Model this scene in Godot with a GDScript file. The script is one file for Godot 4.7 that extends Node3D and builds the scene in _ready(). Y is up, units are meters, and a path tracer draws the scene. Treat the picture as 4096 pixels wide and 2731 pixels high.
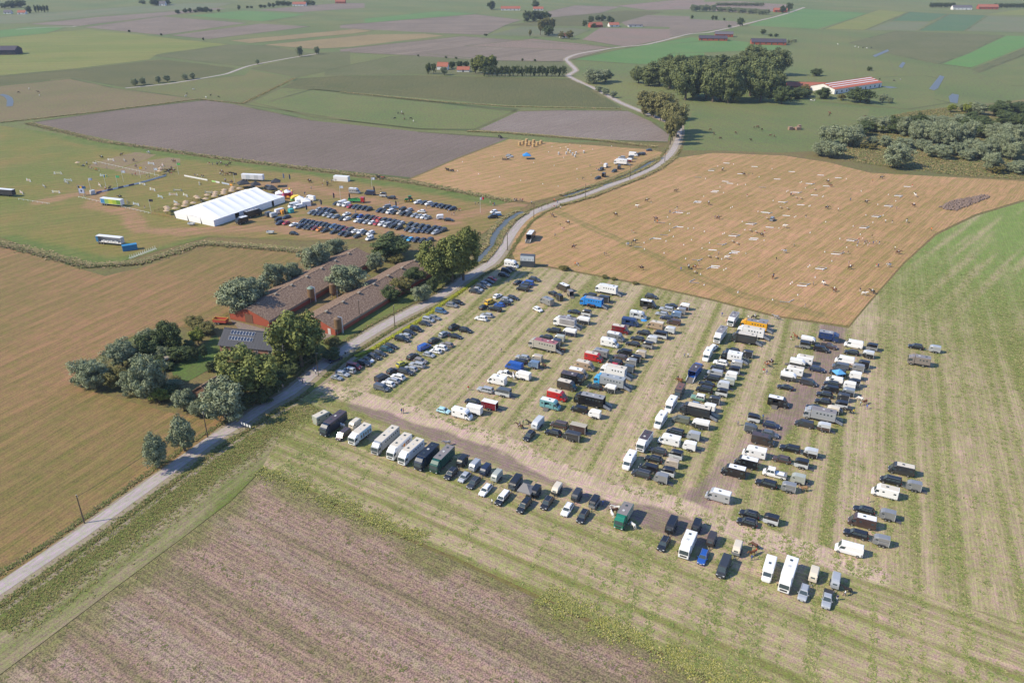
extends Node3D
# Aerial view of a riding event on farmland: parked cars and horse boxes, dressage arena, marquee and farm.

const CAM_H := 120.0
const WARM := 1.25          # photograph brightness over albedo

var rng := RandomNumberGenerator.new()
var mats := {}
var meshes := {}
var counts := {}
var noise_a := FastNoiseLite.new()
var noise_b := FastNoiseLite.new()
var noise_c := FastNoiseLite.new()
var textures := {}

func _ready():
	rng.seed = 7
	# ---- camera
	var cam := Camera3D.new()
	cam.name = "camera"
	cam.position = Vector3(0, CAM_H, 0)
	cam.rotation_degrees = Vector3(-26.213, 0, 0)
	cam.fov = 46.218
	cam.near = 1.0
	cam.far = 20000.0
	add_child(cam)
	# ---- sky, air, exposure
	var env := Environment.new()
	env.background_mode = Environment.BG_SKY
	var sky_mat := ProceduralSkyMaterial.new()
	sky_mat.sky_top_color = Color(0.34, 0.48, 0.70)
	sky_mat.sky_horizon_color = Color(0.78, 0.83, 0.88)
	sky_mat.sky_energy_multiplier = 1.05
	sky_mat.sky_curve = 0.12
	sky_mat.ground_horizon_color = Color(0.55, 0.58, 0.55)
	sky_mat.ground_bottom_color = Color(0.30, 0.30, 0.24)
	var sky := Sky.new()
	sky.sky_material = sky_mat
	env.sky = sky
	env.tonemap_mode = Environment.TONE_MAPPER_LINEAR
	env.tonemap_exposure = 1.47
	env.fog_enabled = true
	env.fog_density = 0.00007
	env.fog_light_color = Color(0.78, 0.84, 0.92)
	env.sdfgi_enabled = true
	env.ssao_enabled = true
	env.ssil_enabled = true
	var we := WorldEnvironment.new()
	we.name = "world_environment"
	we.environment = env
	add_child(we)
	# ---- sun: shadows fall to the right and slightly away
	var sun := DirectionalLight3D.new()
	sun.name = "sun"
	sun.light_energy = 1.32
	sun.light_color = Color(1.0, 0.955, 0.87)
	sun.light_angular_distance = 0.5
	sun.shadow_enabled = true
	var e := deg_to_rad(41.0)
	var dir := Vector3(0.968 * cos(e), -sin(e), -0.25 * cos(e))
	sun.look_at_from_position(Vector3.ZERO, dir, Vector3.UP)
	add_child(sun)
	# ---- the scene
	setup_noise()
	make_textures()
	build_ground()
	build_roads()
	build_water()
	build_vegetation()
	build_trees()
	build_farm()
	build_far_farms()
	build_vehicles()
	build_event()
	build_arena()
	build_driving()
	build_figures()
	build_poles()

# ---------------------------------------------------------------- helpers
func setup_noise():
	noise_a.seed = 3; noise_a.frequency = 0.012; noise_a.fractal_octaves = 4
	noise_b.seed = 11; noise_b.frequency = 0.06; noise_b.fractal_octaves = 3
	noise_c.seed = 23; noise_c.frequency = 0.35; noise_c.fractal_octaves = 2

func ph(r: float, g: float, b: float) -> Color:   # colour read off the photograph, as albedo
	var c := Color(r / 255.0, g / 255.0, b / 255.0).srgb_to_linear()
	return Color(c.r / WARM, c.g / WARM, c.b / WARM)

func pts(s: String) -> PackedVector2Array:
	var r := PackedVector2Array()
	for t in s.split(";"):
		var a := t.split(",")
		r.append(Vector2(float(a[0]), float(a[1])))
	return r

func mat(key: String, c: Color, rough := 0.8, metal := 0.0, coat := 0.0) -> StandardMaterial3D:
	if mats.has(key):
		return mats[key]
	var m := StandardMaterial3D.new()
	m.albedo_color = c.linear_to_srgb()
	m.roughness = rough
	m.metallic = metal
	if coat > 0.0:
		m.clearcoat_enabled = true
		m.clearcoat = coat
		m.clearcoat_roughness = 0.08
	mats[key] = m
	return m

func vmat(key: String, tex: Texture2D, rough := 0.95) -> StandardMaterial3D:
	if mats.has(key):
		return mats[key]
	var m := StandardMaterial3D.new()
	m.vertex_color_use_as_albedo = true
	m.roughness = rough
	if tex:
		m.albedo_texture = tex
	mats[key] = m
	return m

func numbered(n: String) -> String:
	var k: int = counts.get(n, 0)
	counts[n] = k + 1
	return n if k == 0 else "%s_%03d" % [n, k]

func tag(o: Node, label: String, category: String, group := "", kind := ""):
	if label: o.set_meta("label", label)
	if category: o.set_meta("category", category)
	if group: o.set_meta("group", group)
	if kind: o.set_meta("kind", kind)

func thing(n: String, label: String, category: String, at := Vector3.ZERO, turn := 0.0, group := "") -> Node3D:
	var o := Node3D.new()
	o.name = numbered(n)
	add_child(o)
	o.position = at
	o.rotation.y = turn
	tag(o, label, category, group)
	return o

func solo(n: String, m: Mesh, material: Material, at := Vector3.ZERO, turn := 0.0) -> MeshInstance3D:
	var o := MeshInstance3D.new()
	o.name = numbered(n)
	o.mesh = m
	o.material_override = material
	add_child(o)
	o.position = at
	o.rotation.y = turn
	return o

func part(parent: Node, n: String, m: Mesh, material: Material, at := Vector3.ZERO) -> MeshInstance3D:
	var o := MeshInstance3D.new()
	o.name = n
	o.mesh = m
	o.material_override = material
	o.position = at
	parent.add_child(o, true)
	return o

func heading(a: float) -> float:                    # compass-like angle (0 = away from camera) to rotation.y for a +X front
	return deg_to_rad(90.0 - a)

func ordinal(k: int) -> String:
	var small := ["zeroth", "first", "second", "third", "fourth", "fifth", "sixth", "seventh", "eighth", "ninth", "tenth", "eleventh", "twelfth", "thirteenth", "fourteenth", "fifteenth", "sixteenth", "seventeenth", "eighteenth", "nineteenth", "twentieth"]
	if k <= 20:
		return small[k]
	var tens := ["", "", "twenty", "thirty", "forty", "fifty", "sixty", "seventy", "eighty", "ninety"]
	var tenth := ["", "", "twentieth", "thirtieth", "fortieth", "fiftieth", "sixtieth", "seventieth", "eightieth", "ninetieth"]
	if k > 99:
		return "hundred and " + ordinal(k - 100) if k > 100 else "hundredth"
	if k % 10 == 0:
		return tenth[k / 10]
	return tens[k / 10] + "-" + small[k % 10]

class MB:
	var v := PackedVector3Array()
	var n := PackedVector3Array()
	var c := PackedColorArray()
	var col := Color.WHITE
	var colored := false
	func tri(a: Vector3, b: Vector3, d: Vector3):      # counter-clockwise seen from outside
		var nn := (b - a).cross(d - a).normalized()
		v.append(a); v.append(d); v.append(b)
		n.append(nn); n.append(nn); n.append(nn)
		if colored:
			c.append(col); c.append(col); c.append(col)
	func quad(a: Vector3, b: Vector3, d: Vector3, e: Vector3):
		tri(a, b, d); tri(a, d, e)
	func box(p: Vector3, s: Vector3, b := Basis.IDENTITY):
		var h := s * 0.5
		var q := []
		for i in 8:
			q.append(p + b * Vector3(h.x if i & 1 else -h.x, h.y if i & 2 else -h.y, h.z if i & 4 else -h.z))
		quad(q[0], q[2], q[3], q[1]); quad(q[4], q[5], q[7], q[6])
		quad(q[0], q[4], q[6], q[2]); quad(q[1], q[3], q[7], q[5])
		quad(q[2], q[6], q[7], q[3]); quad(q[0], q[1], q[5], q[4])
	func bar(a: Vector3, b: Vector3, r: float):        # square bar between two points
		var x := (b - a).normalized()
		var y := (Vector3.UP if absf(x.y) < 0.9 else Vector3.RIGHT).cross(x).normalized()
		var z := x.cross(y)
		box((a + b) * 0.5, Vector3(a.distance_to(b), r, r), Basis(x, y, z))
	func cyl(a: Vector3, b: Vector3, r0: float, r1: float, k := 10, caps := true):
		var x := (b - a).normalized()
		var y := (Vector3.UP if absf(x.y) < 0.9 else Vector3.RIGHT).cross(x).normalized()
		var z := x.cross(y)
		for i in k:
			var t0 := TAU * i / k
			var t1 := TAU * (i + 1) / k
			var d0 := y * cos(t0) + z * sin(t0)
			var d1 := y * cos(t1) + z * sin(t1)
			if r1 > 0.001:
				quad(a + d0 * r0, a + d1 * r0, b + d1 * r1, b + d0 * r1)
			else:
				tri(a + d0 * r0, a + d1 * r0, b)
			if caps:
				tri(a, a + d1 * r0, a + d0 * r0)
				if r1 > 0.001:
					tri(b, b + d0 * r1, b + d1 * r1)
	func loft(s: Array, caps := true):                 # rings of points, each counter-clockwise seen from the front (+x end)
		for i in s.size() - 1:
			var k: int = s[i].size()
			for j in k:
				quad(s[i][j], s[i + 1][j], s[i + 1][(j + 1) % k], s[i][(j + 1) % k])
		if caps:
			var f: Array = s[0]
			for j in range(1, f.size() - 1):
				tri(f[0], f[j], f[j + 1])
			var l: Array = s[-1]
			for j in range(1, l.size() - 1):
				tri(l[0], l[j + 1], l[j])
	func extrude(p: Array, z0: float, z1: float, bevel := 0.06):   # side profile (x, y), counter-clockwise seen from +z, with bevelled rims
		var k := p.size()
		var cx := Vector2.ZERO
		for q in p: cx += q
		cx /= k
		var inn := []
		for q in p:
			var d: Vector2 = cx - q
			inn.append(q + Vector2(signf(d.x) * minf(bevel, absf(d.x)), signf(d.y) * minf(bevel, absf(d.y))))
		var ring := func(src: Array, z: float) -> Array:
			var r := []
			for q in src: r.append(Vector3(q.x, q.y, z))
			return r
		var rings := [ring.call(inn, z0), ring.call(p, z0 + bevel), ring.call(p, z1 - bevel), ring.call(inn, z1)]
		for i in 3:
			for j in k:
				quad(rings[i][j], rings[i][(j + 1) % k], rings[i + 1][(j + 1) % k], rings[i + 1][j])
		var idx := Geometry2D.triangulate_polygon(PackedVector2Array(inn))
		for t in range(0, idx.size(), 3):
			var a: Vector3 = rings[3][idx[t]]
			var b: Vector3 = rings[3][idx[t + 1]]
			var d: Vector3 = rings[3][idx[t + 2]]
			if (b - a).cross(d - a).z < 0.0:
				var w := b; b = d; d = w
			tri(a, b, d)
			a.z = z0; b.z = z0; d.z = z0
			tri(a, d, b)
	func mesh() -> ArrayMesh:
		var m := ArrayMesh.new()
		var arr := []
		arr.resize(Mesh.ARRAY_MAX)
		arr[Mesh.ARRAY_VERTEX] = v
		arr[Mesh.ARRAY_NORMAL] = n
		if colored:
			arr[Mesh.ARRAY_COLOR] = c
		m.add_surface_from_arrays(Mesh.PRIMITIVE_TRIANGLES, arr)
		return m

func cached(key: String, build: Callable) -> Mesh:
	if not meshes.has(key):
		var mb := MB.new()
		build.call(mb)
		meshes[key] = mb.mesh()
	return meshes[key]

func box_mesh(s: Vector3) -> Mesh:
	return cached("box%s" % s, func(mb): mb.box(Vector3.ZERO, s))

# ---------------------------------------------------------------- textures (grain of the ground, mean about 0.8)
func noise_bytes(w: int, h: int, freq: float, sd: int, oct := 3) -> PackedByteArray:
	var f := FastNoiseLite.new()
	f.seed = sd
	f.frequency = freq
	f.fractal_octaves = oct
	var im := f.get_seamless_image(w, h)
	im.convert(Image.FORMAT_L8)
	return im.get_data()

func streak_bytes(w: int, h: int, freq: float, sd: int) -> PackedByteArray:   # noise drawn out along u
	var f := FastNoiseLite.new()
	f.seed = sd
	f.frequency = freq
	f.fractal_octaves = 3
	var im := f.get_seamless_image(24, h)
	im.convert(Image.FORMAT_L8)
	im.resize(w, h, Image.INTERPOLATE_CUBIC)
	return im.get_data()

func make_textures():
	var N := 768
	var fine := noise_bytes(N, N, 0.07, 1, 3)
	var mid := noise_bytes(N, N, 0.02, 2, 4)
	var big := noise_bytes(N, N, 0.006, 5, 3)
	var streak := streak_bytes(N, N, 0.05, 3)
	var streak2 := streak_bytes(N, N, 0.012, 4)
	for kind in ["grass", "mow", "furrow", "crop", "stubble"]:
		var data := PackedByteArray()
		data.resize(N * N * 3)
		for y in N:
			var row := 0.5 + 0.5 * sin(TAU * y * (43.0 if kind == "crop" else 24.0) / N)
			for x in N:
				var i := y * N + x
				var f := (fine[i] - 128) / 128.0
				var m := (mid[i] - 128) / 128.0
				var b := (big[i] - 128) / 128.0
				var s := (streak[i] - 128) / 128.0
				var s2 := (streak2[i] - 128) / 128.0
				var v := 0.88
				var g := 0.0                        # > 0 greener, < 0 drier
				if kind == "grass":
					v += 0.22 * f + 0.14 * m + 0.05 * b
					g = 0.30 * m + 0.25 * b + 0.2 * f
				elif kind == "mow":
					v += 0.18 * f + 0.09 * m + 0.09 * s + 0.03 * s2
					g = -0.2 * s2 - 0.25 * s + 0.25 * b + 0.3 * m
				elif kind == "furrow":
					v += 0.30 * f + 0.14 * m + 0.12 * s - 0.04
					g = 0.35 * m - 0.2 * f - 0.1 * s
				elif kind == "crop":
					v += 0.18 * f + 0.08 * m + 0.10 * s - 0.16 * row
					g = 0.25 * m + 0.3 * row - 0.15
				else:
					v += 0.22 * f + 0.10 * m + 0.06 * s - 0.02
					g = 0.5 * m + 0.4 * f - 0.2 * s + 0.2 * b
				g = clampf(g, -0.6, 0.6)
				v = clampf(v, 0.3, 1.0)
				data[i * 3] = int(255.0 * clampf(v * (1.0 - 0.22 * g), 0.0, 1.0))
				data[i * 3 + 1] = int(255.0 * clampf(v * (1.0 - 0.02 * g), 0.0, 1.0))
				data[i * 3 + 2] = int(255.0 * clampf(v * (1.0 - 0.40 * g), 0.0, 1.0))
		var im := Image.create_from_data(N, N, false, Image.FORMAT_RGB8, data)
		im.generate_mipmaps()
		textures[kind] = ImageTexture.create_from_image(im)

# ---------------------------------------------------------------- ground
func line_dist(p: Vector2, l: PackedVector2Array) -> float:
	var d := 1e9
	for i in l.size() - 1:
		d = minf(d, p.distance_squared_to(Geometry2D.get_closest_point_to_segment(p, l[i], l[i + 1])))
	return sqrt(d)

func sheet(n: String, poly: PackedVector2Array, y: float, cell: float, tex: String, tile: float, angle: float, col: Callable, lbl := "") -> MeshInstance3D:
	var v := PackedVector3Array()
	var c := PackedColorArray()
	var u := PackedVector2Array()
	var idx := PackedInt32Array()
	var lo := poly[0]
	var hi := poly[0]
	for p in poly:
		lo = lo.min(p); hi = hi.max(p)
	var nx := int((hi.x - lo.x) / cell) + 2
	var nz := int((hi.y - lo.y) / cell) + 2
	var edge := {}
	for i in poly.size():
		var a := poly[i]
		var b := poly[(i + 1) % poly.size()]
		var k := int(a.distance_to(b) / (cell * 0.3)) + 2
		for j in k + 1:
			var q := a.lerp(b, float(j) / k)
			edge[Vector2i(int((q.x - lo.x) / cell), int((q.y - lo.y) / cell))] = true
	var ca := cos(deg_to_rad(angle))
	var sa := sin(deg_to_rad(angle))
	var gid := PackedInt32Array()
	gid.resize((nx + 1) * (nz + 1))
	gid.fill(-1)
	var put := func(q: Vector2) -> int:
		v.append(Vector3(q.x, y, q.y))
		c.append(col.call(q))
		u.append(Vector2(q.x * ca + q.y * sa, -q.x * sa + q.y * ca) / tile)
		return v.size() - 1
	for j in nz:
		# spans of full cells along the row: test centres
		for i in nx:
			var o := lo + Vector2(i, j) * cell
			if edge.has(Vector2i(i, j)):
				var sq := PackedVector2Array([o, o + Vector2(cell, 0), o + Vector2(cell, cell), o + Vector2(0, cell)])
				for piece in Geometry2D.intersect_polygons(sq, poly):
					if piece.size() < 3: continue
					var t := Geometry2D.triangulate_polygon(piece)
					var base := v.size()
					for q in piece: put.call(q)
					for k in range(0, t.size(), 3):
						var a: Vector2 = piece[t[k]]
						var b: Vector2 = piece[t[k + 1]]
						var d: Vector2 = piece[t[k + 2]]
						if (b - a).cross(d - a) > 0.0:
							idx.append_array(PackedInt32Array([base + t[k], base + t[k + 1], base + t[k + 2]]))
						else:
							idx.append_array(PackedInt32Array([base + t[k], base + t[k + 2], base + t[k + 1]]))
			elif Geometry2D.is_point_in_polygon(o + Vector2(cell, cell) * 0.5, poly):
				var g := []
				for w in [Vector2i(i, j), Vector2i(i + 1, j), Vector2i(i + 1, j + 1), Vector2i(i, j + 1)]:
					var key: int = w.y * (nx + 1) + w.x
					if gid[key] < 0:
						gid[key] = put.call(lo + Vector2(w) * cell)
					g.append(gid[key])
				idx.append_array(PackedInt32Array([g[0], g[1], g[2], g[0], g[2], g[3]]))
	var nn := PackedVector3Array()
	nn.resize(v.size())
	nn.fill(Vector3.UP)
	var arr := []
	arr.resize(Mesh.ARRAY_MAX)
	arr[Mesh.ARRAY_VERTEX] = v
	arr[Mesh.ARRAY_NORMAL] = nn
	arr[Mesh.ARRAY_COLOR] = c
	arr[Mesh.ARRAY_TEX_UV] = u
	arr[Mesh.ARRAY_INDEX] = idx
	var m := ArrayMesh.new()
	m.add_surface_from_arrays(Mesh.PRIMITIVE_TRIANGLES, arr)
	var o := solo(n, m, vmat("sheet_" + tex, textures.get(tex)))
	o.set_meta("kind", "structure")
	if lbl: o.set_meta("label", lbl)
	return o

var FC := {}      # field colours

func field_color(key: String, q: Vector2, ang: float, broad := false) -> Color:
	var c: Color = FC[key][0]
	var d: Color = FC[key][1]
	var a := deg_to_rad(ang)
	var s := Vector2(q.x * cos(a) + q.y * sin(a), -q.x * sin(a) + q.y * cos(a))
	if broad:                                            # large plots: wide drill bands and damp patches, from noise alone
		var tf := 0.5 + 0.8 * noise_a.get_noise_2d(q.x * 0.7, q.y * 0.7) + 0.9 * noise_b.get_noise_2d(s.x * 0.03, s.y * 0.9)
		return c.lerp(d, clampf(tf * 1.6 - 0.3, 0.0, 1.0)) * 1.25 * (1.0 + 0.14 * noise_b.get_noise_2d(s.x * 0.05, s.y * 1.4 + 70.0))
	var t := 0.5 + 0.85 * noise_a.get_noise_2d(q.x, q.y) + 0.3 * noise_b.get_noise_2d(s.x * 0.10, s.y * 3.4) + 0.3 * noise_b.get_noise_2d(s.x * 0.25, s.y * 9.0)
	return c.lerp(d, clampf(t, 0.0, 1.0)) * 1.25

func build_ground():
	FC = {
		"tan": [ph(150, 118, 76), ph(130, 114, 62)], "furrow": [ph(170, 142, 122), ph(154, 130, 108)], "straw": [ph(182, 146, 100), ph(166, 136, 84)],
		"olive": [ph(130, 124, 56), ph(140, 122, 66)], "plough": [ph(134, 118, 106), ph(124, 110, 96)], "meadow": [ph(104, 118, 64), ph(120, 122, 70)],
		"palesoil": [ph(150, 136, 124), ph(140, 124, 112)], "wetgrass": [ph(112, 112, 64), ph(136, 120, 76)], "maize": [ph(104, 108, 58), ph(116, 114, 64)],
		"maizelight": [ph(110, 116, 66), ph(122, 122, 76)], "mauve": [ph(146, 130, 112), ph(132, 118, 100)], "pinksoil": [ph(152, 128, 112), ph(142, 126, 108)],
		"fieldgreen": [ph(92, 130, 64), ph(106, 134, 70)], "greygreen": [ph(112, 122, 82), ph(122, 122, 88)], "lime": [ph(122, 130, 60), ph(134, 134, 68)],
		"lime2": [ph(96, 138, 66), ph(104, 138, 70)], "rough": [ph(118, 112, 70), ph(132, 116, 80)], "olive2": [ph(112, 116, 66), ph(122, 118, 70)],
		"strawlight": [ph(162, 142, 98), ph(150, 132, 90)], "darkgreen": [ph(84, 114, 72), ph(92, 116, 74)], "verge": [ph(108, 108, 58), ph(134, 112, 70)],
		"sand": [ph(150, 130, 98), ph(140, 122, 86)],
	}
	# far country: pasture to the horizon, one sheet
	var far := PackedVector2Array([Vector2(-9000, 200), Vector2(9000, 200), Vector2(9000, -14000), Vector2(-9000, -14000)])
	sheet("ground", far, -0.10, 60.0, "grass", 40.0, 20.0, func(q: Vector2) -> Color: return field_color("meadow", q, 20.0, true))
	sheet("rough_grass", PackedVector2Array([Vector2(-420, 60), Vector2(420, 60), Vector2(420, -520), Vector2(120, -560), Vector2(-120, -540), Vector2(-420, -520)]), -0.094, 8.0, "grass", 30.0, 20.0, func(q: Vector2) -> Color: return field_color("verge", q, 20.0))
	var y := -0.085
	for f in FIELDS:
		var poly := pts(f[4])
		var area := 0.0
		for i in poly.size():
			area += poly[i].cross(poly[(i + 1) % poly.size()])
		area = absf(area) * 0.5
		var cell := clampf(sqrt(area) / 110.0, 1.4, 20.0)
		var key: String = f[1]
		var ang: float = f[3]
		if f[0] == "event_meadow":
			sheet(f[0], poly, -0.008, 1.6, f[2], 26.0, ang, event_color)
		elif f[0] == "furrow_field":
			var rim := PackedVector2Array(poly)
			rim.append(poly[0])
			sheet(f[0], poly, -0.010, 1.2, f[2], 26.0, ang, func(q: Vector2) -> Color:
				var c := field_color("furrow", q, 32.0)
				var s := Vector2(q.x * 0.848 + q.y * 0.53, -q.x * 0.53 + q.y * 0.848)
				var row := noise_b.get_noise_2d(s.x * 0.06, s.y * 2.4)
				c = c.lerp(ph(112, 112, 66) * 1.25, clampf((row - 0.16) * 4.0, 0.0, 0.5))
				c = c.lerp(ph(168, 148, 128) * 1.25, clampf((-row - 0.12) * 4.0, 0.0, 0.6))
				var d := line_dist(q, rim) + 8.0 * noise_b.get_noise_2d(q.x, q.y)
				c = c.lerp(ph(128, 124, 72) * 1.25, clampf((7.0 - d) * 0.16, 0.0, 0.85))
				return c * (1.0 + 0.15 * noise_c.get_noise_2d(q.x, q.y)))
		elif f[0] == "arena_field":
			var trail := pts(ARENATRACK)
			sheet(f[0], poly, -0.010, 1.7, f[2], 30.0, ang, func(q: Vector2) -> Color:
				var c := field_color("straw", q, 40.0)
				var d := line_dist(q, trail) + 1.2 * noise_b.get_noise_2d(q.x, q.y)
				var g := clampf(1.5 - absf(d - 1.6) * 0.9, 0.0, 1.0) * 0.6
				return c.lerp(ph(124, 120, 62) * 1.25, g))
		else:
			y += 0.0011
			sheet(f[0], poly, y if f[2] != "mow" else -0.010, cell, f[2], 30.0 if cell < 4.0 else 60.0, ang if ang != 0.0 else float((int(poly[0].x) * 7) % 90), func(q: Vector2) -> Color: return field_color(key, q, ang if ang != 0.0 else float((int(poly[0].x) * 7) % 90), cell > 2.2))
	for f in FIELDS:
		var poly := pts(f[4])
		if poly[0].y > -560.0: continue
		var mb := MB.new()
		mb.colored = true
		for i in poly.size():
			if (i * 7 + int(poly[i].x)) % 5 == 0: continue
			var a := poly[i]
			var b := poly[(i + 1) % poly.size()]
			if absf(a.angle_to(b)) < 0.012: continue
			var side := Vector2(-(b - a).y, (b - a).x).normalized()
			var k := int(a.distance_to(b) / 25.0) + 1
			for j in k:
				var w := 1.3 + 1.2 * absf(noise_b.get_noise_2d(a.x + j * 30.0, a.y))
				var p := a.lerp(b, float(j) / k)
				var q := a.lerp(b, float(j + 1) / k)
				mb.col = ph(82, 94, 52).lerp(ph(112, 108, 66), 0.5 + noise_b.get_noise_2d(p.x, p.y))
				mb.quad(Vector3(p.x - side.x * w, 0.0, p.y - side.y * w), Vector3(p.x + side.x * w, 0.0, p.y + side.y * w), Vector3(q.x + side.x * w, 0.0, q.y + side.y * w), Vector3(q.x - side.x * w, 0.0, q.y - side.y * w))
		if mb.v.is_empty(): continue
		var o := solo("field_ditch", mb.mesh(), vmat("ditch_grass", null))
		o.set_meta("kind", "structure")
	build_parking()
	var near_road := pts(ROAD).slice(0, 12)
	sheet("grass_strip", pts(ROADSTRIP), -0.006, 1.5, "stubble", 24.0, -64.0, func(q: Vector2) -> Color:
		var a := deg_to_rad(26.0)
		var t := 0.45 + 1.1 * noise_b.get_noise_2d((q.x * sin(a) - q.y * cos(a)) * 0.1, (q.x * cos(a) + q.y * sin(a)) * 2.2) + 0.5 * noise_a.get_noise_2d(q.x * 2.0, q.y * 2.0)
		t += 0.7 * (1.0 - smoothstep(8.0, 15.0, line_dist(q, near_road)))
		return ph(164, 148, 116).lerp(ph(112, 122, 54), clampf(t, 0.0, 1.0)) * 1.25)
	sheet("sand_ring", pts(SANDRING1), -0.002, 2.0, "grass", 22.0, 10.0, func(q: Vector2) -> Color: return field_color("sand", q, 10.0))
	sheet("sand_ring", pts(SANDRING2), -0.002, 2.0, "grass", 22.0, 10.0, func(q: Vector2) -> Color: return field_color("sand", q, 10.0))
	sheet("farm_yard", pts(YARD), -0.03, 2.0, "grass", 18.0, 10.0, func(q: Vector2) -> Color: return field_color("palesoil", q, 10.0))
	sheet("lawn", pts(GARDEN), -0.03, 2.0, "grass", 18.0, 10.0, func(q: Vector2) -> Color: return ph(84, 110, 42).lerp(ph(96, 112, 50), 0.5 + noise_b.get_noise_2d(q.x, q.y)) * 1.25)
	sheet("lawn", pts(VERGE_FARM), -0.03, 2.0, "grass", 18.0, 10.0, func(q: Vector2) -> Color: return ph(92, 112, 48).lerp(ph(112, 112, 56), 0.5 + noise_b.get_noise_2d(q.x, q.y)) * 1.25)

var track_line: PackedVector2Array
var soil_line: PackedVector2Array
var soil2_line: PackedVector2Array
var dirt_lines := []
var ditch_a: PackedVector2Array
var ditch_d: PackedVector2Array

func parking_green(q: Vector2) -> float:             # 0 dry straw .. 1 green regrowth
	var a := deg_to_rad(23.0)
	var r := Vector2(q.x * sin(a) - q.y * cos(a), q.x * cos(a) + q.y * sin(a))   # along the rows, across the rows
	var st := noise_b.get_noise_2d(r.x * 0.035, r.y * 5.0)
	var t := 0.30 + 0.4 * noise_a.get_noise_2d(q.x * 2.2, q.y * 2.2) + 1.7 * st * (1.0 - 0.5 * smoothstep(50.0, 130.0, q.x))
	# greener to the right, beyond the last row
	t += 0.55 * smoothstep(120.0, 200.0, q.x - (q.y + 200.0) * 0.25)
	t += 0.5 * smoothstep(-300.0, -420.0, q.y) * smoothstep(90.0, 150.0, q.x)
	# corner by the road is grassy
	t += 0.35 * smoothstep(-30.0, -70.0, q.x) * smoothstep(-215.0, -190.0, q.y)
	return clampf(t, 0.0, 1.0)

func parking_bare(q: Vector2) -> float:
	var w := 1.3 * noise_b.get_noise_2d(q.x * 1.5, q.y * 1.5)
	var d := minf(line_dist(q, soil_line) * 0.85, line_dist(q, soil2_line) * 0.9)
	return clampf((4.3 - d + w) * 0.8, 0.0, 1.0)

func parking_worn(q: Vector2, low := false) -> float:              # driven lanes
	var d := line_dist(q, track_line) + 1.4 * noise_b.get_noise_2d(q.x, q.y)
	var t := clampf((3.9 - d) * 1.1, 0.0, 1.2)
	if low: return t
	var a := deg_to_rad(23.0)
	var across := q.x * cos(a) + q.y * sin(a)
	for l in [-124.0, -101.0, -71.5, -42.0, -14.0, 14.0]:
		var dd := absf(across - l) + 2.0 * noise_b.get_noise_2d(q.x * 0.6, q.y * 0.6)
		t = maxf(t, clampf((3.6 - dd) * 0.25, 0.0, 0.45))
	return t

func build_parking():
	track_line = pts(TRACK)
	soil_line = pts(SOIL)
	soil2_line = pts(SOIL2)
	var straw := ph(184, 166, 128)
	var green := ph(136, 136, 72)
	var lush := ph(128, 148, 72)
	var soil := ph(146, 126, 112)
	var dust := ph(206, 182, 154)
	var col := func(q: Vector2, low: bool) -> Color:
		var g := parking_green(q)
		if low:                                          # below the track the drill rows run the other way
			var r := Vector2(q.x * 0.848 + q.y * 0.53, -q.x * 0.53 + q.y * 0.848)
			g = clampf(0.36 + 0.55 * noise_a.get_noise_2d(q.x * 2.2, q.y * 2.2) + 1.3 * noise_b.get_noise_2d(r.x * 0.035, r.y * 5.0) + 0.3 * smoothstep(-10.0, -60.0, q.x), 0.0, 1.0)
		var c := straw.lerp(green, g)
		var l := smoothstep(110.0, 175.0, q.x) * smoothstep(-210.0, -330.0, q.y)
		var e := Vector2(q.x * 0.67 - q.y * 0.74, q.x * 0.74 + q.y * 0.67)
		var pale := clampf(noise_b.get_noise_2d(e.x * 0.12, e.y * 2.6) * 2.4, 0.0, 1.0)
		c = c.lerp(lush.lerp(straw, pale * 0.7), l * (0.45 + 0.5 * g))
		c = c.lerp(soil, parking_bare(q) * 0.9)
		c = c.lerp(dust, minf(parking_worn(q, low) * 0.85, 0.95))
		c = c * (1.0 + 0.10 * noise_c.get_noise_2d(q.x, q.y) + 0.12 * noise_b.get_noise_2d(q.x * 2.0, q.y * 2.0))
		return c * 1.25
	sheet("parking_field", pts(PARKING), 0.0, 0.95, "stubble", 21.0, -67.0, func(q: Vector2) -> Color: return col.call(q, false))
	sheet("parking_field_edge", pts(PARK_LOW), 0.004, 0.95, "stubble", 23.0, 32.0, func(q: Vector2) -> Color: return col.call(q, true))

func event_color(q: Vector2) -> Color:
	if dirt_lines.is_empty():
		for s in [DIRT_EVENT, DIRT_EVENT2, DIRT_EVENT3, DIRT_EVENT4]:
			dirt_lines.append(pts(s))
		ditch_a = pts(DITCH_A)
		ditch_d = pts(DITCH_D)
	var c := field_color("olive", q, -70.0)
	var t := 0.5 + noise_a.get_noise_2d(q.x * 1.6 + 400.0, q.y * 1.6)
	c = c.lerp(ph(112, 122, 54) * 1.25, clampf(t * smoothstep(-150.0, -260.0, q.x), 0.0, 0.8))
	c = c.lerp(ph(150, 122, 80) * 1.25, 0.75 * smoothstep(-200.0, -120.0, q.x) * clampf(0.6 + noise_b.get_noise_2d(q.x * 0.5, q.y * 0.5), 0.0, 1.0))
	var w := 2.5 * noise_b.get_noise_2d(q.x * 0.7, q.y * 0.7)
	var gd := minf(line_dist(q, ditch_a), line_dist(q, ditch_d) * 0.8) + w
	c = c.lerp(ph(92, 114, 44).lerp(ph(112, 122, 56), 0.5 + noise_b.get_noise_2d(q.x * 2.0, q.y * 2.0)) * 1.25, clampf((13.0 - gd) * 0.2, 0.0, 0.9))
	for l in dirt_lines:
		var d := line_dist(q, l) + w
		c = c.lerp(ph(164, 128, 92) * 1.25, clampf((6.5 - d) * 0.25, 0.0, 0.85))
	return c

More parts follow.
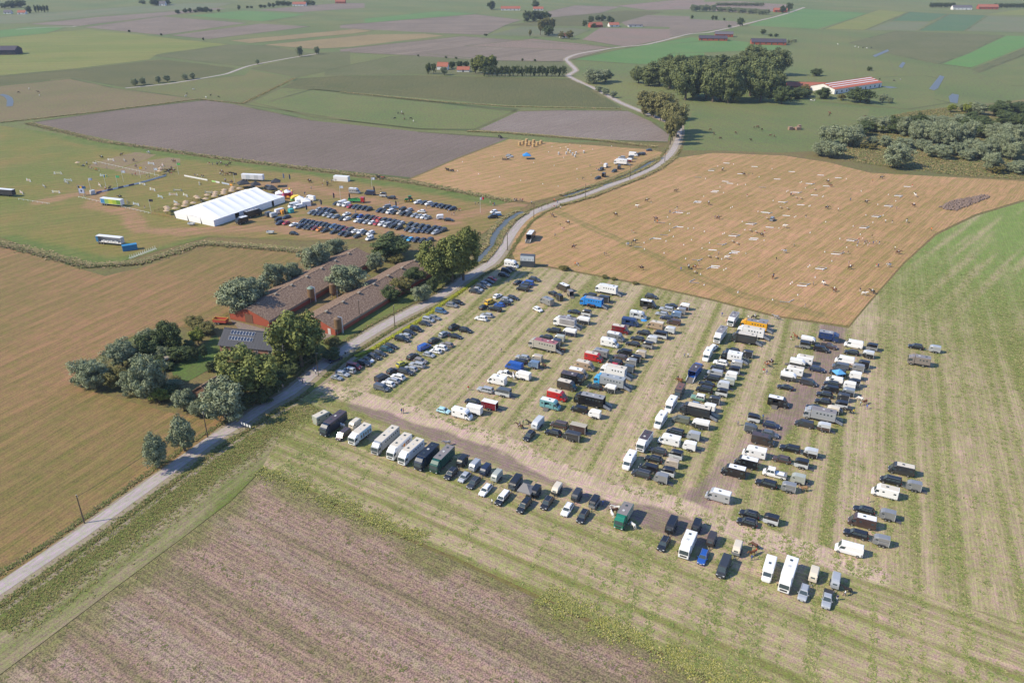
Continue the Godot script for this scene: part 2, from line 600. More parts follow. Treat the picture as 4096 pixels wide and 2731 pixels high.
func ribbon(n: String, line: PackedVector2Array, width: float, y: float, m: Material, lbl := "", wob := 0.0, shift := 0.0) -> MeshInstance3D:
	# smooth the line, then a strip of quads with uv in metres
	var c := Curve2D.new()
	for i in line.size():
		var tan := Vector2.ZERO
		if i > 0 and i < line.size() - 1:
			tan = (line[i + 1] - line[i - 1]).normalized() * minf(line[i].distance_to(line[i - 1]), line[i].distance_to(line[i + 1])) * 0.3
		c.add_point(line[i], -tan, tan)
	var len := c.get_baked_length()
	var k := int(len / 4.0) + 2
	var v := PackedVector3Array()
	var nn := PackedVector3Array()
	var u := PackedVector2Array()
	var idx := PackedInt32Array()
	var cc := PackedColorArray()
	for i in k + 1:
		var s := len * i / k
		var p := c.sample_baked(s)
		var q := c.sample_baked(minf(s + 1.0, len)) - c.sample_baked(maxf(s - 1.0, 0.0))
		var side := Vector2(-q.y, q.x).normalized()
		for e in 5:
			var f := (e - 2) / 4.0
			var ww := width
			if e == 0 or e == 4:
				ww += wob * noise_b.get_noise_2d(s * 2.0, e * 50.0)
			var r := p + side * (shift + f * ww)
			v.append(Vector3(r.x, y, r.y))
			nn.append(Vector3.UP)
			u.append(Vector2(s, f * width) / 9.0)
			cc.append(Color(1, 1, 1) * (1.0 + 0.16 * noise_b.get_noise_2d(r.x * 3.0, r.y * 3.0)))
	for i in k:
		for e in 4:
			var a := i * 5 + e
			idx.append_array(PackedInt32Array([a, a + 6, a + 1, a, a + 5, a + 6]))
	var arr := []
	arr.resize(Mesh.ARRAY_MAX)
	arr[Mesh.ARRAY_VERTEX] = v
	arr[Mesh.ARRAY_NORMAL] = nn
	arr[Mesh.ARRAY_TEX_UV] = u
	arr[Mesh.ARRAY_COLOR] = cc
	arr[Mesh.ARRAY_INDEX] = idx
	var am := ArrayMesh.new()
	am.add_surface_from_arrays(Mesh.PRIMITIVE_TRIANGLES, arr)
	var o := solo(n, am, m)
	o.set_meta("kind", "structure")
	if lbl: o.set_meta("label", lbl)
	return o

func build_roads():
	var asphalt := StandardMaterial3D.new()
	asphalt.albedo_color = (ph(190, 178, 168) * 1.25).linear_to_srgb()
	asphalt.albedo_texture = textures["stubble"]
	asphalt.vertex_color_use_as_albedo = true
	asphalt.roughness = 0.85
	var dusty := StandardMaterial3D.new()
	dusty.albedo_color = (ph(160, 146, 120) * 1.25).linear_to_srgb()
	dusty.albedo_texture = textures["grass"]
	dusty.vertex_color_use_as_albedo = true
	dusty.roughness = 0.95
	var green := StandardMaterial3D.new()
	green.albedo_color = (ph(112, 120, 56) * 1.25).linear_to_srgb()
	green.albedo_texture = textures["grass"]
	green.vertex_color_use_as_albedo = true
	green.roughness = 0.95
	var near := pts(ROAD).slice(0, 20)
	ribbon("grass_verge", near, 22.0, -0.022, green, "", 3.0)
	ribbon("verge", pts(ROAD), 7.6, -0.018, dusty, "", 1.5)
	ribbon("mown_edge", near, 1.5, -0.004, dusty, "", 1.0, 6.6)
	ribbon("road", pts(ROAD), 3.9, 0.012, asphalt, "pale grey asphalt lane winding through the fields")
	ribbon("back_road", pts(BACKROAD), 4.0, 0.02, asphalt)
	ribbon("back_road", pts(BACKROAD2), 5.0, 0.02, asphalt)

func build_water():
	var w := StandardMaterial3D.new()
	w.albedo_color = Color(0.10, 0.12, 0.135).linear_to_srgb()
	w.roughness = 0.35
	w.metallic = 0.0
	w.metallic_specular = 0.2
	for a in [[DITCH_B, 4.2], [DITCH_C, 3.2], [CREEK, 5.0]]:
		ribbon("ditch_water", pts(a[0]), a[1], 0.02, w, "", 1.0)
	for s in [RIVER1, RIVER2, RIVER3, RIVER4, POND]:
		var poly := pts(s)
		var mb := MB.new()
		var t := Geometry2D.triangulate_polygon(poly)
		for k in range(0, t.size(), 3):
			var q := [poly[t[k]], poly[t[k + 1]], poly[t[k + 2]]]
			var a := Vector3(q[0].x, 0.03, q[0].y)
			var b := Vector3(q[1].x, 0.03, q[1].y)
			var d := Vector3(q[2].x, 0.03, q[2].y)
			if (b - a).cross(d - a).y < 0.0:
				mb.tri(a, d, b)
			else:
				mb.tri(a, b, d)
		var o := solo("river", mb.mesh(), w)
		o.set_meta("kind", "structure")

# ---------------------------------------------------------------- low plants (uncountable)
func tuft_mesh(blades: int, h: float, r: float, sd: int) -> Mesh:
	return cached("tuft%d_%s_%s" % [blades, h, r], func(mb):
		var g := RandomNumberGenerator.new()
		g.seed = sd
		for i in blades:
			var a := g.randf() * TAU
			var o := Vector3(cos(a), 0, sin(a)) * r * sqrt(g.randf()) * 0.7
			var t := g.randf() * TAU
			var side := Vector3(cos(t), 0, sin(t)) * r * g.randf_range(0.35, 0.6)
			var out := Vector3(cos(a), 0, sin(a)).rotated(Vector3.UP, g.randf_range(-0.7, 0.7))
			side = out.cross(Vector3.UP) * r * g.randf_range(0.3, 0.5)
			var tip := o + out * r * g.randf_range(0.7, 1.1) + Vector3.UP * h * g.randf_range(0.5, 1.0)
			mb.quad(o - side, o + side, tip + side * 0.5, tip - side * 0.5))

func scatter(n: String, label: String, mesh: Mesh, m: Material, spots: Array) -> void:   # spots: [Vector2, size, Color]
	var mm := MultiMesh.new()
	mm.transform_format = MultiMesh.TRANSFORM_3D
	mm.use_colors = true
	mm.mesh = mesh
	mm.instance_count = spots.size()
	for i in spots.size():
		var s: Array = spots[i]
		var b := Basis(Vector3.UP, rng.randf() * TAU).scaled(Vector3(s[1], s[1] * rng.randf_range(0.75, 1.2), s[1]))
		mm.set_instance_transform(i, Transform3D(b, Vector3(s[0].x, -0.01, s[0].y)))
		mm.set_instance_color(i, s[2])
	var o := MultiMeshInstance3D.new()
	o.name = numbered(n)
	o.multimesh = mm
	o.material_override = m
	add_child(o)
	tag(o, label, "grass", "", "stuff")

func along(line: PackedVector2Array, count: int, width: float, offset := 0.0) -> Array:
	var c := Curve2D.new()
	for p in line: c.add_point(p)
	var len := c.get_baked_length()
	var r := []
	for i in count:
		var s := rng.randf() * len
		var p := c.sample_baked(s)
		var q := c.sample_baked(minf(s + 1.0, len)) - c.sample_baked(maxf(s - 1.0, 0.0))
		var side := Vector2(-q.y, q.x).normalized()
		r.append(p + side * (offset + rng.randfn(0.0, width * 0.5)))
	return r

func build_vegetation():
	var leaf := vmat("leaf_plain", null, 0.9)
	leaf.backlight_enabled = true
	leaf.backlight = Color(0.12, 0.14, 0.05)
	var tuft := tuft_mesh(6, 0.14, 0.30, 5)
	var spots := []
	# green regrowth in the stubble
	var poly := pts(PARKING)
	var greens := [ph(118, 126, 64), ph(134, 134, 78), ph(104, 118, 56), ph(146, 140, 92)]
	var tries := 0
	while spots.size() < 75000 and tries < 300000:
		tries += 1
		# more of them close to the camera
		var q := Vector2(rng.randf_range(-75, 260), -90.0 - 330.0 * pow(rng.randf(), 1.35))
		var g := parking_green(q) - parking_worn(q) * 0.8
		g *= (1.0 - smoothstep(150.0, 260.0, q.x)) * (1.0 - smoothstep(-300.0, -400.0, q.y))
		if rng.randf() > g * g * 1.3 + 0.03 * g: continue
		if not Geometry2D.is_point_in_polygon(q, poly): continue
		if parking_bare(q) > 0.25: continue
		var c: Color = greens[rng.randi() % 4]
		spots.append([q, rng.randf_range(0.45, 1.2), c * rng.randf_range(1.1, 1.45)])
	scatter("stubble_regrowth", "low green regrowth speckling the straw coloured parking field", tuft, leaf, spots)
	# furrow field weeds
	spots = []
	var fp := pts(FIELDS[1][4])
	for i in 60000:
		var q := Vector2(rng.randf_range(-150, 40), rng.randf_range(-215, -88))
		var a := deg_to_rad(32.0)
		var s := -q.x * sin(a) + q.y * cos(a) + 2.0 * noise_a.get_noise_2d(q.x, q.y)
		var row := absf(fposmod(s, 21.0) - 4.5) < 0.8 + noise_b.get_noise_2d(q.x, q.y)
		if rng.randf() > (0.4 if row else 0.10): continue
		if not Geometry2D.is_point_in_polygon(q, fp): continue
		spots.append([q, rng.randf_range(0.4, 1.1), [ph(112, 114, 62), ph(150, 130, 98), ph(130, 118, 78)][rng.randi() % 3]])
	scatter("furrow_weeds", "sparse weeds and straw along the furrows of the brown field", tuft, leaf, spots)
	# yellow flowering strips
	spots = []
	var tall := tuft_mesh(8, 0.26, 0.34, 9)
	for a in [[MUSTARD, 5000, 3.4], [MUSTARD2, 7500, 3.4]]:
		for q in along(pts(a[0]), a[1], a[2]):
			if noise_b.get_noise_2d(q.x * 2.5, q.y * 2.5) + rng.randf() * 0.6 < 0.22: continue
			spots.append([q, rng.randf_range(0.3, 0.75), [ph(166, 162, 78), ph(146, 150, 80), ph(178, 168, 110), ph(134, 140, 76)][rng.randi() % 4]])
	scatter("mustard_strip", "yellow green flowering weed strip between brown field and parking field", tall, leaf, spots)
	spots = []
	for q in along(pts(YELLOW), 7000, 0.7):
		spots.append([q, rng.randf_range(0.5, 1.1), [ph(190, 186, 50), ph(158, 168, 56)][rng.randi() % 2]])
	scatter("yellow_edge", "bright yellow green plants edging the roadside car row", tall, leaf, spots)
	# roadside grass
	spots = []
	var road := pts(ROAD)
	for sgn in [-1.0, 1.0]:
		for q in along(road.slice(0, 32), 12000, 0.8, 4.7 if sgn > 0.0 else -4.0):
			if line_dist(q, road) < 2.1 or q.y < -640.0: continue
			if line_dist(q, track_line) < 4.5: continue
			spots.append([q, rng.randf_range(0.5, 1.2), [ph(132, 132, 72), ph(160, 138, 94), ph(112, 124, 60)][rng.randi() % 3]])
		for q in along(pts(VERGE), 4000, 5.0, 5.0 if sgn > 0.0 else 9.0):
			if line_dist(q, road) < 2.4: continue
			spots.append([q, rng.randf_range(0.4, 1.0), [ph(134, 138, 68), ph(146, 134, 80)][rng.randi() % 2]])
	scatter("roadside_grass", "rough green and tan grass on the verges of the asphalt lane", tuft_mesh(7, 0.2, 0.32, 6), leaf, spots)
	# reeds along the ditches
	spots = []
	var reed_cols := [ph(172, 150, 110), ph(140, 142, 84), ph(188, 164, 124), ph(124, 132, 74)]
	for a in [[DITCH_A, 15000, 2.4, 0.0], [DITCH_B, 4000, 1.0, 3.0], [DITCH_B, 4000, 1.0, -3.0], [DITCH_C, 5000, 1.1, 2.7], [DITCH_C, 5000, 1.1, -2.7], [DITCH_D, 6000, 3.0, 0.0], [DITCH_E, 8000, 1.2, 0.0], [DITCH_F, 4000, 2.6, 0.0], [DITCH_G, 3500, 2.0, 0.0], [DITCH_H, 2000, 2.0, 0.0]]:
		for q in along(pts(a[0]), a[1], a[2], a[3]):
			if line_dist(q, road) < 2.3: continue
			spots.append([q, rng.randf_range(0.7, 1.6), reed_cols[rng.randi() % 4]])
	scatter("ditch_reeds", "brown and green reeds filling the field ditches", tuft_mesh(8, 0.24, 0.4, 8), leaf, spots)
	# rough grass of the wetland
	spots = []
	var wet := pts(FIELDS[9][4])
	while spots.size() < 26000:
		var q := Vector2(rng.randf_range(110, 380), rng.randf_range(-800, -440))
		if not Geometry2D.is_point_in_polygon(q, wet): continue
		spots.append([q, rng.randf_range(0.7, 1.6), [ph(138, 136, 80), ph(170, 148, 100), ph(122, 130, 72)][rng.randi() % 3]])
	scatter("wetland_grass", "rough tan and green grass of the willow wetland", tuft_mesh(8, 0.24, 0.4, 8), leaf, spots)
	# manure heap on the arena edge
	var heap := pts(MANURE)
	var mb := MB.new()
	var cen := Vector2.ZERO
	for p in heap: cen += p
	cen /= heap.size()
	var g := RandomNumberGenerator.new()
	g.seed = 31
	for i in 2600:
		var p := cen + Vector2(g.randf_range(-26, 26), g.randf_range(-16, 16))
		if not Geometry2D.is_point_in_polygon(p, heap): continue
		var hh := 0.7 + 0.5 * noise_b.get_noise_2d(p.x * 4.0, p.y * 4.0)
		var b := Basis.from_euler(Vector3(g.randf(), g.randf() * 6.0, g.randf()))
		mb.box(Vector3(p.x, hh * 0.4, p.y), Vector3(0.9, hh * 0.8, 0.9) * g.randf_range(0.6, 1.2), b)
	var o := solo("manure_heap", mb.mesh(), mat("manure", ph(132, 114, 104), 1.0))
	tag(o, "long low grey brown manure heap on grass beside the arena", "heap")

# ---------------------------------------------------------------- trees
const TREE_KINDS := {
	"W": ["willow_tree", "silvery willow", [168, 174, 138, 110, 124, 88], 0.0, 105],
	"G": ["broadleaf_tree", "tall green broadleaf tree", [138, 144, 74, 98, 108, 52], 0.08, 120],
	"D": ["dark_tree", "dark green tree", [98, 112, 62, 70, 86, 48], -0.02, 100],
	"Y": ["light_green_tree", "bright yellow green tree", [148, 154, 62, 112, 124, 50], 0.06, 70],
	"B": ["shrub", "olive brown shrub", [138, 128, 70, 104, 104, 54], 0.0, 70],
	"C": ["columnar_tree", "narrow columnar tree", [108, 120, 72, 80, 94, 58], 0.04, 64],
	"F": ["forest_tree", "tall green woodland tree", [128, 136, 82, 88, 100, 58], 0.0, 105],
	"P": ["poplar_tree", "tall thin crowned poplar", [152, 146, 92, 118, 118, 70], 0.2, 80],
}

func crown_mesh(kind: String, variant: int) -> Mesh:
	var info: Array = TREE_KINDS[kind]
	var g := RandomNumberGenerator.new()
	g.seed = kind.unicode_at(0) * 31 + variant
	var pal: Array = info[2]
	var c0 := ph(pal[0], pal[1], pal[2])
	var c1 := ph(pal[3], pal[4], pal[5])
	var y0: float = info[3]
	var mb := MB.new()
	mb.colored = true
	var clumps: int = info[4]
	var per := 118
	var leaf := 0.029
	var cy := (1.0 + y0) * 0.5
	var hy := (1.0 - y0) * 0.5
	for i in clumps:
		# clumps spread over an uneven ellipsoid, denser towards its skin
		var d := Vector3(g.randfn(), g.randfn(), g.randfn()).normalized()
		var lump := 0.86 + 0.34 * sin(d.x * 3.1 + variant * 2.0) * cos(d.z * 2.7 + kind.unicode_at(0)) 
		var r := pow(g.randf(), 0.45) * 0.84 * lump
		var p := Vector3(d.x * 0.5, d.y * hy, d.z * 0.5) * r
		if kind == "G" or kind == "P":                  # wider above, open below
			p.x *= 0.75 + 0.45 * (0.5 + d.y * r * 0.5)
			p.z *= 0.75 + 0.45 * (0.5 + d.y * r * 0.5)
		p.y += cy
		var cr := g.randf_range(0.085, 0.15)
		var tint := g.randf()
		for k in per:
			var e := Vector3(g.randfn(), g.randfn(), g.randfn()).normalized()
			var q := p + Vector3(e.x, e.y * 0.85 * (hy * 2.0), e.z) * cr * pow(g.randf(), 0.4)
			if q.y < 0.01: q.y = 0.01
			var nrm := (e + Vector3(g.randfn(), g.randfn(), g.randfn()) * 0.45 + Vector3.UP * 0.15).normalized()
			var t := nrm.cross(Vector3(g.randfn(), g.randfn(), g.randfn())).normalized()
			var b := nrm.cross(t)
			var s := leaf * g.randf_range(0.5, 1.05)
			if kind == "W": t *= 1.25; b *= 0.6
			mb.col = c1.lerp(c0, clampf(tint * 0.45 + g.randf() * 0.6, 0.0, 1.0))
			mb.quad(q - t * s, q + b * s * 0.8, q + t * s, q - b * s * 0.8)
	return mb.mesh()

func trunk_mesh(kind: String) -> Mesh:
	return cached("trunk" + kind, func(mb):
		var g := RandomNumberGenerator.new()
		g.seed = kind.unicode_at(0)
		var r := 0.03 if kind != "B" else 0.02
		mb.cyl(Vector3(0, -0.01, 0), Vector3(0.01, 0.25, 0.0), r * 1.25, r, 8)
		mb.cyl(Vector3(0.01, 0.25, 0.0), Vector3(0, 0.6, 0.015), r, r * 0.5, 7)
		for i in 6:
			var a := TAU * i / 6.0 + g.randf()
			var y := g.randf_range(0.18, 0.45)
			mb.cyl(Vector3(0, y, 0), Vector3(cos(a) * 0.26, y + g.randf_range(0.14, 0.3), sin(a) * 0.26), r * 0.55, r * 0.2, 5))

func tree_place(p: Vector2) -> Array:                  # [phrase, landmark]
	if p.y > -186.0 and p.x < -80.0: return ["beside the lane", "the utility pole", Vector2(-92, -185)]
	if p.y > -250.0 and p.x < -85.0: return ["in the farm garden", "the orange shed", Vector2(-111, -227)]
	if p.y > -250.0 and p.x < -50.0: return ["between house and lane", "the house", Vector2(-85, -233)]
	if p.y > -345.0 and p.x < -10.0: return ["around the long brick barns", "the red brick gable", Vector2(-93, -258)]
	if p.y > -345.0: return ["on the arena bank", "the stacked containers", Vector2(6, -314)]
	return []

func build_trees():
	var m := vmat("foliage", null, 0.85)
	m.backlight_enabled = true
	m.backlight = Color(0.27, 0.30, 0.15)
	var bark := mat("bark", ph(104, 92, 76), 0.95)
	var list := []
	for t in TREES.split(";"):
		var a := t.split(",")
		list.append([a[0], Vector2(float(a[1]), float(a[2])), float(a[3]), float(a[4])])
	var ranks := {}
	for t in list:
		var pl := tree_place(t[1])
		if pl:
			var key: String = t[0] + pl[0]
			if not ranks.has(key): ranks[key] = []
			ranks[key].append(t[1].distance_to(pl[2]))
			ranks[key].sort()
	var k := 0
	for t in list:
		k += 1
		var info: Array = TREE_KINDS[t[0]]
		var p: Vector2 = t[1]
		var pl := tree_place(p)
		var label: String
		var group := ""
		if pl:
			var r: Array = ranks[t[0] + pl[0]]
			label = "%s %s" % [info[1], pl[0]]
			if r.size() > 1:
				label += ", %s nearest to %s" % [ordinal(r.find(p.distance_to(pl[2])) + 1), pl[1]]
		elif p.x > 140.0 and p.y > -700.0 and p.y < -440.0 and t[0] not in ["P", "F"]:
			label = info[1] + " in the willow wetland above the arena"
			group = "wetland trees"
		elif t[0] == "P" and p.x > 60.0 and p.y > -720.0:
			label = "tall thin crowned poplar lining the bend of the lane"
			group = "lane bend poplars"
		elif p.x > 60.0 and p.x < 420.0 and p.y > -1000.0:
			label = info[1] + " by the wood beside the winding lane"
			group = "trees by the lane wood"
		elif p.x > -130.0 and p.x < 140.0 and p.y > -1100.0:
			label = info[1] + " in the tree belt around the white farmhouse"
			group = "farmhouse tree belt"
		elif p.x < -100.0:
			label = info[1] + " among the far fields beyond the ploughed field"
			group = "far field trees"
		else:
			label = info[1] + " near the distant farms"
			group = "trees near distant farms"
		var o := thing(info[0], label, "shrub" if t[0] == "B" else "tree", Vector3(p.x, -0.05, p.y), rng.randf() * TAU, group)
		var key: String = "crown%s%d" % [t[0], k % 3]
		if not meshes.has(key):
			meshes[key] = crown_mesh(t[0], k % 3)
		var tr := part(o, "trunk", trunk_mesh(t[0]), bark)
		var cr := part(o, "crown", meshes[key], m)
		var s := Vector3(t[3] * 1.08, t[2], t[3] * 1.08)
		tr.scale = Vector3(minf(s.x, s.y), s.y, minf(s.z, s.y))
		cr.scale = s

# ---------------------------------------------------------------- vehicles
var PAINT := {}

func paint(key: String) -> StandardMaterial3D:
	if PAINT.is_empty():
		PAINT = {"black": [0.012, 0.012, 0.014], "darkgrey": [0.045, 0.047, 0.052], "grey": [0.26, 0.265, 0.27], "silver": [0.42, 0.435, 0.45], "steel": [0.25, 0.28, 0.31],
			"steelgrey": [0.11, 0.125, 0.15], "lightgrey": [0.50, 0.52, 0.53], "white": [0.78, 0.78, 0.77], "cream": [0.62, 0.55, 0.43], "beige": [0.42, 0.36, 0.29],
			"tan": [0.36, 0.27, 0.19], "tanroof": [0.42, 0.37, 0.27], "taupe": [0.22, 0.19, 0.17], "greige": [0.38, 0.36, 0.31], "brown": [0.07, 0.045, 0.04], "darkbrown": [0.045, 0.037, 0.033],
			"maroon": [0.16, 0.012, 0.018], "red": [0.42, 0.016, 0.02], "vermilion": [0.55, 0.06, 0.02], "orange": [0.72, 0.24, 0.01], "amber": [0.72, 0.36, 0.01], "yellow": [0.68, 0.42, 0.03],
			"limeyellow": [0.45, 0.42, 0.04], "navy": [0.016, 0.024, 0.055], "inkblue": [0.012, 0.022, 0.045], "navyblue": [0.018, 0.042, 0.13], "blue": [0.015, 0.08, 0.34], "blue2": [0.06, 0.13, 0.24],
			"skyblue": [0.02, 0.22, 0.62], "cyan": [0.05, 0.36, 0.66], "paleblue": [0.42, 0.66, 0.70], "bluegrey": [0.13, 0.20, 0.31], "darkteal": [0.015, 0.055, 0.06], "teal": [0.13, 0.31, 0.33],
			"forest": [0.01, 0.075, 0.055], "green": [0.01, 0.17, 0.10], "sage": [0.36, 0.38, 0.33], "sagegreen": [0.16, 0.29, 0.21], "olive": [0.12, 0.13, 0.10], "slate": [0.075, 0.09, 0.105],
			"rust": [0.17, 0.075, 0.035], "redwhite": [0.33, 0.10, 0.09], "greyroof": [0.28, 0.27, 0.26], "greybox": [0.30, 0.32, 0.33], "whitegrey": [0.70, 0.70, 0.70], "whitebox": [0.76, 0.76, 0.75]}
	var c: Array = PAINT[key]
	return mat("paint_" + key, Color(c[0], c[1], c[2]), 0.32, 0.25 if key in ["silver", "steel", "steelgrey", "darkgrey", "grey"] else 0.0, 0.6)

func glass() -> StandardMaterial3D:
	return mat("car_glass", Color(0.05, 0.068, 0.075), 0.05)

func rubber() -> StandardMaterial3D:
	return mat("rubber", Color(0.018, 0.018, 0.018), 0.9)

func wheels(o: Node3D, spots: Array, r: float, w := 0.22):
	var tyre := cached("tyre%s_%s" % [r, w], func(mb): mb.cyl(Vector3(0, 0, -w / 2), Vector3(0, 0, w / 2), r, r, 14))
	var rim := cached("rim%s_%s" % [r, w], func(mb): mb.cyl(Vector3(0, 0, -w / 2 - 0.012), Vector3(0, 0, w / 2 + 0.012), r * 0.6, r * 0.6, 10))
	for s in spots:
		var p := part(o, "wheel", tyre, rubber(), Vector3(s[0], r, s[1]))
		part(p, "rim", rim, mat("rim", Color(0.36, 0.37, 0.38), 0.35, 0.6))

# length, width, height, belt, windscreen foot / head, rear head / foot, bonnet front height, tail height
const CARS := {
	"hatch": [4.1, 1.78, 1.50, 0.92, 1.12, 0.38, -1.42, -1.92, 0.72, 0.95],
	"sedan": [4.75, 1.84, 1.44, 0.90, 1.12, 0.32, -1.00, -1.72, 0.70, 0.98],
	"estate": [4.75, 1.84, 1.48, 0.92, 1.15, 0.40, -1.80, -2.25, 0.72, 0.95],
	"suv": [4.65, 1.90, 1.70, 1.05, 1.20, 0.50, -1.75, -2.18, 0.88, 1.08],
	"suvbox": [4.65, 1.90, 1.70, 1.05, 1.20, 0.50, -1.75, -2.18, 0.88, 1.08],
	"mpv": [5.0, 1.94, 1.95, 1.10, 1.78, 0.95, -2.30, -2.42, 0.92, 1.12],
	"van": [5.0, 1.94, 1.95, 1.10, 1.78, 0.95, -2.35, -2.44, 0.92, 1.12],
	"svan": [4.4, 1.80, 1.85, 1.05, 1.42, 0.70, -2.02, -2.12, 0.85, 1.08],
	"bvan": [5.9, 2.05, 2.55, 1.35, 2.38, 1.75, -2.85, -2.90, 1.05, 1.38],
	"pickup": [5.25, 1.88, 1.80, 1.10, 1.30, 0.62, -0.72, -0.95, 0.95, 1.05],
	"pickcan": [5.25, 1.88, 1.82, 1.10, 1.30, 0.62, -2.35, -2.50, 0.95, 1.08],
	"flatbed": [5.9, 2.0, 2.25, 1.25, 2.35, 1.75, 0.10, -0.02, 1.02, 0.85],
	"classic": [3.9, 1.6, 1.45, 0.95, 0.75, 0.30, -0.75, -1.35, 0.80, 0.85],
	"defender": [4.2, 1.8, 2.0, 1.15, 0.62, 0.42, -1.95, -2.0, 1.12, 1.12],
}

func car_body(mb: MB, d: Array):
	var L: float = d[0]
	var W: float = d[1] * 0.5
	var st := [[-L / 2, d[9] * 0.82, 0.86], [-L / 2 + 0.1, d[9] * 0.97, 0.95], [-L / 2 + 0.4, d[9], 1.0], [minf(d[7] + 0.1, -L / 2 + 0.7), d[3], 1.0], [d[4], d[3], 1.0], [(d[4] + L / 2) * 0.5, (d[3] + d[8]) * 0.5 + 0.06, 0.99], [L / 2 - 0.25, d[8] + 0.03, 0.96], [L / 2 - 0.07, d[8] - 0.08, 0.88], [L / 2, d[8] - 0.26, 0.80]]
	var rings := []
	for s in st:
		var w: float = W * s[2]
		var t: float = s[1]
		var r := []
		for q in [[-0.86, 0.24], [0.86, 0.24], [1.0, 0.42], [1.0, t - 0.26], [0.95, t - 0.09], [0.8, t], [-0.8, t], [-0.95, t - 0.09], [-1.0, t - 0.26], [-1.0, 0.42]]:
			r.append(Vector3(s[0], q[1], -q[0] * w))
		rings.append(r)
	mb.loft(rings)

func cab_corner(d: Array, s: float, t: float, side: float) -> Vector3:   # s 0 rear .. 1 front, t 0 belt .. 1 roof
	var W: float = d[1] * 0.5
	var x0 := lerpf(d[7], d[6], t)
	var x1 := lerpf(d[4], d[5], t)
	return Vector3(lerpf(x0, x1, s), lerpf(d[3] - 0.02, d[2] - 0.07, t), side * W * lerpf(0.93, 0.76 if d[2] < 1.9 else 0.86, t))

func car_cabin(mb: MB, d: Array):
	var rings := []
	var W: float = d[1] * 0.5
	for s in [0.0, 1.0]:
		var r := []
		var a := cab_corner(d, s, 0.0, -1.0)
		var b := cab_corner(d, s, 1.0, -1.0)
		var top := Vector3(lerpf(b.x, 0.0 if absf(b.x) < 0.4 else b.x - signf(s - 0.5) * 0.14, 1.0), d[2], b.z * 0.86)
		r = [Vector3(a.x, a.y, a.z * -1.0), Vector3(b.x, b.y, -b.z), Vector3(top.x, top.y, -top.z), top, b, a]
		r.reverse()
		rings.append(r)
	mb.loft(rings)

func pane(mb: MB, d: Array, s0: float, s1: float, t0: float, t1: float, side: float):
	var q := [cab_corner(d, s0, t0, side), cab_corner(d, s1, t0, side), cab_corner(d, s1, t1, side), cab_corner(d, s0, t1, side)]
	var o := Vector3(0, 0.004, side * 0.014)
	if side > 0:
		mb.quad(q[0] + o, q[1] + o, q[2] + o, q[3] + o)
	else:
		mb.quad(q[1] + o, q[0] + o, q[3] + o, q[2] + o)

func screen(mb: MB, d: Array, s: float):
	var o := Vector3(0.014 if s > 0.5 else -0.014, 0.008, 0)
	var q := []
	for c in [[0.1, 1.0], [0.1, -1.0], [0.92, -1.0], [0.92, 1.0]]:
		var p := cab_corner(d, s, c[0], c[1])
		p.z *= 0.9
		q.append(p + o)
	if s > 0.5: mb.quad(q[0], q[1], q[2], q[3])
	else: mb.quad(q[1], q[0], q[3], q[2])

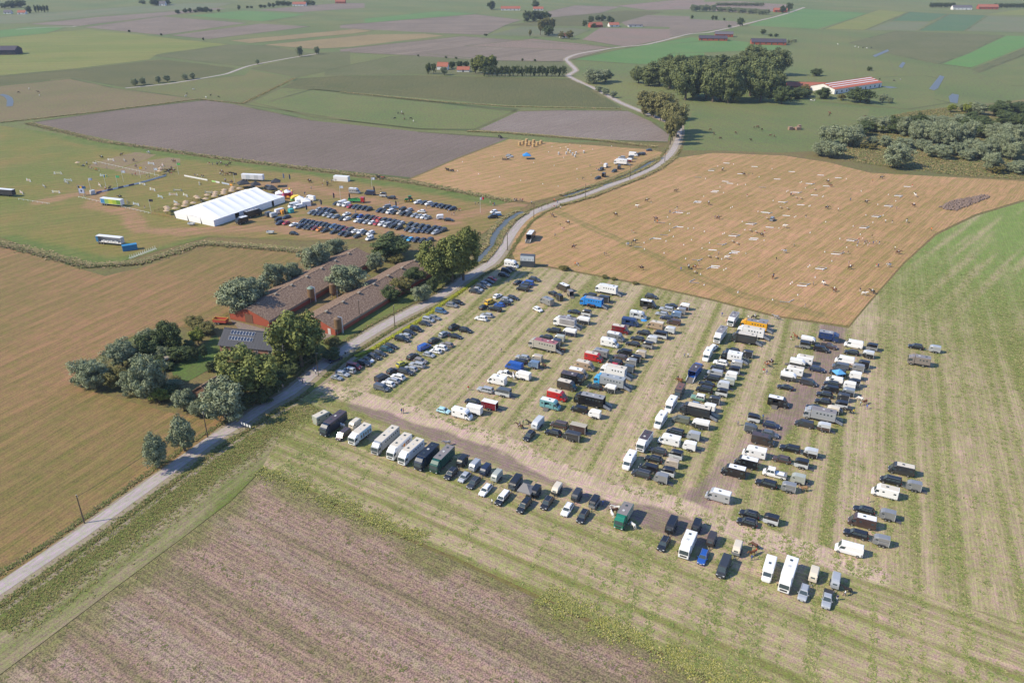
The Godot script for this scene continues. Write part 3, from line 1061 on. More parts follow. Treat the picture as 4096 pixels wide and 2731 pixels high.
func car_proto(type: String, cols: PackedStringArray) -> Node3D:
	var d: Array = CARS[type]
	var o := Node3D.new()
	var p := paint(cols[0])
	var rp := paint(cols[1]) if cols.size() > 1 else p
	var L: float = d[0]
	var W: float = d[1] * 0.5
	part(o, "body", cached(type + "body", func(mb): car_body(mb, d)), p)
	part(o, "cabin", cached(type + "cabin", func(mb): car_cabin(mb, d)), rp)
	part(o, "windscreen", cached(type + "ws", func(mb): screen(mb, d, 1.0)), glass())
	if type not in ["van", "bvan"]:
		part(o, "rear_window", cached(type + "rw", func(mb): screen(mb, d, 0.0)), glass())
	var cuts := [[0.06, 0.36], [0.39, 0.63], [0.66, 0.93]]
	if type in ["van", "bvan"]: cuts = [[0.74 if type == "bvan" else 0.70, 0.95]]
	elif type in ["pickup", "flatbed", "classic"]: cuts = [[0.08, 0.46], [0.52, 0.92]]
	elif type == "svan": cuts = [[0.06, 0.34], [0.66, 0.93]] if cols[0] in ["yellow", "black", "white"] else cuts
	for c in cuts:
		for side in [-1.0, 1.0]:
			part(o, "side_window", cached("%ssw%s%s" % [type, c[0], side], func(mb): pane(mb, d, c[0], c[1], 0.12 if d[2] < 2.4 else 0.05, 0.86 if d[2] < 2.4 else 0.62, side)), glass())
	for side in [-1.0, 1.0]:
		part(o, "headlight", cached(type + "hl%s" % side, func(mb): mb.box(Vector3(L / 2 - 0.13, d[8] - 0.12, side * W * 0.68), Vector3(0.2, 0.13, 0.34))), mat("lamp", Color(0.6, 0.62, 0.64), 0.15))
		part(o, "tail_light", cached(type + "tl%s" % side, func(mb): mb.box(Vector3(-L / 2 + 0.06, d[9] * 0.86, side * W * 0.78), Vector3(0.1, 0.2, 0.22))), mat("tail", Color(0.32, 0.01, 0.01), 0.2))
		part(o, "mirror", cached(type + "mi%s" % side, func(mb): mb.box(Vector3(d[4] - 0.32, d[3] + 0.07, side * (W + 0.09)), Vector3(0.12, 0.15, 0.2))), p)
	part(o, "bumper", cached(type + "bp", func(mb): mb.box(Vector3(L / 2 - 0.02, 0.42, 0), Vector3(0.14, 0.2, W * 1.3))), mat("trim", Color(0.03, 0.03, 0.032), 0.7))
	part(o, "number_plate", cached(type + "np", func(mb): mb.box(Vector3(L / 2 + 0.06, 0.47, 0), Vector3(0.02, 0.11, 0.5))), mat("plate", Color(0.7, 0.7, 0.68), 0.5))
	if type in ["estate", "suv", "suvbox", "mpv"]:
		for side in [-1.0, 1.0]:
			part(o, "roof_rail", cached(type + "rr%s" % side, func(mb): mb.bar(Vector3(d[6] + 0.2, d[2] + 0.02, side * W * 0.62), Vector3(d[5] - 0.2, d[2] + 0.02, side * W * 0.62), 0.05)), mat("rim", Color(0.4, 0.4, 0.42), 0.35, 0.6))
	if type == "suvbox":
		part(o, "roof_box", cached("roofbox", func(mb): mb.extrude([Vector2(-1.1, 1.76), Vector2(0.7, 1.76), Vector2(0.9, 1.86), Vector2(0.5, 2.06), Vector2(-0.9, 2.08), Vector2(-1.1, 1.95)], -0.42, 0.42)), paint("black"))
	if type == "pickup":
		part(o, "cargo_bed", cached("bed", func(mb):
			mb.box(Vector3(-1.72, 1.115, 0), Vector3(1.5, 0.012, 1.5))
			mb.box(Vector3(-1.72, 1.16, 0.84), Vector3(1.6, 0.1, 0.1)); mb.box(Vector3(-1.72, 1.16, -0.84), Vector3(1.6, 0.1, 0.1)); mb.box(Vector3(-2.53, 1.16, 0), Vector3(0.06, 0.1, 1.6))), mat("trim", Color(0.03, 0.03, 0.032), 0.7))
	if type == "flatbed":
		part(o, "cargo_bed", cached("flat", func(mb):
			mb.box(Vector3(-1.55, 0.98, 0), Vector3(2.75, 0.08, 2.05))
			for z in [-1.0, 1.0]: mb.box(Vector3(-1.55, 1.2, z), Vector3(2.75, 0.36, 0.05))
			mb.box(Vector3(-2.9, 1.2, 0), Vector3(0.05, 0.36, 2.05)); mb.box(Vector3(-0.2, 1.3, 0), Vector3(0.05, 0.6, 2.05))), paint("grey"))
	var r := 0.33 if d[2] < 1.6 else 0.37
	var fx := L / 2 - 0.85
	var rx := -L / 2 + 0.85 if L < 5.1 else -L / 2 + 1.05
	wheels(o, [[fx, W - 0.1], [fx, -W + 0.1], [rx, W - 0.1], [rx, -W + 0.1]], r)
	return o

func open_box(mb: MB, x0: float, x1: float, y0: float, y1: float, w: float):   # hollow box, open at the rear
	var cx := (x0 + x1) / 2
	mb.box(Vector3(cx, y0 + 0.05, 0), Vector3(x1 - x0, 0.1, w * 2))
	mb.box(Vector3(cx, y1 - 0.04, 0), Vector3(x1 - x0, 0.08, w * 2))
	for s in [-1.0, 1.0]:
		mb.box(Vector3(cx, (y0 + y1) / 2 + 0.01, s * (w - 0.04)), Vector3(x1 - x0, y1 - y0 - 0.18, 0.08))
	mb.box(Vector3(x1 - 0.04, (y0 + y1) / 2 + 0.01, 0), Vector3(0.08, y1 - y0 - 0.18, w * 2 - 0.16))

func shell(mb: MB, open: bool, p: Array, z0: float, z1: float, bevel: float, low: bool):   # closed body, or one open at the rear and to its other half
	if not open:
		mb.extrude(p, z0, z1, bevel)
		return
	mb.extrude(p, z0, z0 + 0.05, 0.01)
	mb.extrude(p, z1 - 0.05, z1, 0.01)
	var k := p.size()
	for i in k:
		var a: Vector2 = p[i]
		var b: Vector2 = p[(i + 1) % k]
		if absf(a.x - p[0].x) < 0.01 and absf(b.x - p[0].x) < 0.01: continue           # rear
		if absf(a.y - b.y) < 0.01 and absf(a.y - (1.45 if low else 1.452)) < 0.01: continue   # join between the halves
		mb.quad(Vector3(a.x, a.y, z1 - 0.01), Vector3(a.x, a.y, z0 + 0.01), Vector3(b.x, b.y, z0 + 0.01), Vector3(b.x, b.y, z1 - 0.01))

func van_box(mb: MB, H: float, open: bool):
	var p := [Vector2(-3.0, 0.5), Vector2(1.3, 0.5), Vector2(1.3, 2.12), Vector2(2.0, 2.2), Vector2(1.75, 2.52), Vector2(1.25, H), Vector2(-3.0, H)]
	if not open:
		mb.extrude(p, -1.1, 1.1, 0.09)
		return
	mb.extrude(p, -1.1, -1.02, 0.02)                     # far side
	for i in p.size():
		var a: Vector2 = p[i]
		var b: Vector2 = p[(i + 1) % p.size()]
		mb.quad(Vector3(a.x, a.y, 1.1), Vector3(a.x, a.y, -1.06), Vector3(b.x, b.y, -1.06), Vector3(b.x, b.y, 1.1))
	mb.box(Vector3(-0.85, 0.62, 0), Vector3(4.2, 0.08, 2.0))  # floor
	mb.extrude([Vector2(-3.0, 0.5), Vector2(-1.5, 0.5), Vector2(-1.5, H), Vector2(-3.0, H)], 1.02, 1.1, 0.01)
	mb.extrude([Vector2(0.0, 0.5), Vector2(1.3, 0.5), Vector2(1.3, 2.12), Vector2(2.0, 2.2), Vector2(1.75, 2.52), Vector2(1.25, H), Vector2(0.0, H)], 1.02, 1.1, 0.01)
	mb.extrude([Vector2(-1.5, 2.3), Vector2(0.0, 2.3), Vector2(0.0, H), Vector2(-1.5, H)], 1.02, 1.1, 0.01)

func hvan_proto(cols: PackedStringArray, ramp: bool, camper := false) -> Node3D:   # horse van: van cab with a taller box
	var d := [6.0, 2.02, 2.2, 1.3, 2.55, 1.95, 1.15, 1.12, 1.05, 0.8]
	var o := Node3D.new()
	var p := paint(cols[0])
	var rp := paint(cols[1]) if cols.size() > 1 else (paint("white") if cols[0] in ["white", "lightgrey", "silver"] else p)
	part(o, "cab", cached("hvbody", func(mb): car_body(mb, d)), p)
	part(o, "cab_top", cached("hvcab", func(mb): car_cabin(mb, d)), p)
	part(o, "windscreen", cached("hvws", func(mb): screen(mb, d, 1.0)), glass())
	for side in [-1.0, 1.0]:
		part(o, "side_window", cached("hvsw%s" % side, func(mb): pane(mb, d, 0.12, 0.9, 0.06, 0.85, side)), glass())
		part(o, "mirror", cached("hvmi%s" % side, func(mb): mb.box(Vector3(2.2, 1.45, side * 1.16), Vector3(0.14, 0.32, 0.22))), mat("trim", Color(0.03, 0.03, 0.032), 0.7))
		part(o, "headlight", cached("hvhl%s" % side, func(mb): mb.box(Vector3(2.85, 0.92, side * 0.68), Vector3(0.2, 0.2, 0.3))), mat("lamp", Color(0.6, 0.62, 0.64), 0.15))
		part(o, "tail_light", cached("hvtl%s" % side, func(mb): mb.box(Vector3(-3.02, 0.95, side * 0.95), Vector3(0.06, 0.3, 0.14))), mat("tail", Color(0.32, 0.01, 0.01), 0.2))
	var H := 2.78 if not camper else 2.95
	part(o, "box_body", cached("hvbox%s%s" % [H, ramp], func(mb): van_box(mb, H, ramp)), p)
	part(o, "roof", cached("hvroof%s" % H, func(mb): mb.extrude([Vector2(-2.9, H - 0.02), Vector2(1.2, H - 0.02), Vector2(1.15, H + 0.04), Vector2(-2.85, H + 0.04)], -0.92, 0.92, 0.03)), rp)
	part(o, "roof_hatch", cached("hatch%s" % H, func(mb): mb.box(Vector3(-0.3, H + 0.07, 0.0), Vector3(0.62, 0.08, 0.5))), glass())
	var wins := [[0.35, 1.85, 0.5], [-2.2, 1.85, 0.6]] if not camper else [[0.6, 1.7, 0.8], [-0.7, 1.7, 0.9], [-2.2, 1.7, 0.9]]
	for w in wins:
		for side in [-1.0, 1.0]:
			part(o, "window", cached("hvwin%s%s%s" % [w[0], w[2], side], func(mb): mb.box(Vector3(w[0], w[1], side * 1.102), Vector3(w[2], 0.42, 0.02))), glass())
	if ramp:
		part(o, "ramp", cached("hvramp", func(mb): mb.quad(Vector3(-1.5, 0.62, 1.13), Vector3(-1.5, 0.06, 2.45), Vector3(0.0, 0.06, 2.45), Vector3(0.0, 0.62, 1.13)); mb.box(Vector3(-0.75, 0.33, 1.79), Vector3(1.5, 0.06, 1.38), Basis(Vector3.RIGHT, 0.40))), mat("ramp", Color(0.11, 0.10, 0.09), 0.9))
	wheels(o, [[2.0, 0.92], [2.0, -0.92], [-1.75, 0.95], [-1.75, -0.95]], 0.36)
	return o

func lorry_proto(cols: PackedStringArray, L: float, ramp: bool, stock := false) -> Node3D:
	var o := Node3D.new()
	var p := paint(cols[0])
	var second := cols[1] if cols.size() > 1 else cols[0]
	var box_p := p
	var rp := paint(second)
	if second in ["greybox", "whitebox"]:
		box_p = paint(second)
	if stock: rp = paint("taupe")
	if second == "whitegrey" or second == "redwhite": rp = paint(second)
	var f := L / 2
	var H := 3.55 if L > 7.6 else 3.2
	var key := "lorry%s" % L
	part(o, "cab", cached(key + "cab", func(mb):
		mb.extrude([Vector2(f - 1.9, 0.55), Vector2(f - 0.05, 0.55), Vector2(f, 0.9), Vector2(f - 0.02, 1.55), Vector2(f - 0.2, 2.62), Vector2(f - 0.4, 2.75), Vector2(f - 1.9, 2.78)], -1.16, 1.16, 0.08)), p)
	part(o, "wind_deflector", cached(key + "def", func(mb): mb.extrude([Vector2(f - 1.85, 2.74), Vector2(f - 0.6, 2.74), Vector2(f - 1.2, H - 0.1), Vector2(f - 1.85, H - 0.02)], -1.05, 1.05, 0.05)), p)
	part(o, "windscreen", cached(key + "ws", func(mb): mb.quad(Vector3(f + 0.005, 1.56, 1.02), Vector3(f + 0.005, 1.56, -1.02), Vector3(f - 0.165, 2.5, -0.98), Vector3(f - 0.165, 2.5, 0.98))), glass())
	for side in [-1.0, 1.0]:
		part(o, "side_window", cached(key + "sw%s" % side, func(mb): mb.box(Vector3(f - 0.85, 2.02, side * 1.162), Vector3(0.95, 0.75, 0.02))), glass())
		part(o, "mirror", cached(key + "mi%s" % side, func(mb): mb.box(Vector3(f - 0.1, 2.0, side * 1.33), Vector3(0.14, 0.5, 0.2))), mat("trim", Color(0.03, 0.03, 0.032), 0.7))
		part(o, "headlight", cached(key + "hl%s" % side, func(mb): mb.box(Vector3(f - 0.03, 0.72, side * 0.85), Vector3(0.1, 0.18, 0.36))), mat("lamp", Color(0.6, 0.62, 0.64), 0.15))
	part(o, "grille", cached(key + "gr", func(mb): mb.box(Vector3(f - 0.005, 1.1, 0), Vector3(0.03, 0.4, 1.5))), mat("trim", Color(0.03, 0.03, 0.032), 0.7))
	part(o, "chassis", cached(key + "ch", func(mb): mb.box(Vector3(-0.4, 0.72, 0), Vector3(L - 1.0, 0.3, 1.7)); mb.box(Vector3(-0.6, 0.7, 0), Vector3(L * 0.36, 0.42, 2.3))), mat("trim", Color(0.03, 0.03, 0.032), 0.7))
	part(o, "box_body", cached(key + "box%s" % ramp, func(mb):
		if ramp: open_box(mb, -f, f - 2.0, 0.95, H, 1.25)
		else: mb.extrude([Vector2(-f, 0.95), Vector2(f - 2.0, 0.95), Vector2(f - 2.0, H), Vector2(-f, H)], -1.25, 1.25, 0.05)), box_p)
	part(o, "roof", cached(key + "roof", func(mb): mb.extrude([Vector2(-f + 0.06, H - 0.02), Vector2(f - 2.06, H - 0.02), Vector2(f - 2.1, H + 0.03), Vector2(-f + 0.1, H + 0.03)], -1.17, 1.17, 0.03)), rp)
	for i in int(L / 3.0):
		part(o, "roof_hatch", cached(key + "rh%d" % i, func(mb): mb.box(Vector3(-f + 1.4 + i * 2.0, H + 0.06, 0.1), Vector3(0.6, 0.08, 0.55))), mat("hatch", Color(0.5, 0.5, 0.48), 0.5) if i % 2 else glass())
	if stock:
		for i in int((L - 2.4) / 0.42):
			for side in [-1.0, 1.0]:
				part(o, "slat", cached(key + "sl%d%s" % [i, side], func(mb): mb.box(Vector3(-f + 0.3 + i * 0.42, (H + 1.2) * 0.5, side * 1.262), Vector3(0.24, H - 1.5, 0.03))), paint("brown" if second == "brown" else "cream"))
	else:
		var nw := int((L - 3.6) / 0.95)
		for i in nw:
			for side in [-1.0, 1.0]:
				part(o, "window", cached(key + "w%d%s" % [i, side], func(mb): mb.box(Vector3(-f + 1.1 + i * 0.95, H - 0.85, side * 1.256), Vector3(0.42, 0.45, 0.025))), glass())
	for side in [-1.0, 1.0]:
		part(o, "tail_light", cached(key + "tl%s" % side, func(mb): mb.box(Vector3(-f - 0.02, 0.85, side * 1.0), Vector3(0.06, 0.2, 0.3))), mat("tail", Color(0.32, 0.01, 0.01), 0.2))
	if ramp:
		part(o, "ramp", cached(key + "ramp", func(mb): mb.box(Vector3(-f - 1.15, 0.56, 0), Vector3(2.45, 0.08, 2.2), Basis(Vector3.BACK, 0.40))), mat("ramp", Color(0.11, 0.10, 0.09), 0.9))
		for side in [-1.0, 1.0]:
			part(o, "ramp_gate", cached(key + "gate%s" % side, func(mb):
				for k in 3:
					mb.bar(Vector3(-f - 0.05, 1.15 + k * 0.32, side * 1.12), Vector3(-f - 2.1, 0.35 + k * 0.32, side * 1.12), 0.07)), paint("lightgrey"))
	var sp := [[f - 1.15, 0.95], [f - 1.15, -0.95], [-f + 1.9, 0.95], [-f + 1.9, -0.95]]
	if L > 9.2:
		sp.append_array([[-f + 3.0, 0.95], [-f + 3.0, -0.95]])
	wheels(o, sp, 0.47, 0.42)
	return o

func trailer_proto(type: String, cols: PackedStringArray, ramp: bool) -> Node3D:
	var o := Node3D.new()
	var p := paint(cols[0])
	var rp := paint(cols[1]) if cols.size() > 1 else p
	var l := 1.62 if type == "trailer" else 2.25
	var H := 2.45 if type == "trailer" else 2.55
	var W := 0.86 if type == "trailer" else 0.95
	var bl := type == "btrailer"
	part(o, "side_panels", cached(type + "low%s" % ramp, func(mb): shell(mb, ramp, [Vector2(-l, 0.42), Vector2(l - 0.1, 0.42), Vector2(l + (0.05 if bl else 0.22), 0.75), Vector2(l + (0.05 if bl else 0.2), 1.45), Vector2(-l, 1.45)], -W, W, 0.05, true)), p)
	if bl:
		part(o, "upper_panels", cached(type + "up%s" % ramp, func(mb): shell(mb, ramp, [Vector2(-l, 1.452), Vector2(l + 0.05, 1.452), Vector2(l + 0.05, H), Vector2(-l, H)], -W, W, 0.05, false)), p)
		part(o, "roof", cached(type + "rf", func(mb): mb.extrude([Vector2(-l - 0.03, H + 0.002), Vector2(l + 0.08, H + 0.002), Vector2(l, H + 0.08), Vector2(-l, H + 0.08)], -W - 0.03, W + 0.03, 0.03)), rp)
	else:
		part(o, "roof", cached(type + "up%s" % ramp, func(mb): shell(mb, ramp, [Vector2(-l, 1.452), Vector2(l + 0.2, 1.452), Vector2(l + 0.02, 1.95), Vector2(l - 0.35, 2.28), Vector2(l - 0.8, H - 0.02), Vector2(-l + 0.6, H), Vector2(-l, H - 0.06)], -W + 0.02, W - 0.02, 0.14, false)), rp)
	part(o, "front_window", cached(type + "fw", func(mb): mb.quad(Vector3(l + 0.19 - (0.12 if bl else 0.0), 1.55, 0.45), Vector3(l + 0.19 - (0.12 if bl else 0.0), 1.55, -0.45), Vector3(l + 0.07, 1.85, -0.42), Vector3(l + 0.07, 1.85, 0.42))), glass())
	for side in [-1.0, 1.0]:
		part(o, "window", cached(type + "sw%s" % side, func(mb): mb.box(Vector3(l - 0.55, 1.78, side * (W - 0.005)), Vector3(0.5, 0.26, 0.03))), glass())
		part(o, "mudguard", cached(type + "mg%s" % side, func(mb): mb.extrude([Vector2(-1.0, 0.55), Vector2(0.75, 0.55), Vector2(0.55, 0.78), Vector2(-0.8, 0.78)], side * (W + 0.1) - 0.12, side * (W + 0.1) + 0.12, 0.03)), mat("trim", Color(0.03, 0.03, 0.032), 0.7))
		part(o, "frame_post", cached(type + "fp%s" % side, func(mb): mb.box(Vector3(-l + 0.05, 1.4, side * (W + 0.004)), Vector3(0.09, 1.95, 0.02)); mb.box(Vector3(l - 0.95, 0.95, side * (W + 0.004)), Vector3(0.06, 1.0, 0.02))), paint("lightgrey"))
		part(o, "tail_light", cached(type + "tl%s" % side, func(mb): mb.box(Vector3(-l - 0.02, 0.6, side * (W - 0.12)), Vector3(0.05, 0.14, 0.2))), mat("tail", Color(0.32, 0.01, 0.01), 0.2))
	part(o, "drawbar", cached(type + "db", func(mb):
		mb.bar(Vector3(l - 0.1, 0.44, 0.55), Vector3(l + 1.15, 0.46, 0), 0.09); mb.bar(Vector3(l - 0.1, 0.44, -0.55), Vector3(l + 1.15, 0.46, 0), 0.09)
		mb.bar(Vector3(l + 1.0, 0.46, 0), Vector3(l + 1.4, 0.48, 0), 0.1)), mat("galvanised", Color(0.33, 0.34, 0.34), 0.5, 0.5))
	part(o, "jockey_wheel", cached(type + "jw", func(mb): mb.bar(Vector3(l + 0.85, 0.06, 0.16), Vector3(l + 0.85, 0.8, 0.16), 0.06); mb.cyl(Vector3(l + 0.85, 0.1, 0.12), Vector3(l + 0.85, 0.1, 0.2), 0.1, 0.1, 8)), mat("trim", Color(0.03, 0.03, 0.032), 0.7))
	if ramp:
		part(o, "ramp", cached(type + "ramp", func(mb): mb.box(Vector3(-l - 0.72, 0.26, 0), Vector3(1.5, 0.06, W * 1.7), Basis(Vector3.BACK, 0.26))), mat("ramp", Color(0.11, 0.10, 0.09), 0.9))
	wheels(o, [[0.28, W + 0.1], [0.28, -W - 0.1], [-0.5, W + 0.1], [-0.5, -W - 0.1]], 0.32, 0.2)
	return o

const NAMES := {
	"hatch": ["hatchback_car", "hatchback", "car"], "sedan": ["saloon_car", "saloon car", "car"], "estate": ["estate_car", "estate car", "car"], "suv": ["suv_car", "off-road car", "car"], "suvbox": ["suv_car", "car with roof box", "car"],
	"mpv": ["minibus_van", "windowed van", "van"], "van": ["panel_van", "panel van", "van"], "svan": ["small_van", "small van", "van"], "bvan": ["large_panel_van", "large panel van", "van"], "pickup": ["pickup_truck", "open pickup", "pickup"],
	"pickcan": ["pickup_truck", "pickup with canopy", "pickup"], "flatbed": ["flatbed_truck", "crew cab flatbed", "truck"], "classic": ["classic_car", "classic car", "car"], "defender": ["off_road_car", "boxy off-road car", "car"],
	"hvan": ["horse_van", "horse van", "van"], "camper": ["camper_van", "motorhome", "camper"], "lorry": ["horse_lorry", "horse lorry", "truck"], "stock": ["livestock_lorry", "slatted livestock lorry", "truck"],
	"trailer": ["horse_trailer", "horse trailer", "trailer"], "ltrailer": ["long_horse_trailer", "long trailer", "trailer"], "btrailer": ["box_trailer", "box trailer", "trailer"],
}
const COLOUR_WORDS := {"darkgrey": "dark grey", "lightgrey": "light grey", "steelgrey": "steel grey", "blue2": "mid blue", "skyblue": "sky blue", "cyan": "bright blue", "paleblue": "pale blue", "bluegrey": "blue grey", "darkteal": "dark teal", "inkblue": "ink blue", "navyblue": "dark blue", "darkbrown": "dark brown", "limeyellow": "lime yellow", "sagegreen": "sage green", "tanroof": "tan", "greyroof": "grey", "redwhite": "red", "greybox": "grey", "whitebox": "white", "whitegrey": "white", "forest": "dark green", "greige": "stone grey"}
# row: [phrase, counted from, axis (unit x, z)]
const ROWS := {
	"r0": ["lane-side car row", "track"], "r1a": ["rear car line", "track"], "r1b": ["front car line", "track"], "r2": ["first trailer row", "track"],
	"r3a": ["side-door van line", "track"], "r3b": ["second trailer row", "track"], "r4a": ["motorhome line", "track"], "r4b": ["third trailer row", "track"],
	"r5a": ["fourth trailer row", "track"], "r5b": ["fifth trailer row", "track"], "r6": ["short outer row", "track"], "r7": ["far corner", "track"],
	"rb": ["lower row", "lane"], "e1": ["barn-side row", "marquee"], "e2": ["second marquee row", "marquee"], "e3": ["third marquee row", "marquee"],
	"e4": ["fourth marquee row", "marquee"], "e5": ["fifth marquee row", "marquee"], "e6": ["sixth marquee row", "marquee"], "e7": ["tractor-side row", "marquee"],
	"ev": ["showground", "ring"], "dr": ["driving field", "marquee"], "ar": ["dressage field", "marquee"], "fm": ["farmhouse lane", "house"],
}

func colour_word(c: String) -> String:
	return COLOUR_WORDS.get(c, c)

func lettering(o: Node3D):                              # the name printed on the white lorry's side
	for a in [["Pico", 2.75, Color(0.20, 0.02, 0.03)], ["Bello", 2.15, Color(0.20, 0.02, 0.03)]]:
		var tm := TextMesh.new()
		tm.text = a[0]
		tm.font_size = 64
		tm.pixel_size = 0.0105
		tm.depth = 0.02
		var p := part(o, "lettering", tm, mat("letter_red", a[2], 0.6), Vector3(-2.4, a[1], -1.27))
		p.rotation.y = PI
	part(o, "emblem", cached("emblem", func(mb): mb.cyl(Vector3(-0.6, 2.4, -1.285), Vector3(-0.6, 2.4, -1.255), 0.5, 0.5, 16)), mat("emblem_orange", Color(0.62, 0.22, 0.03), 0.6))

func horse_print(o: Node3D):                            # pale blue side print with brown figures
	part(o, "side_print", box_mesh(Vector3(5.0, 2.0, 0.02)), mat("print_blue", Color(0.36, 0.55, 0.66), 0.6), Vector3(-1.1, 2.1, -1.264))
	for i in 5:
		part(o, "print_figure", box_mesh(Vector3(0.55, 0.9 + 0.3 * (i % 2), 0.02)), mat("print_brown", Color(0.14, 0.10, 0.07), 0.6), Vector3(-3.0 + i * 0.95, 1.85, -1.276))

func build_vehicles():
	var protos := {}
	for row in VEHICLES:
		var list := []
		for it in VEHICLES[row].split("; "):
			var a: PackedStringArray = it.split(" ")
			var x := float(a[2])
			var z := float(a[3])
			var k: float
			if row[0] == "r" and row != "rb":
				k = x * 0.39 - z * 0.92
			else:
				k = x
			list.append([k, a[0], a[1], x, z, float(a[4]), a[5] == "1", float(a[6])])
		list.sort_custom(func(p, q): return p[0] < q[0])
		var nv := 0
		var nt := 0
		for v in list:
			var type: String = v[1]
			var cols: PackedStringArray = v[2].split("/")
			var is_tr: bool = type.ends_with("trailer")
			var key := "%s|%s|%s|%s" % [type, v[2], v[6], v[7]]
			if not protos.has(key):
				if type == "hvan": protos[key] = hvan_proto(cols, v[6])
				elif type == "camper": protos[key] = hvan_proto(cols, false, true)
				elif type == "lorry" or type == "stock": protos[key] = lorry_proto(cols, v[7] if v[7] > 0.0 else 8.5, v[6], type == "stock")
				elif is_tr: protos[key] = trailer_proto(type, cols, v[6])
				else: protos[key] = car_proto(type, cols)
			var o: Node3D = protos[key].duplicate()
			var nm: Array = NAMES[type]
			o.name = numbered(nm[0])
			add_child(o)
			o.position = Vector3(v[3], 0.006, v[4])
			o.rotation.y = heading(v[5] + rng.randf_range(-2.0, 2.0))
			var words: String = colour_word(cols[0]) + " " + nm[1]
			if cols.size() > 1 and colour_word(cols[1]) != colour_word(cols[0]):
				words += " with %s %s" % [colour_word(cols[1]), "box" if cols[1].ends_with("box") else ("slats" if type == "stock" else "roof")]
			var k := 0
			if is_tr:
				nt += 1; k = nt
			else:
				nv += 1; k = nv
			var info: Array = ROWS[row]
			if row == "rb" and type == "lorry" and nv == 6: lettering(o)
			if row == "rb" and type == "lorry" and nv == 4: horse_print(o)
			if row == "r5b" and type == "bvan" and v[4] > -236.0:
				part(o, "red_stripe", box_mesh(Vector3(4.2, 0.07, 0.02)), mat("stripe_red", Color(0.5, 0.03, 0.03), 0.5), Vector3(-0.5, 0.8, -1.03))
			tag(o, "%s, %s %s from %s in %s" % [words, ordinal(k), "trailer" if is_tr else "vehicle", info[1], info[0]], nm[2], "vehicles of the " + info[0])
	for key in protos:
		protos[key].free()

# ---------------------------------------------------------------- buildings
func frame_at(o: Vector2, u: Vector2) -> Transform3D:    # local +X along u, +Z to its right
	var x := Vector3(u.x, 0, u.y).normalized()
	return Transform3D(Basis(x, Vector3.UP, x.cross(Vector3.UP)), Vector3(o.x, 0, o.y))

func roof_material(key: String, c: Color, c2: Color, scale: float) -> StandardMaterial3D:
	if mats.has(key): return mats[key]
	var m := StandardMaterial3D.new()
	var im := Image.create(256, 256, false, Image.FORMAT_RGB8)
	var f := FastNoiseLite.new()
	f.seed = key.length(); f.frequency = 0.05; f.fractal_octaves = 5
	for y in 256:
		for x in 256:
			var t := clampf((0.3 if key == "eternit" else 0.5) + 2.0 * f.get_noise_2d(x, y) + 0.7 * f.get_noise_2d(x * 5.0, y * 5.0), 0.0, 1.0)
			im.set_pixel(x, y, c.lerp(c2, t).linear_to_srgb())
	im.generate_mipmaps()
	m.albedo_texture = ImageTexture.create_from_image(im)
	m.uv1_triplanar = true
	m.uv1_world_triplanar = true
	m.uv1_scale = Vector3.ONE * scale
	m.roughness = 0.9
	mats[key] = m
	return m

# a gabled hall: length along local x, width along local z (0..W), eaves E, ridge R
func hall(n: String, label: String, category: String, t: Transform3D, L: float, W: float, E: float, R: float, wall: Material, roof: Material, opts := {}) -> Node3D:
	var o := thing(n, label, category)
	o.transform = t
	var mb := MB.new()
	var th := 0.3
	for z in [th / 2, W - th / 2]:
		mb.box(Vector3(L / 2, E / 2, z), Vector3(L, E, th))
	var wm := part(o, "wall", mb.mesh(), wall)
	mb = MB.new()
	for x in [0.02, L - th - 0.02]:
		var prof := [Vector2(0.3, 0), Vector2(W - 0.3, 0), Vector2(W - 0.3, E), Vector2(W / 2, R - 0.08), Vector2(0.3, E)]
		for i in range(1, 4):
			mb.tri(Vector3(x, prof[0].y, prof[0].x), Vector3(x, prof[i].y, prof[i].x), Vector3(x, prof[i + 1].y, prof[i + 1].x))
			mb.tri(Vector3(x + th, prof[0].y, prof[0].x), Vector3(x + th, prof[i + 1].y, prof[i + 1].x), Vector3(x + th, prof[i].y, prof[i].x))
	part(o, "gable", mb.mesh(), wall)
	var ov := 0.5
	var slope := atan2(R - E, W / 2)
	var ln := Vector2(W / 2, R - E).length() + ov
	for side in [0, 1]:
		# each roof slope is laid in overlapping courses of sheets
		var rows: int = opts.get("rows", 5)
		var cols: int = opts.get("cols", int(L / 6.0))
		var slab := part(o, "roof", box_mesh(Vector3(L + 0.8, 0.10, ln)), roof)
		var cz := W / 4 - ov * 0.5 * cos(slope)
		var cyy := (E + R) / 2 - ov * 0.5 * sin(slope)
		slab.transform = Transform3D(Basis(Vector3.RIGHT, -slope if side == 0 else slope), Vector3(L / 2, cyy + 0.02, cz if side == 0 else W - cz))
		if opts.get("sheets", false):
			var sh := Vector3((L + 0.8) / cols - 0.04, 0.03, ln / rows + 0.12)
			for i in cols:
				for j in rows:
					var q := part(slab, "roof_sheet", box_mesh(sh), roof)
					q.position = Vector3(-(L + 0.8) / 2 + (i + 0.5) * (L + 0.8) / cols, 0.072 + 0.006 * ((i * 3 + j * 2) % 4), -ln / 2 + (j + 0.5) * ln / rows)
					q.rotation.x = (-0.02 if side == 0 else 0.02)
	part(o, "ridge_cap", box_mesh(Vector3(L + 0.8, 0.14, 0.5)), opts.get("ridge", roof), Vector3(L / 2, R + 0.09, W / 2))
	return o

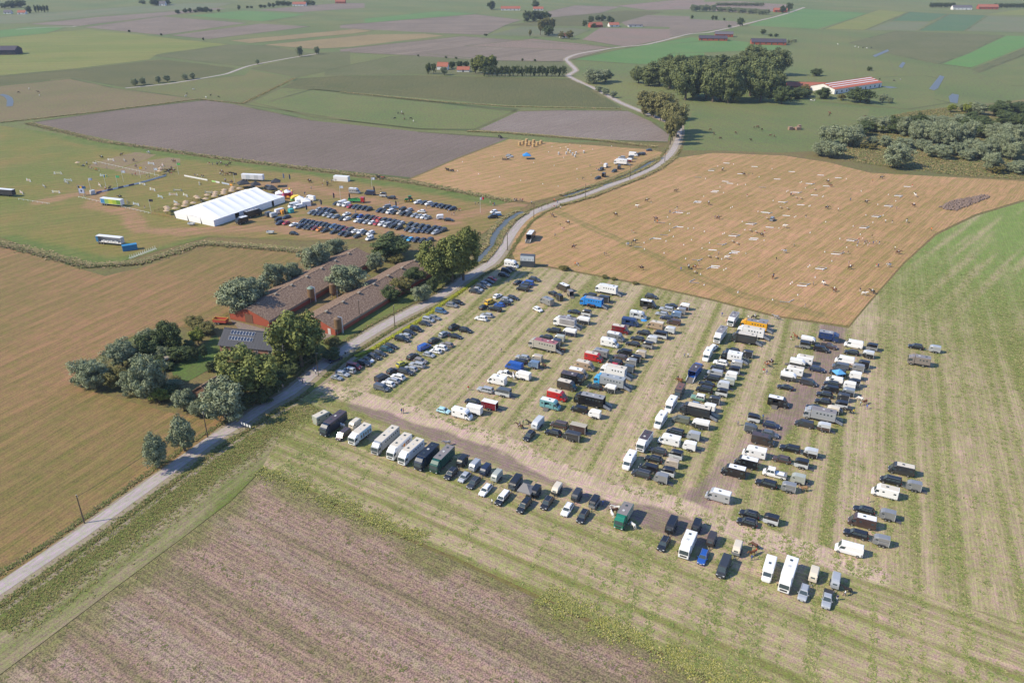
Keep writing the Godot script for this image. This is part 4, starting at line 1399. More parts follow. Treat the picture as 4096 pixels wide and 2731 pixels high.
func build_farm():
	var brick := roof_material("brick", ph(176, 92, 66), ph(160, 76, 54), 0.25)
	var eternit := roof_material("eternit", ph(112, 86, 70), ph(170, 146, 122), 0.10)
	var slate := mat("slate_roof", ph(66, 68, 76), 0.75)
	var concrete := mat("concrete", ph(160, 150, 136), 0.9)
	# two long barns: local x runs along the barn away from the camera, z to the right
	var d1 := Vector2(0.40, -0.916).normalized()
	var b1 := hall("brick_barn", "long red brick barn with mottled brown roof beside the green capped silo", "barn", frame_at(Vector2(-101.6, -262.2), d1), 69.0, 17.5, 2.7, 5.6, brick, eternit, {"sheets": true, "rows": 6, "cols": 24})
	var d2 := Vector2(0.449, -0.893).normalized()
	var b2 := hall("brick_barn", "long red brick barn with mottled brown roof along the lane side lawn", "barn", frame_at(Vector2(-60.9, -248.3) - Vector2(0.893, 0.449) * 16.0, d2), 63.0, 16.0, 2.5, 5.4, brick, eternit, {"sheets": true, "rows": 6, "cols": 22})
	for b in [b1, b2]:
		var bw := 17.5 if b == b1 else 16.0
		for i in 7:
			part(b, "roof_vent", box_mesh(Vector3(1.1, 0.45, 0.9)), concrete, Vector3(5.0 + i * 9.5, 5.75, bw / 2 + 0.7))
	part(b1, "barn_door", box_mesh(Vector3(0.08, 3.4, 3.4)), mat("barn_door", ph(116, 84, 62), 0.9), Vector3(-0.03, 1.72, 8.7))
	part(b1, "plinth", box_mesh(Vector3(69.0, 0.8, 0.08)), concrete, Vector3(34.5, 1.9, 17.56))
	part(b2, "plinth", box_mesh(Vector3(63.0, 0.8, 0.08)), concrete, Vector3(31.5, 1.8, 16.06))
	part(b2, "barn_door", box_mesh(Vector3(0.08, 2.2, 1.2)), mat("white_door", ph(210, 205, 200), 0.8), Vector3(-0.03, 1.12, 13.5))
	# farmhouse
	var u := (Vector2(-69.4, -230.1) - Vector2(-96.5, -235.8)).normalized()
	var pink := roof_material("pinkbrick", ph(176, 132, 116), ph(160, 116, 100), 0.3)
	var back := Vector2(u.y, -u.x)
	var hs := hall("farmhouse", "pink brick farmhouse with dark slate roof and solar panels", "house", frame_at(Vector2(-96.5, -235.8) + back * 10.0, u), 27.7, 10.0, 2.9, 6.4, pink, slate, {"sheets": true, "rows": 10, "cols": 26})
	var sl := atan2(3.5, 5.0)
	for i in 8:
		for j in 2:
			var p := part(hs, "solar_panel", box_mesh(Vector3(1.02, 0.05, 1.45)), mat("solar", Color(0.03, 0.045, 0.08), 0.15))
			var z := 6.2 + j * 1.75
			p.transform = Transform3D(Basis(Vector3.RIGHT, sl), Vector3(3.2 + i * 1.08, 6.4 - (z - 5.0) * 0.7 + 0.30, z))
			part(p, "panel_frame", cached("pvframe", func(mb):
				for x in [-0.5, 0.5]: mb.box(Vector3(x, 0.035, 0), Vector3(0.05, 0.02, 1.45))
				for zz in [-0.7, 0.7]: mb.box(Vector3(0, 0.035, zz), Vector3(1.02, 0.02, 0.05))), mat("pvf", Color(0.5, 0.5, 0.52), 0.5))
	var dormer := part(hs, "roof_window", box_mesh(Vector3(2.6, 0.12, 2.2)), mat("zinc", Color(0.28, 0.31, 0.36), 0.35, 0.5))
	dormer.transform = Transform3D(Basis(Vector3.RIGHT, sl), Vector3(16.5, 5.75, 6.4))
	part(hs, "chimney", box_mesh(Vector3(0.5, 1.2, 0.5)), pink, Vector3(16.0, 6.8, 4.4))
	for x in [4.5, 13.0, 18.0]:
		var wn := part(hs, "window", box_mesh(Vector3(1.1, 1.3, 0.08)), glass(), Vector3(x, 1.7, 10.02))
		part(wn, "frame", cached("wframe", func(mb):
			for xx in [-0.58, 0.58]: mb.box(Vector3(xx, 0, 0.02), Vector3(0.1, 1.4, 0.1))
			for yy in [-0.68, 0.68]: mb.box(Vector3(0, yy, 0.02), Vector3(1.26, 0.1, 0.1))), mat("white_frame", Color(0.72, 0.72, 0.72), 0.6))
	part(hs, "garage_door", box_mesh(Vector3(2.8, 2.1, 0.08)), mat("garage", Color(0.10, 0.12, 0.14), 0.5), Vector3(22.5, 1.05, 10.02))
	# ruined low barn under the trees
	hall("old_barn", "low weathered barn with sagging brown roof under the big trees", "barn", frame_at(Vector2(-95.0, -206.5), Vector2(0.40, -0.916)), 24.0, 8.0, 2.0, 4.6, mat("old_boards", ph(128, 96, 78), 0.9), eternit, {"sheets": true, "rows": 4, "cols": 10})
	# orange garden shed
	var sh := thing("garden_shed", "orange painted shed with flat grey roof in the farm garden", "shed", Vector3(-112.5, -0.02, -228.0), heading(98.0))
	part(sh, "wall", cached("shedwall", func(mb): mb.box(Vector3(0, 1.15, 0), Vector3(5.6, 2.3, 3.0))), mat("shed_orange", Color(0.52, 0.24, 0.02), 0.8))
	part(sh, "roof", cached("shedroof", func(mb): mb.box(Vector3(0, 2.42, 0), Vector3(6.0, 0.16, 3.5), Basis(Vector3.RIGHT, 0.06))), concrete)
	part(sh, "door", cached("sheddoor", func(mb): mb.box(Vector3(1.4, 1.0, 1.52), Vector3(0.9, 2.0, 0.06))), mat("barn_door", ph(116, 84, 62), 0.9))
	# silos
	for a in [[-75.4, -276.7, "green capped brown feed silo between the barns", true], [-68.1, -281.0, "plain brown feed silo beside the willow between the barns", false], [-60.0, -249.5, "tan feed silo at the gable of the lane side barn", false]]:
		var s := thing("feed_silo", a[2], "silo", Vector3(a[0], -0.03, a[1]), 0.3)
		part(s, "tank", cached("silotank", func(mb):
			mb.cyl(Vector3(0, 2.4, 0), Vector3(0, 6.0, 0), 1.25, 1.25, 18); mb.cyl(Vector3(0, 2.4, 0), Vector3(0, 1.0, 0), 1.25, 0.25, 18)), roof_material("silo", ph(140, 110, 72), ph(116, 92, 66), 0.3))
		part(s, "cap", cached("silocap", func(mb): mb.cyl(Vector3(0, 6.0, 0), Vector3(0, 6.7, 0), 1.27, 0.3, 18)), mat("silo_green", ph(128, 150, 134), 0.7) if a[3] else mat("silo_cap", ph(126, 104, 84), 0.8))
		for k in 4:
			var an := TAU * k / 4.0 + 0.4
			part(s, "leg", cached("siloleg%d" % k, func(mb): mb.bar(Vector3(cos(an) * 1.2, 0, sin(an) * 1.2), Vector3(cos(an) * 1.2, 2.9, sin(an) * 1.2), 0.12)), mat("galvanised", Color(0.33, 0.34, 0.34), 0.5, 0.5))
		part(s, "filler_pipe", cached("silopipe", func(mb): mb.cyl(Vector3(1.5, 0.4, 0.2), Vector3(1.5, 6.2, 0.2), 0.16, 0.16, 8); mb.cyl(Vector3(1.5, 6.2, 0.2), Vector3(0.2, 6.75, 0.1), 0.14, 0.14, 8)), mat("pipe_white", Color(0.62, 0.64, 0.66), 0.5))
	for k in 4:
		var sg := thing("direction_sign", "small white direction sign on a post, %s of four beside the lane" % ordinal(k + 1), "sign", Vector3(-75.2 + k * 0.9, -0.01, -189.6 + k * 0.55), heading(-150.0), "white signs at the lane")
		part(sg, "post", box_mesh(Vector3(0.06, 1.5, 0.06)), mat("wood", ph(140, 110, 80), 0.8), Vector3(0, 0.75, 0))
		part(sg, "plate", box_mesh(Vector3(0.05, 0.75, 0.6)), paint("white"), Vector3(0.06, 1.35, 0))
	# farm trailer in red
	var ft := thing("tipper_trailer", "red farm tipper trailer with yellow rim by the brick gable", "trailer", Vector3(-103.5, 0, -258.0), heading(100.0))
	part(ft, "tub", cached("tub", func(mb):
		for z in [-1.1, 1.1]: mb.box(Vector3(0, 1.5, z), Vector3(5.0, 1.1, 0.08))
		for x in [-2.5, 2.5]: mb.box(Vector3(x, 1.5, 0), Vector3(0.08, 1.1, 2.2))
		mb.box(Vector3(0, 0.98, 0), Vector3(5.0, 0.1, 2.2))), mat("farm_red", Color(0.42, 0.07, 0.04), 0.7))
	part(ft, "rim_rail", cached("tubrim", func(mb):
		for z in [-1.12, 1.12]: mb.box(Vector3(0, 2.1, z), Vector3(5.1, 0.12, 0.14))
		for x in [-2.5, 2.5]: mb.box(Vector3(x, 2.1, 0), Vector3(0.14, 0.12, 2.3))), mat("farm_yellow", Color(0.55, 0.33, 0.05), 0.7))
	wheels(ft, [[-0.4, 1.0], [-0.4, -1.0], [-1.5, 1.0], [-1.5, -1.0]], 0.45, 0.35)
	part(ft, "drawbar", cached("tubdraw", func(mb): mb.bar(Vector3(2.4, 0.8, 0), Vector3(4.0, 0.5, 0), 0.16)), mat("farm_red", Color(0.42, 0.07, 0.04), 0.7))

func build_far_farms():
	var white := mat("white_wall", Color(0.68, 0.67, 0.64), 0.85)
	var brick := roof_material("brick", ph(176, 92, 66), ph(160, 76, 54), 0.25)
	var tile := roof_material("tile", ph(178, 108, 84), ph(156, 96, 78), 0.1)
	var grey := mat("grey_roof", ph(104, 100, 104), 0.8)
	var dark := mat("dark_roof", ph(74, 68, 78), 0.8)
	var salmon := roof_material("salmon", ph(200, 112, 84), ph(184, 102, 76), 0.06)
	# name, label, category, x, z, heading of its length, L, W, E, R, wall, roof
	var list := [
		["riding_hall", "large hall with salmon roof and white roof strips by the wood", "hall", 279.0, -775.0, 55.0, 74.0, 26.0, 4.5, 8.0, white, salmon],
		["stable_block", "low stable with salmon roof beside the wood", "stable", 262.0, -797.0, 95.0, 36.0, 12.0, 3.0, 5.5, brick, tile],
		["farm_house", "brick house with orange roof hidden among the wood", "house", 224.0, -862.0, 80.0, 26.0, 12.0, 4.0, 8.5, brick, tile],
		["farm_barn", "wide barn with dark grey roofs and red brick walls", "barn", 322.0, -1190.0, 100.0, 70.0, 26.0, 4.5, 9.0, brick, dark],
		["farm_barn", "long grey roofed barn beside the dark roofed farm", "barn", 262.0, -1240.0, 100.0, 60.0, 20.0, 4.0, 8.0, brick, dark],
		["farm_barn", "small grey roofed brick barn behind the dark roofed farm", "barn", 300.0, -1290.0, 100.0, 40.0, 16.0, 5.0, 9.0, brick, grey],
		["farm_house", "long white farm with orange roof on the skyline meadow", "house", -34.0, -1849.0, 90.0, 62.0, 14.0, 4.5, 10.0, white, tile],
		["farm_house", "short white house with orange roof on the skyline meadow", "house", 40.0, -1849.0, 90.0, 32.0, 14.0, 4.0, 9.0, white, tile],
		["farm_house", "pink walled farm with orange roof by the lane", "house", 122.0, -1441.0, 70.0, 34.0, 14.0, 5.0, 10.0, brick, tile],
		["farm_barn", "orange roofed barn with a dark doorway by the lane farm", "barn", 158.0, -1455.0, 80.0, 26.0, 16.0, 4.0, 8.5, white, tile],
		["farm_barn", "grey flat barn beside the orange roofed lane farm", "barn", 190.0, -1450.0, 90.0, 36.0, 12.0, 3.0, 5.0, white, grey],
		["farm_house", "white house with orange gabled roof in the tree belt", "house", -84.0, -925.0, 100.0, 18.0, 10.0, 4.5, 9.5, white, tile],
		["farm_house", "low house with orange roof and solar panels in the tree belt", "house", -62.0, -908.0, 95.0, 20.0, 10.0, 2.8, 6.5, white, tile],
		["cottage", "small white cottage with orange roof beside the tall poplars", "house", 66.0, -1268.0, 60.0, 26.0, 10.0, 3.5, 8.0, white, tile],
		["farm_shed", "big open barn with dark purple roof at the field edge", "barn", -668.0, -1070.0, 85.0, 56.0, 26.0, 7.0, 12.0, dark, dark],
		["farm_shed", "dark purple roofed barn wing at the field edge", "barn", -720.0, -1078.0, 85.0, 50.0, 22.0, 6.0, 10.0, dark, dark],
		["farm_house", "white farm building with grey roof by the right tree line", "house", 940.0, -1872.0, 95.0, 60.0, 18.0, 6.0, 11.0, white, grey],
		["farm_house", "red brick farm with orange roof by the right tree line", "house", 1004.0, -1888.0, 95.0, 62.0, 16.0, 6.0, 12.0, brick, tile],
		["farm_house", "brick house with orange roof at the end of the willow rows", "house", 538.0, -1800.0, 95.0, 40.0, 16.0, 5.0, 10.0, brick, tile],
		["cottage", "pale cottage among the far left trees", "house", -1030.0, -1748.0, 90.0, 22.0, 12.0, 4.0, 9.0, white, grey],
		["cottage", "pale long cottage next to the columnar trees", "house", -998.0, -1740.0, 90.0, 24.0, 12.0, 4.0, 9.0, white, tile],
		["cottage", "white gabled cottage at the dark grove", "house", -818.0, -2006.0, 90.0, 22.0, 14.0, 5.0, 12.0, white, grey],
		["farm_house", "white and orange farm behind the round tree row", "house", -510.0, -1990.0, 90.0, 46.0, 14.0, 5.0, 11.0, white, tile],
		["farm_house", "orange roofed brick barn on the far skyline", "house", -430.0, -2090.0, 90.0, 36.0, 16.0, 5.0, 14.0, brick, tile],
	]
	for i in range(3, list.size()):
		list[i][3] += list[i][6] * 0.17
		list[i][6] *= 0.66; list[i][7] *= 0.75; list[i][8] *= 0.8; list[i][9] *= 0.8
	for a in list:
		var h := deg_to_rad(a[5])
		var o := hall(a[0], a[1], a[2], frame_at(Vector2(a[3], a[4]), Vector2(sin(h), -cos(h))), a[6], a[7], a[8], a[9], a[10], a[11], {})
		var nwin := int(a[6] / 7.0)
		for i in nwin:
			var x: float = (i + 0.5) * a[6] / nwin
			part(o, "window" if i % 3 else "door", box_mesh(Vector3(1.6, 1.6 if i % 3 else 2.6, 0.1)), glass(), Vector3(x, 1.9 if i % 3 else 1.3, a[7] + 0.05))
		if a[0] == "riding_hall":
			var sl := atan2(3.5, 13.0)
			for j in 3:
				var p := part(o, "roof_light", box_mesh(Vector3(72.0, 0.06, 1.1)), mat("rooflight", Color(0.75, 0.74, 0.72), 0.5))
				p.transform = Transform3D(Basis(Vector3.RIGHT, sl), Vector3(37.0, 8.0 - (j * 3.6 + 1.8) * 0.2692 + 0.2, 13.0 + j * 3.6 + 1.8))
	# small ruined bunker in the pasture
	var ru := thing("ruined_bunker", "broken brick bunker overgrown with shrubs in the pasture", "ruin", Vector3(208.0, -0.05, -597.0), heading(80.0))
	for a in [[-3.6, 3.0, 2.2, 2.4], [-1.0, 3.2, 1.2, 2.8], [2.0, 3.6, 2.0, 3.2], [4.4, 2.0, 2.8, 2.2]]:
		part(ru, "wall_fragment", box_mesh(Vector3(a[1], a[2], a[3])), roof_material("dull_brick", ph(168, 140, 118), ph(146, 120, 102), 0.4), Vector3(a[0], a[2] / 2, sin(a[0]) * 1.5))

# ---------------------------------------------------------------- utility poles
func build_poles():
	var wood := roof_material("pole_wood", ph(120, 104, 86), ph(96, 82, 68), 0.8)
	var list := []
	for s in POLES.split(";"):
		var a := s.split(",")
		list.append(Vector3(float(a[0]), float(a[2]), float(a[1])))
	var where := ["beside the lane at the striped stubble field", "next to the twin round willows", "on the lawn beside the lane side barn", "at the lane opposite the parked cars", "by the culvert near the containers", "at the bend by the crossing", "at the arena hedge past the crossing", "at the arena hedge by the driving field", "near the ditch end by the far gate", "under the poplars where the lane turns"]
	for i in list.size():
		var p: Vector3 = list[i]
		var o := thing("utility_pole", "wooden utility pole " + where[i], "pole", Vector3(p.x, -0.05, p.z))
		part(o, "shaft", cached("shaft", func(mb): mb.cyl(Vector3.ZERO, Vector3(0, 8.0, 0), 0.17, 0.11, 9)), wood)
		part(o, "insulator", cached("insul", func(mb): mb.box(Vector3(0.12, 7.6, 0), Vector3(0.25, 0.12, 0.12)); mb.cyl(Vector3(0, 8.0, 0), Vector3(0, 8.12, 0), 0.13, 0.1, 8)), mat("porcelain", Color(0.5, 0.48, 0.45), 0.4))
	var seq := [0, 1]
	var mb := MB.new()
	for pr in [[0, 1], [1, 10], [3, 4], [4, 5], [5, 6], [6, 7], [7, 8], [8, 9]]:
		var a: Vector3 = list[pr[0]]
		var b: Vector3 = list[pr[1]] if pr[1] < list.size() else Vector3(-60.5, 7.0, -219.4)
		a.y = 7.55; b.y = 7.55 if pr[1] < 10 else 7.0
		var k := 10
		for i in k:
			var t0 := float(i) / k
			var t1 := float(i + 1) / k
			var p0 := a.lerp(b, t0) - Vector3.UP * 3.2 * t0 * (1.0 - t0)
			var p1 := a.lerp(b, t1) - Vector3.UP * 3.2 * t1 * (1.0 - t1)
			mb.bar(p0, p1, 0.05)
	var w := solo("overhead_cable", mb.mesh(), mat("cable", Color(0.03, 0.03, 0.03), 0.8))
	tag(w, "thin dark overhead cable strung between the lane's utility poles", "cable")
	var lamp := thing("street_lamp", "slim street lamp at the track entrance on the lane", "lamp", Vector3(-60.5, -0.05, -219.4))
	part(lamp, "shaft", cached("lampshaft", func(mb2): mb2.cyl(Vector3.ZERO, Vector3(0, 8.0, 0), 0.12, 0.07, 8)), wood)
	part(lamp, "lamp_head", cached("lamphead", func(mb2): mb2.box(Vector3(0.35, 7.95, 0), Vector3(0.8, 0.14, 0.26))), mat("rim", Color(0.4, 0.4, 0.42), 0.35, 0.6))

# ---------------------------------------------------------------- show ground
func gazebo(label: String, p: Vector2, turn: float, s: float, h: float, key: String, c: Color, walls := false) -> Node3D:
	var o := thing("gazebo_tent", label, "tent", Vector3(p.x, 0, p.y), turn)
	var m := mat("canvas_" + key, c, 0.9)
	part(o, "canopy", cached("canopy%s%s" % [s, h], func(mb):
		var a := s / 2
		var k := [Vector3(-a, h, -a), Vector3(-a, h, a), Vector3(a, h, a), Vector3(a, h, -a)]
		var top := Vector3(0, h + s * 0.36, 0)
		for i in 4:
			var p0: Vector3 = k[i]
			var p1: Vector3 = k[(i + 1) % 4]
			var m0 := p0.lerp(top, 0.55) - Vector3.UP * 0.12
			var m1 := p1.lerp(top, 0.55) - Vector3.UP * 0.12
			mb.quad(p0, p1, m1, m0); mb.tri(m0, m1, top)
			mb.quad(p0 - Vector3.UP * 0.3, p1 - Vector3.UP * 0.3, p1, p0)), m)
	for x in [-1, 1]:
		for z in [-1, 1]:
			part(o, "leg", cached("gzleg%s" % h, func(mb): mb.bar(Vector3.ZERO, Vector3(0, h, 0), 0.06)), mat("galvanised", Color(0.33, 0.34, 0.34), 0.5, 0.5), Vector3(x * (s / 2 - 0.05), 0, z * (s / 2 - 0.05)))
	if walls:
		for k in 3:
			var w := part(o, "side_wall", box_mesh(Vector3(s - 0.1, h - 0.1, 0.03)), m)
			w.transform = Transform3D(Basis(Vector3.UP, k * PI / 2), Vector3(0, h / 2, 0) + Basis(Vector3.UP, k * PI / 2) * Vector3(0, 0, -s / 2 + 0.06))
	return o

func marquee():
	var A := Vector2(-167.1, -381.8)
	var B := Vector2(-142.7, -368.4)
	var C := Vector2(-119.4, -409.6)
	var u := (C - B).normalized()
	var L := B.distance_to(C)
	var W := A.distance_to(B)
	var o := thing("marquee", "very large white event marquee with scalloped ridged roof", "tent")
	var x := Vector3(u.x, 0, u.y)
	o.transform = Transform3D(Basis(x, Vector3.UP, x.cross(Vector3.UP)), Vector3(B.x, 0, B.y))      # +x along, -z across to A
	var canvas := mat("canvas_white", Color(0.80, 0.80, 0.80), 0.85)
	var E := 3.0
	var R := 7.4
	var bays := 9
	# cross profile of frames: z from 0 to -W
	var prof := func(t: float, hip: float) -> Vector3:   # t 0..1 across
		var h := E + (R - E) * (1.0 - absf(t * 2.0 - 1.0)) * hip
		return Vector3(0, h, -W * t)
	for i in bays:
		var x0 := L * i / bays
		var x1 := L * (i + 1) / bays
		var mb := MB.new()
		var nx := 6
		var nz := 14
		var pt := func(ix: int, iz: int) -> Vector3:
			var fx := float(ix) / nx
			var t := float(iz) / nz
			var xx := lerpf(x0, x1, fx)
			var hip := 1.0
			if xx < L / bays: hip = 0.06 + 0.94 * (xx / (L / bays))
			if xx > L - L / bays: hip = 0.06 + 0.94 * ((L - xx) / (L / bays))
			var p: Vector3 = prof.call(t, hip)
			p.x = xx
			p.y -= sin(PI * fx) * 0.42 * sin(PI * t) * (1.0 if i > 0 and i < bays - 1 else 0.5)
			return p
		for ix in nx:
			for iz in nz:
				mb.quad(pt.call(ix, iz), pt.call(ix + 1, iz), pt.call(ix + 1, iz + 1), pt.call(ix, iz + 1))
		part(o, "roof_panel", mb.mesh(), canvas)
		for z in [0.0, -W]:
			var wmb := MB.new()
			for k in 4:
				if z == 0.0 and (i == 2 and k > 1 or i == 7 and k == 1): continue     # side openings
				var q0 := x0 + (x1 - x0) * k / 4.0
				var q1 := x0 + (x1 - x0) * (k + 1) / 4.0
				var off := 0.08 * (1 if k % 2 else -1)
				wmb.quad(Vector3(q0, 0, z - off), Vector3(q1, 0, z + off), Vector3(q1, E + 0.1, z + off), Vector3(q0, E + 0.1, z - off))
			part(o, "wall_panel", wmb.mesh(), canvas)
	for e in [0.0, L]:
		for i in 6:
			var z0 := -W * i / 6.0
			var z1 := -W * (i + 1) / 6.0
			var wmb := MB.new()
			var gap := 0.9 if i % 2 == 1 and e == 0.0 else 0.0
			wmb.quad(Vector3(e, 0, z0), Vector3(e, 0, z1 + gap), Vector3(e, E + 0.1, z1), Vector3(e, E + 0.1, z0))
			part(o, "wall_panel", wmb.mesh(), canvas)

func box_on(n: String, label: String, category: String, p: Vector2, head: float, s: Vector3, m: Material, y := 0.0) -> Node3D:
	var o := thing(n, label, category, Vector3(p.x, y, p.y), heading(head))
	part(o, "body", cached("bevelbox%s" % s, func(mb): mb.extrude([Vector2(-s.x / 2, 0), Vector2(s.x / 2, 0), Vector2(s.x / 2, s.y), Vector2(-s.x / 2, s.y)], -s.z / 2, s.z / 2, 0.04)), m)
	return o

func container(label: String, p: Vector2, head: float, key: String, c: Color, y := 0.0) -> Node3D:
	var o := box_on("shipping_container", label, "container", p, head, Vector3(6.06, 2.55, 2.4), mat("cont_" + key, c, 0.55), y)
	for i in 22:
		for side in [-1.0, 1.0]:
			part(o, "rib", box_mesh(Vector3(0.12, 2.25, 0.05)), mat("cont_" + key, c, 0.55), Vector3(-2.85 + i * 0.27, 1.27, side * 1.21))
	for side in [-0.6, 0.6]:
		part(o, "door_bar", box_mesh(Vector3(0.05, 2.3, 0.06)), mat("galvanised", Color(0.33, 0.34, 0.34), 0.5, 0.5), Vector3(-3.05, 1.27, side))
	return o

func semi(label: String, p: Vector2, head: float, c: Color, key: String, side_cols := []) -> Node3D:
	var o := box_on("semi_trailer", label, "trailer", p, head, Vector3(13.0, 2.75, 2.5), mat("semi_" + key, c, 0.6), 0.0)
	o.get_child(0).position.y = 1.05
	part(o, "roof", box_mesh(Vector3(12.9, 0.05, 2.4)), paint("white"), Vector3(0, 3.83, 0))
	part(o, "chassis", box_mesh(Vector3(11.0, 0.3, 1.4)), mat("trim", Color(0.03, 0.03, 0.032), 0.7), Vector3(-0.4, 0.88, 0))
	var sp := []
	for x in [-3.0, -4.3, -5.6]: sp.append_array([[x, 1.0], [x, -1.0]])
	wheels(o, sp, 0.47, 0.4)
	part(o, "support_leg", box_mesh(Vector3(0.2, 1.0, 1.8)), mat("trim", Color(0.03, 0.03, 0.032), 0.7), Vector3(3.6, 0.5, 0))
	for i in side_cols.size():
		var w: float = 12.6 / side_cols.size()
		for sd in [-1.0, 1.0]:
			part(o, "side_print", box_mesh(Vector3(w, 2.4, 0.02)), mat("sp_%s%d" % [key, i], side_cols[i], 0.6), Vector3(-6.3 + (i + 0.5) * w, 2.42, sd * 1.262))
	return o

func flag(label: String, p: Vector2, h: float, cols: Array):
	var o := thing("flag_pole", label, "flag", Vector3(p.x, 0, p.y))
	part(o, "pole", cached("fpole%s" % h, func(mb): mb.cyl(Vector3.ZERO, Vector3(0, h, 0), 0.07, 0.05, 7)), paint("white"))
	for i in cols.size():
		var c: Color = cols[i]
		var key := "flagc%s" % c
		var n := cols.size()
		part(o, "flag_cloth", cached("cloth%d_%d_%s" % [i, n, h], func(mb):
			for k in 4:
				var x0 := 0.08 + 1.9 * (i + k / 4.0) / n
				var x1 := 0.08 + 1.9 * (i + (k + 1) / 4.0) / n
				mb.quad(Vector3(x0, h - 1.3, 0.12 * sin(x0 * 5.0)), Vector3(x1, h - 1.35, 0.12 * sin(x1 * 5.0)), Vector3(x1, h - 0.08, 0.12 * sin(x1 * 5.0 + 0.4)), Vector3(x0, h - 0.05, 0.12 * sin(x0 * 5.0 + 0.4)))), mat(key, c, 0.8))

func rail_fence(n: String, label: String, a: Vector2, b: Vector2, h: float, rails: int, m: Material, step := 2.5):
	var o := thing(n, label, "fence", Vector3(a.x, 0, a.y), heading(rad_to_deg(atan2(b.x - a.x, -(b.y - a.y)))))
	var L := a.distance_to(b)
	for i in int(L / step) + 1:
		part(o, "post", box_mesh(Vector3(0.12, h + 0.1, 0.12)), m, Vector3(i * step, (h + 0.1) / 2, 0))
	for k in rails:
		part(o, "rail", box_mesh(Vector3(L, 0.10, 0.05)), m, Vector3(L / 2, h * (k + 1) / rails - 0.05, 0.085))

func banners(label: String, a: Vector2, b: Vector2, n: int, cols: Array):
	var head := rad_to_deg(atan2(b.x - a.x, -(b.y - a.y)))
	var L := a.distance_to(b)
	for i in n:
		var p := a.lerp(b, (i + 0.5) / n)
		var o := thing("advertising_board", label + ", %s panel" % ordinal(i + 1), "banner", Vector3(p.x, 0, p.y), heading(head))
		var w := L / n - 0.08
		part(o, "panel", box_mesh(Vector3(w, 0.85, 0.05)), mat("ban%s" % cols[i % cols.size()], cols[i % cols.size()], 0.6), Vector3(0, 0.5, 0))
		for x in [-w / 2 + 0.1, w / 2 - 0.1]:
			part(o, "foot", box_mesh(Vector3(0.08, 0.1, 0.5)), mat("trim", Color(0.03, 0.03, 0.032), 0.7), Vector3(x, 0.05, 0))

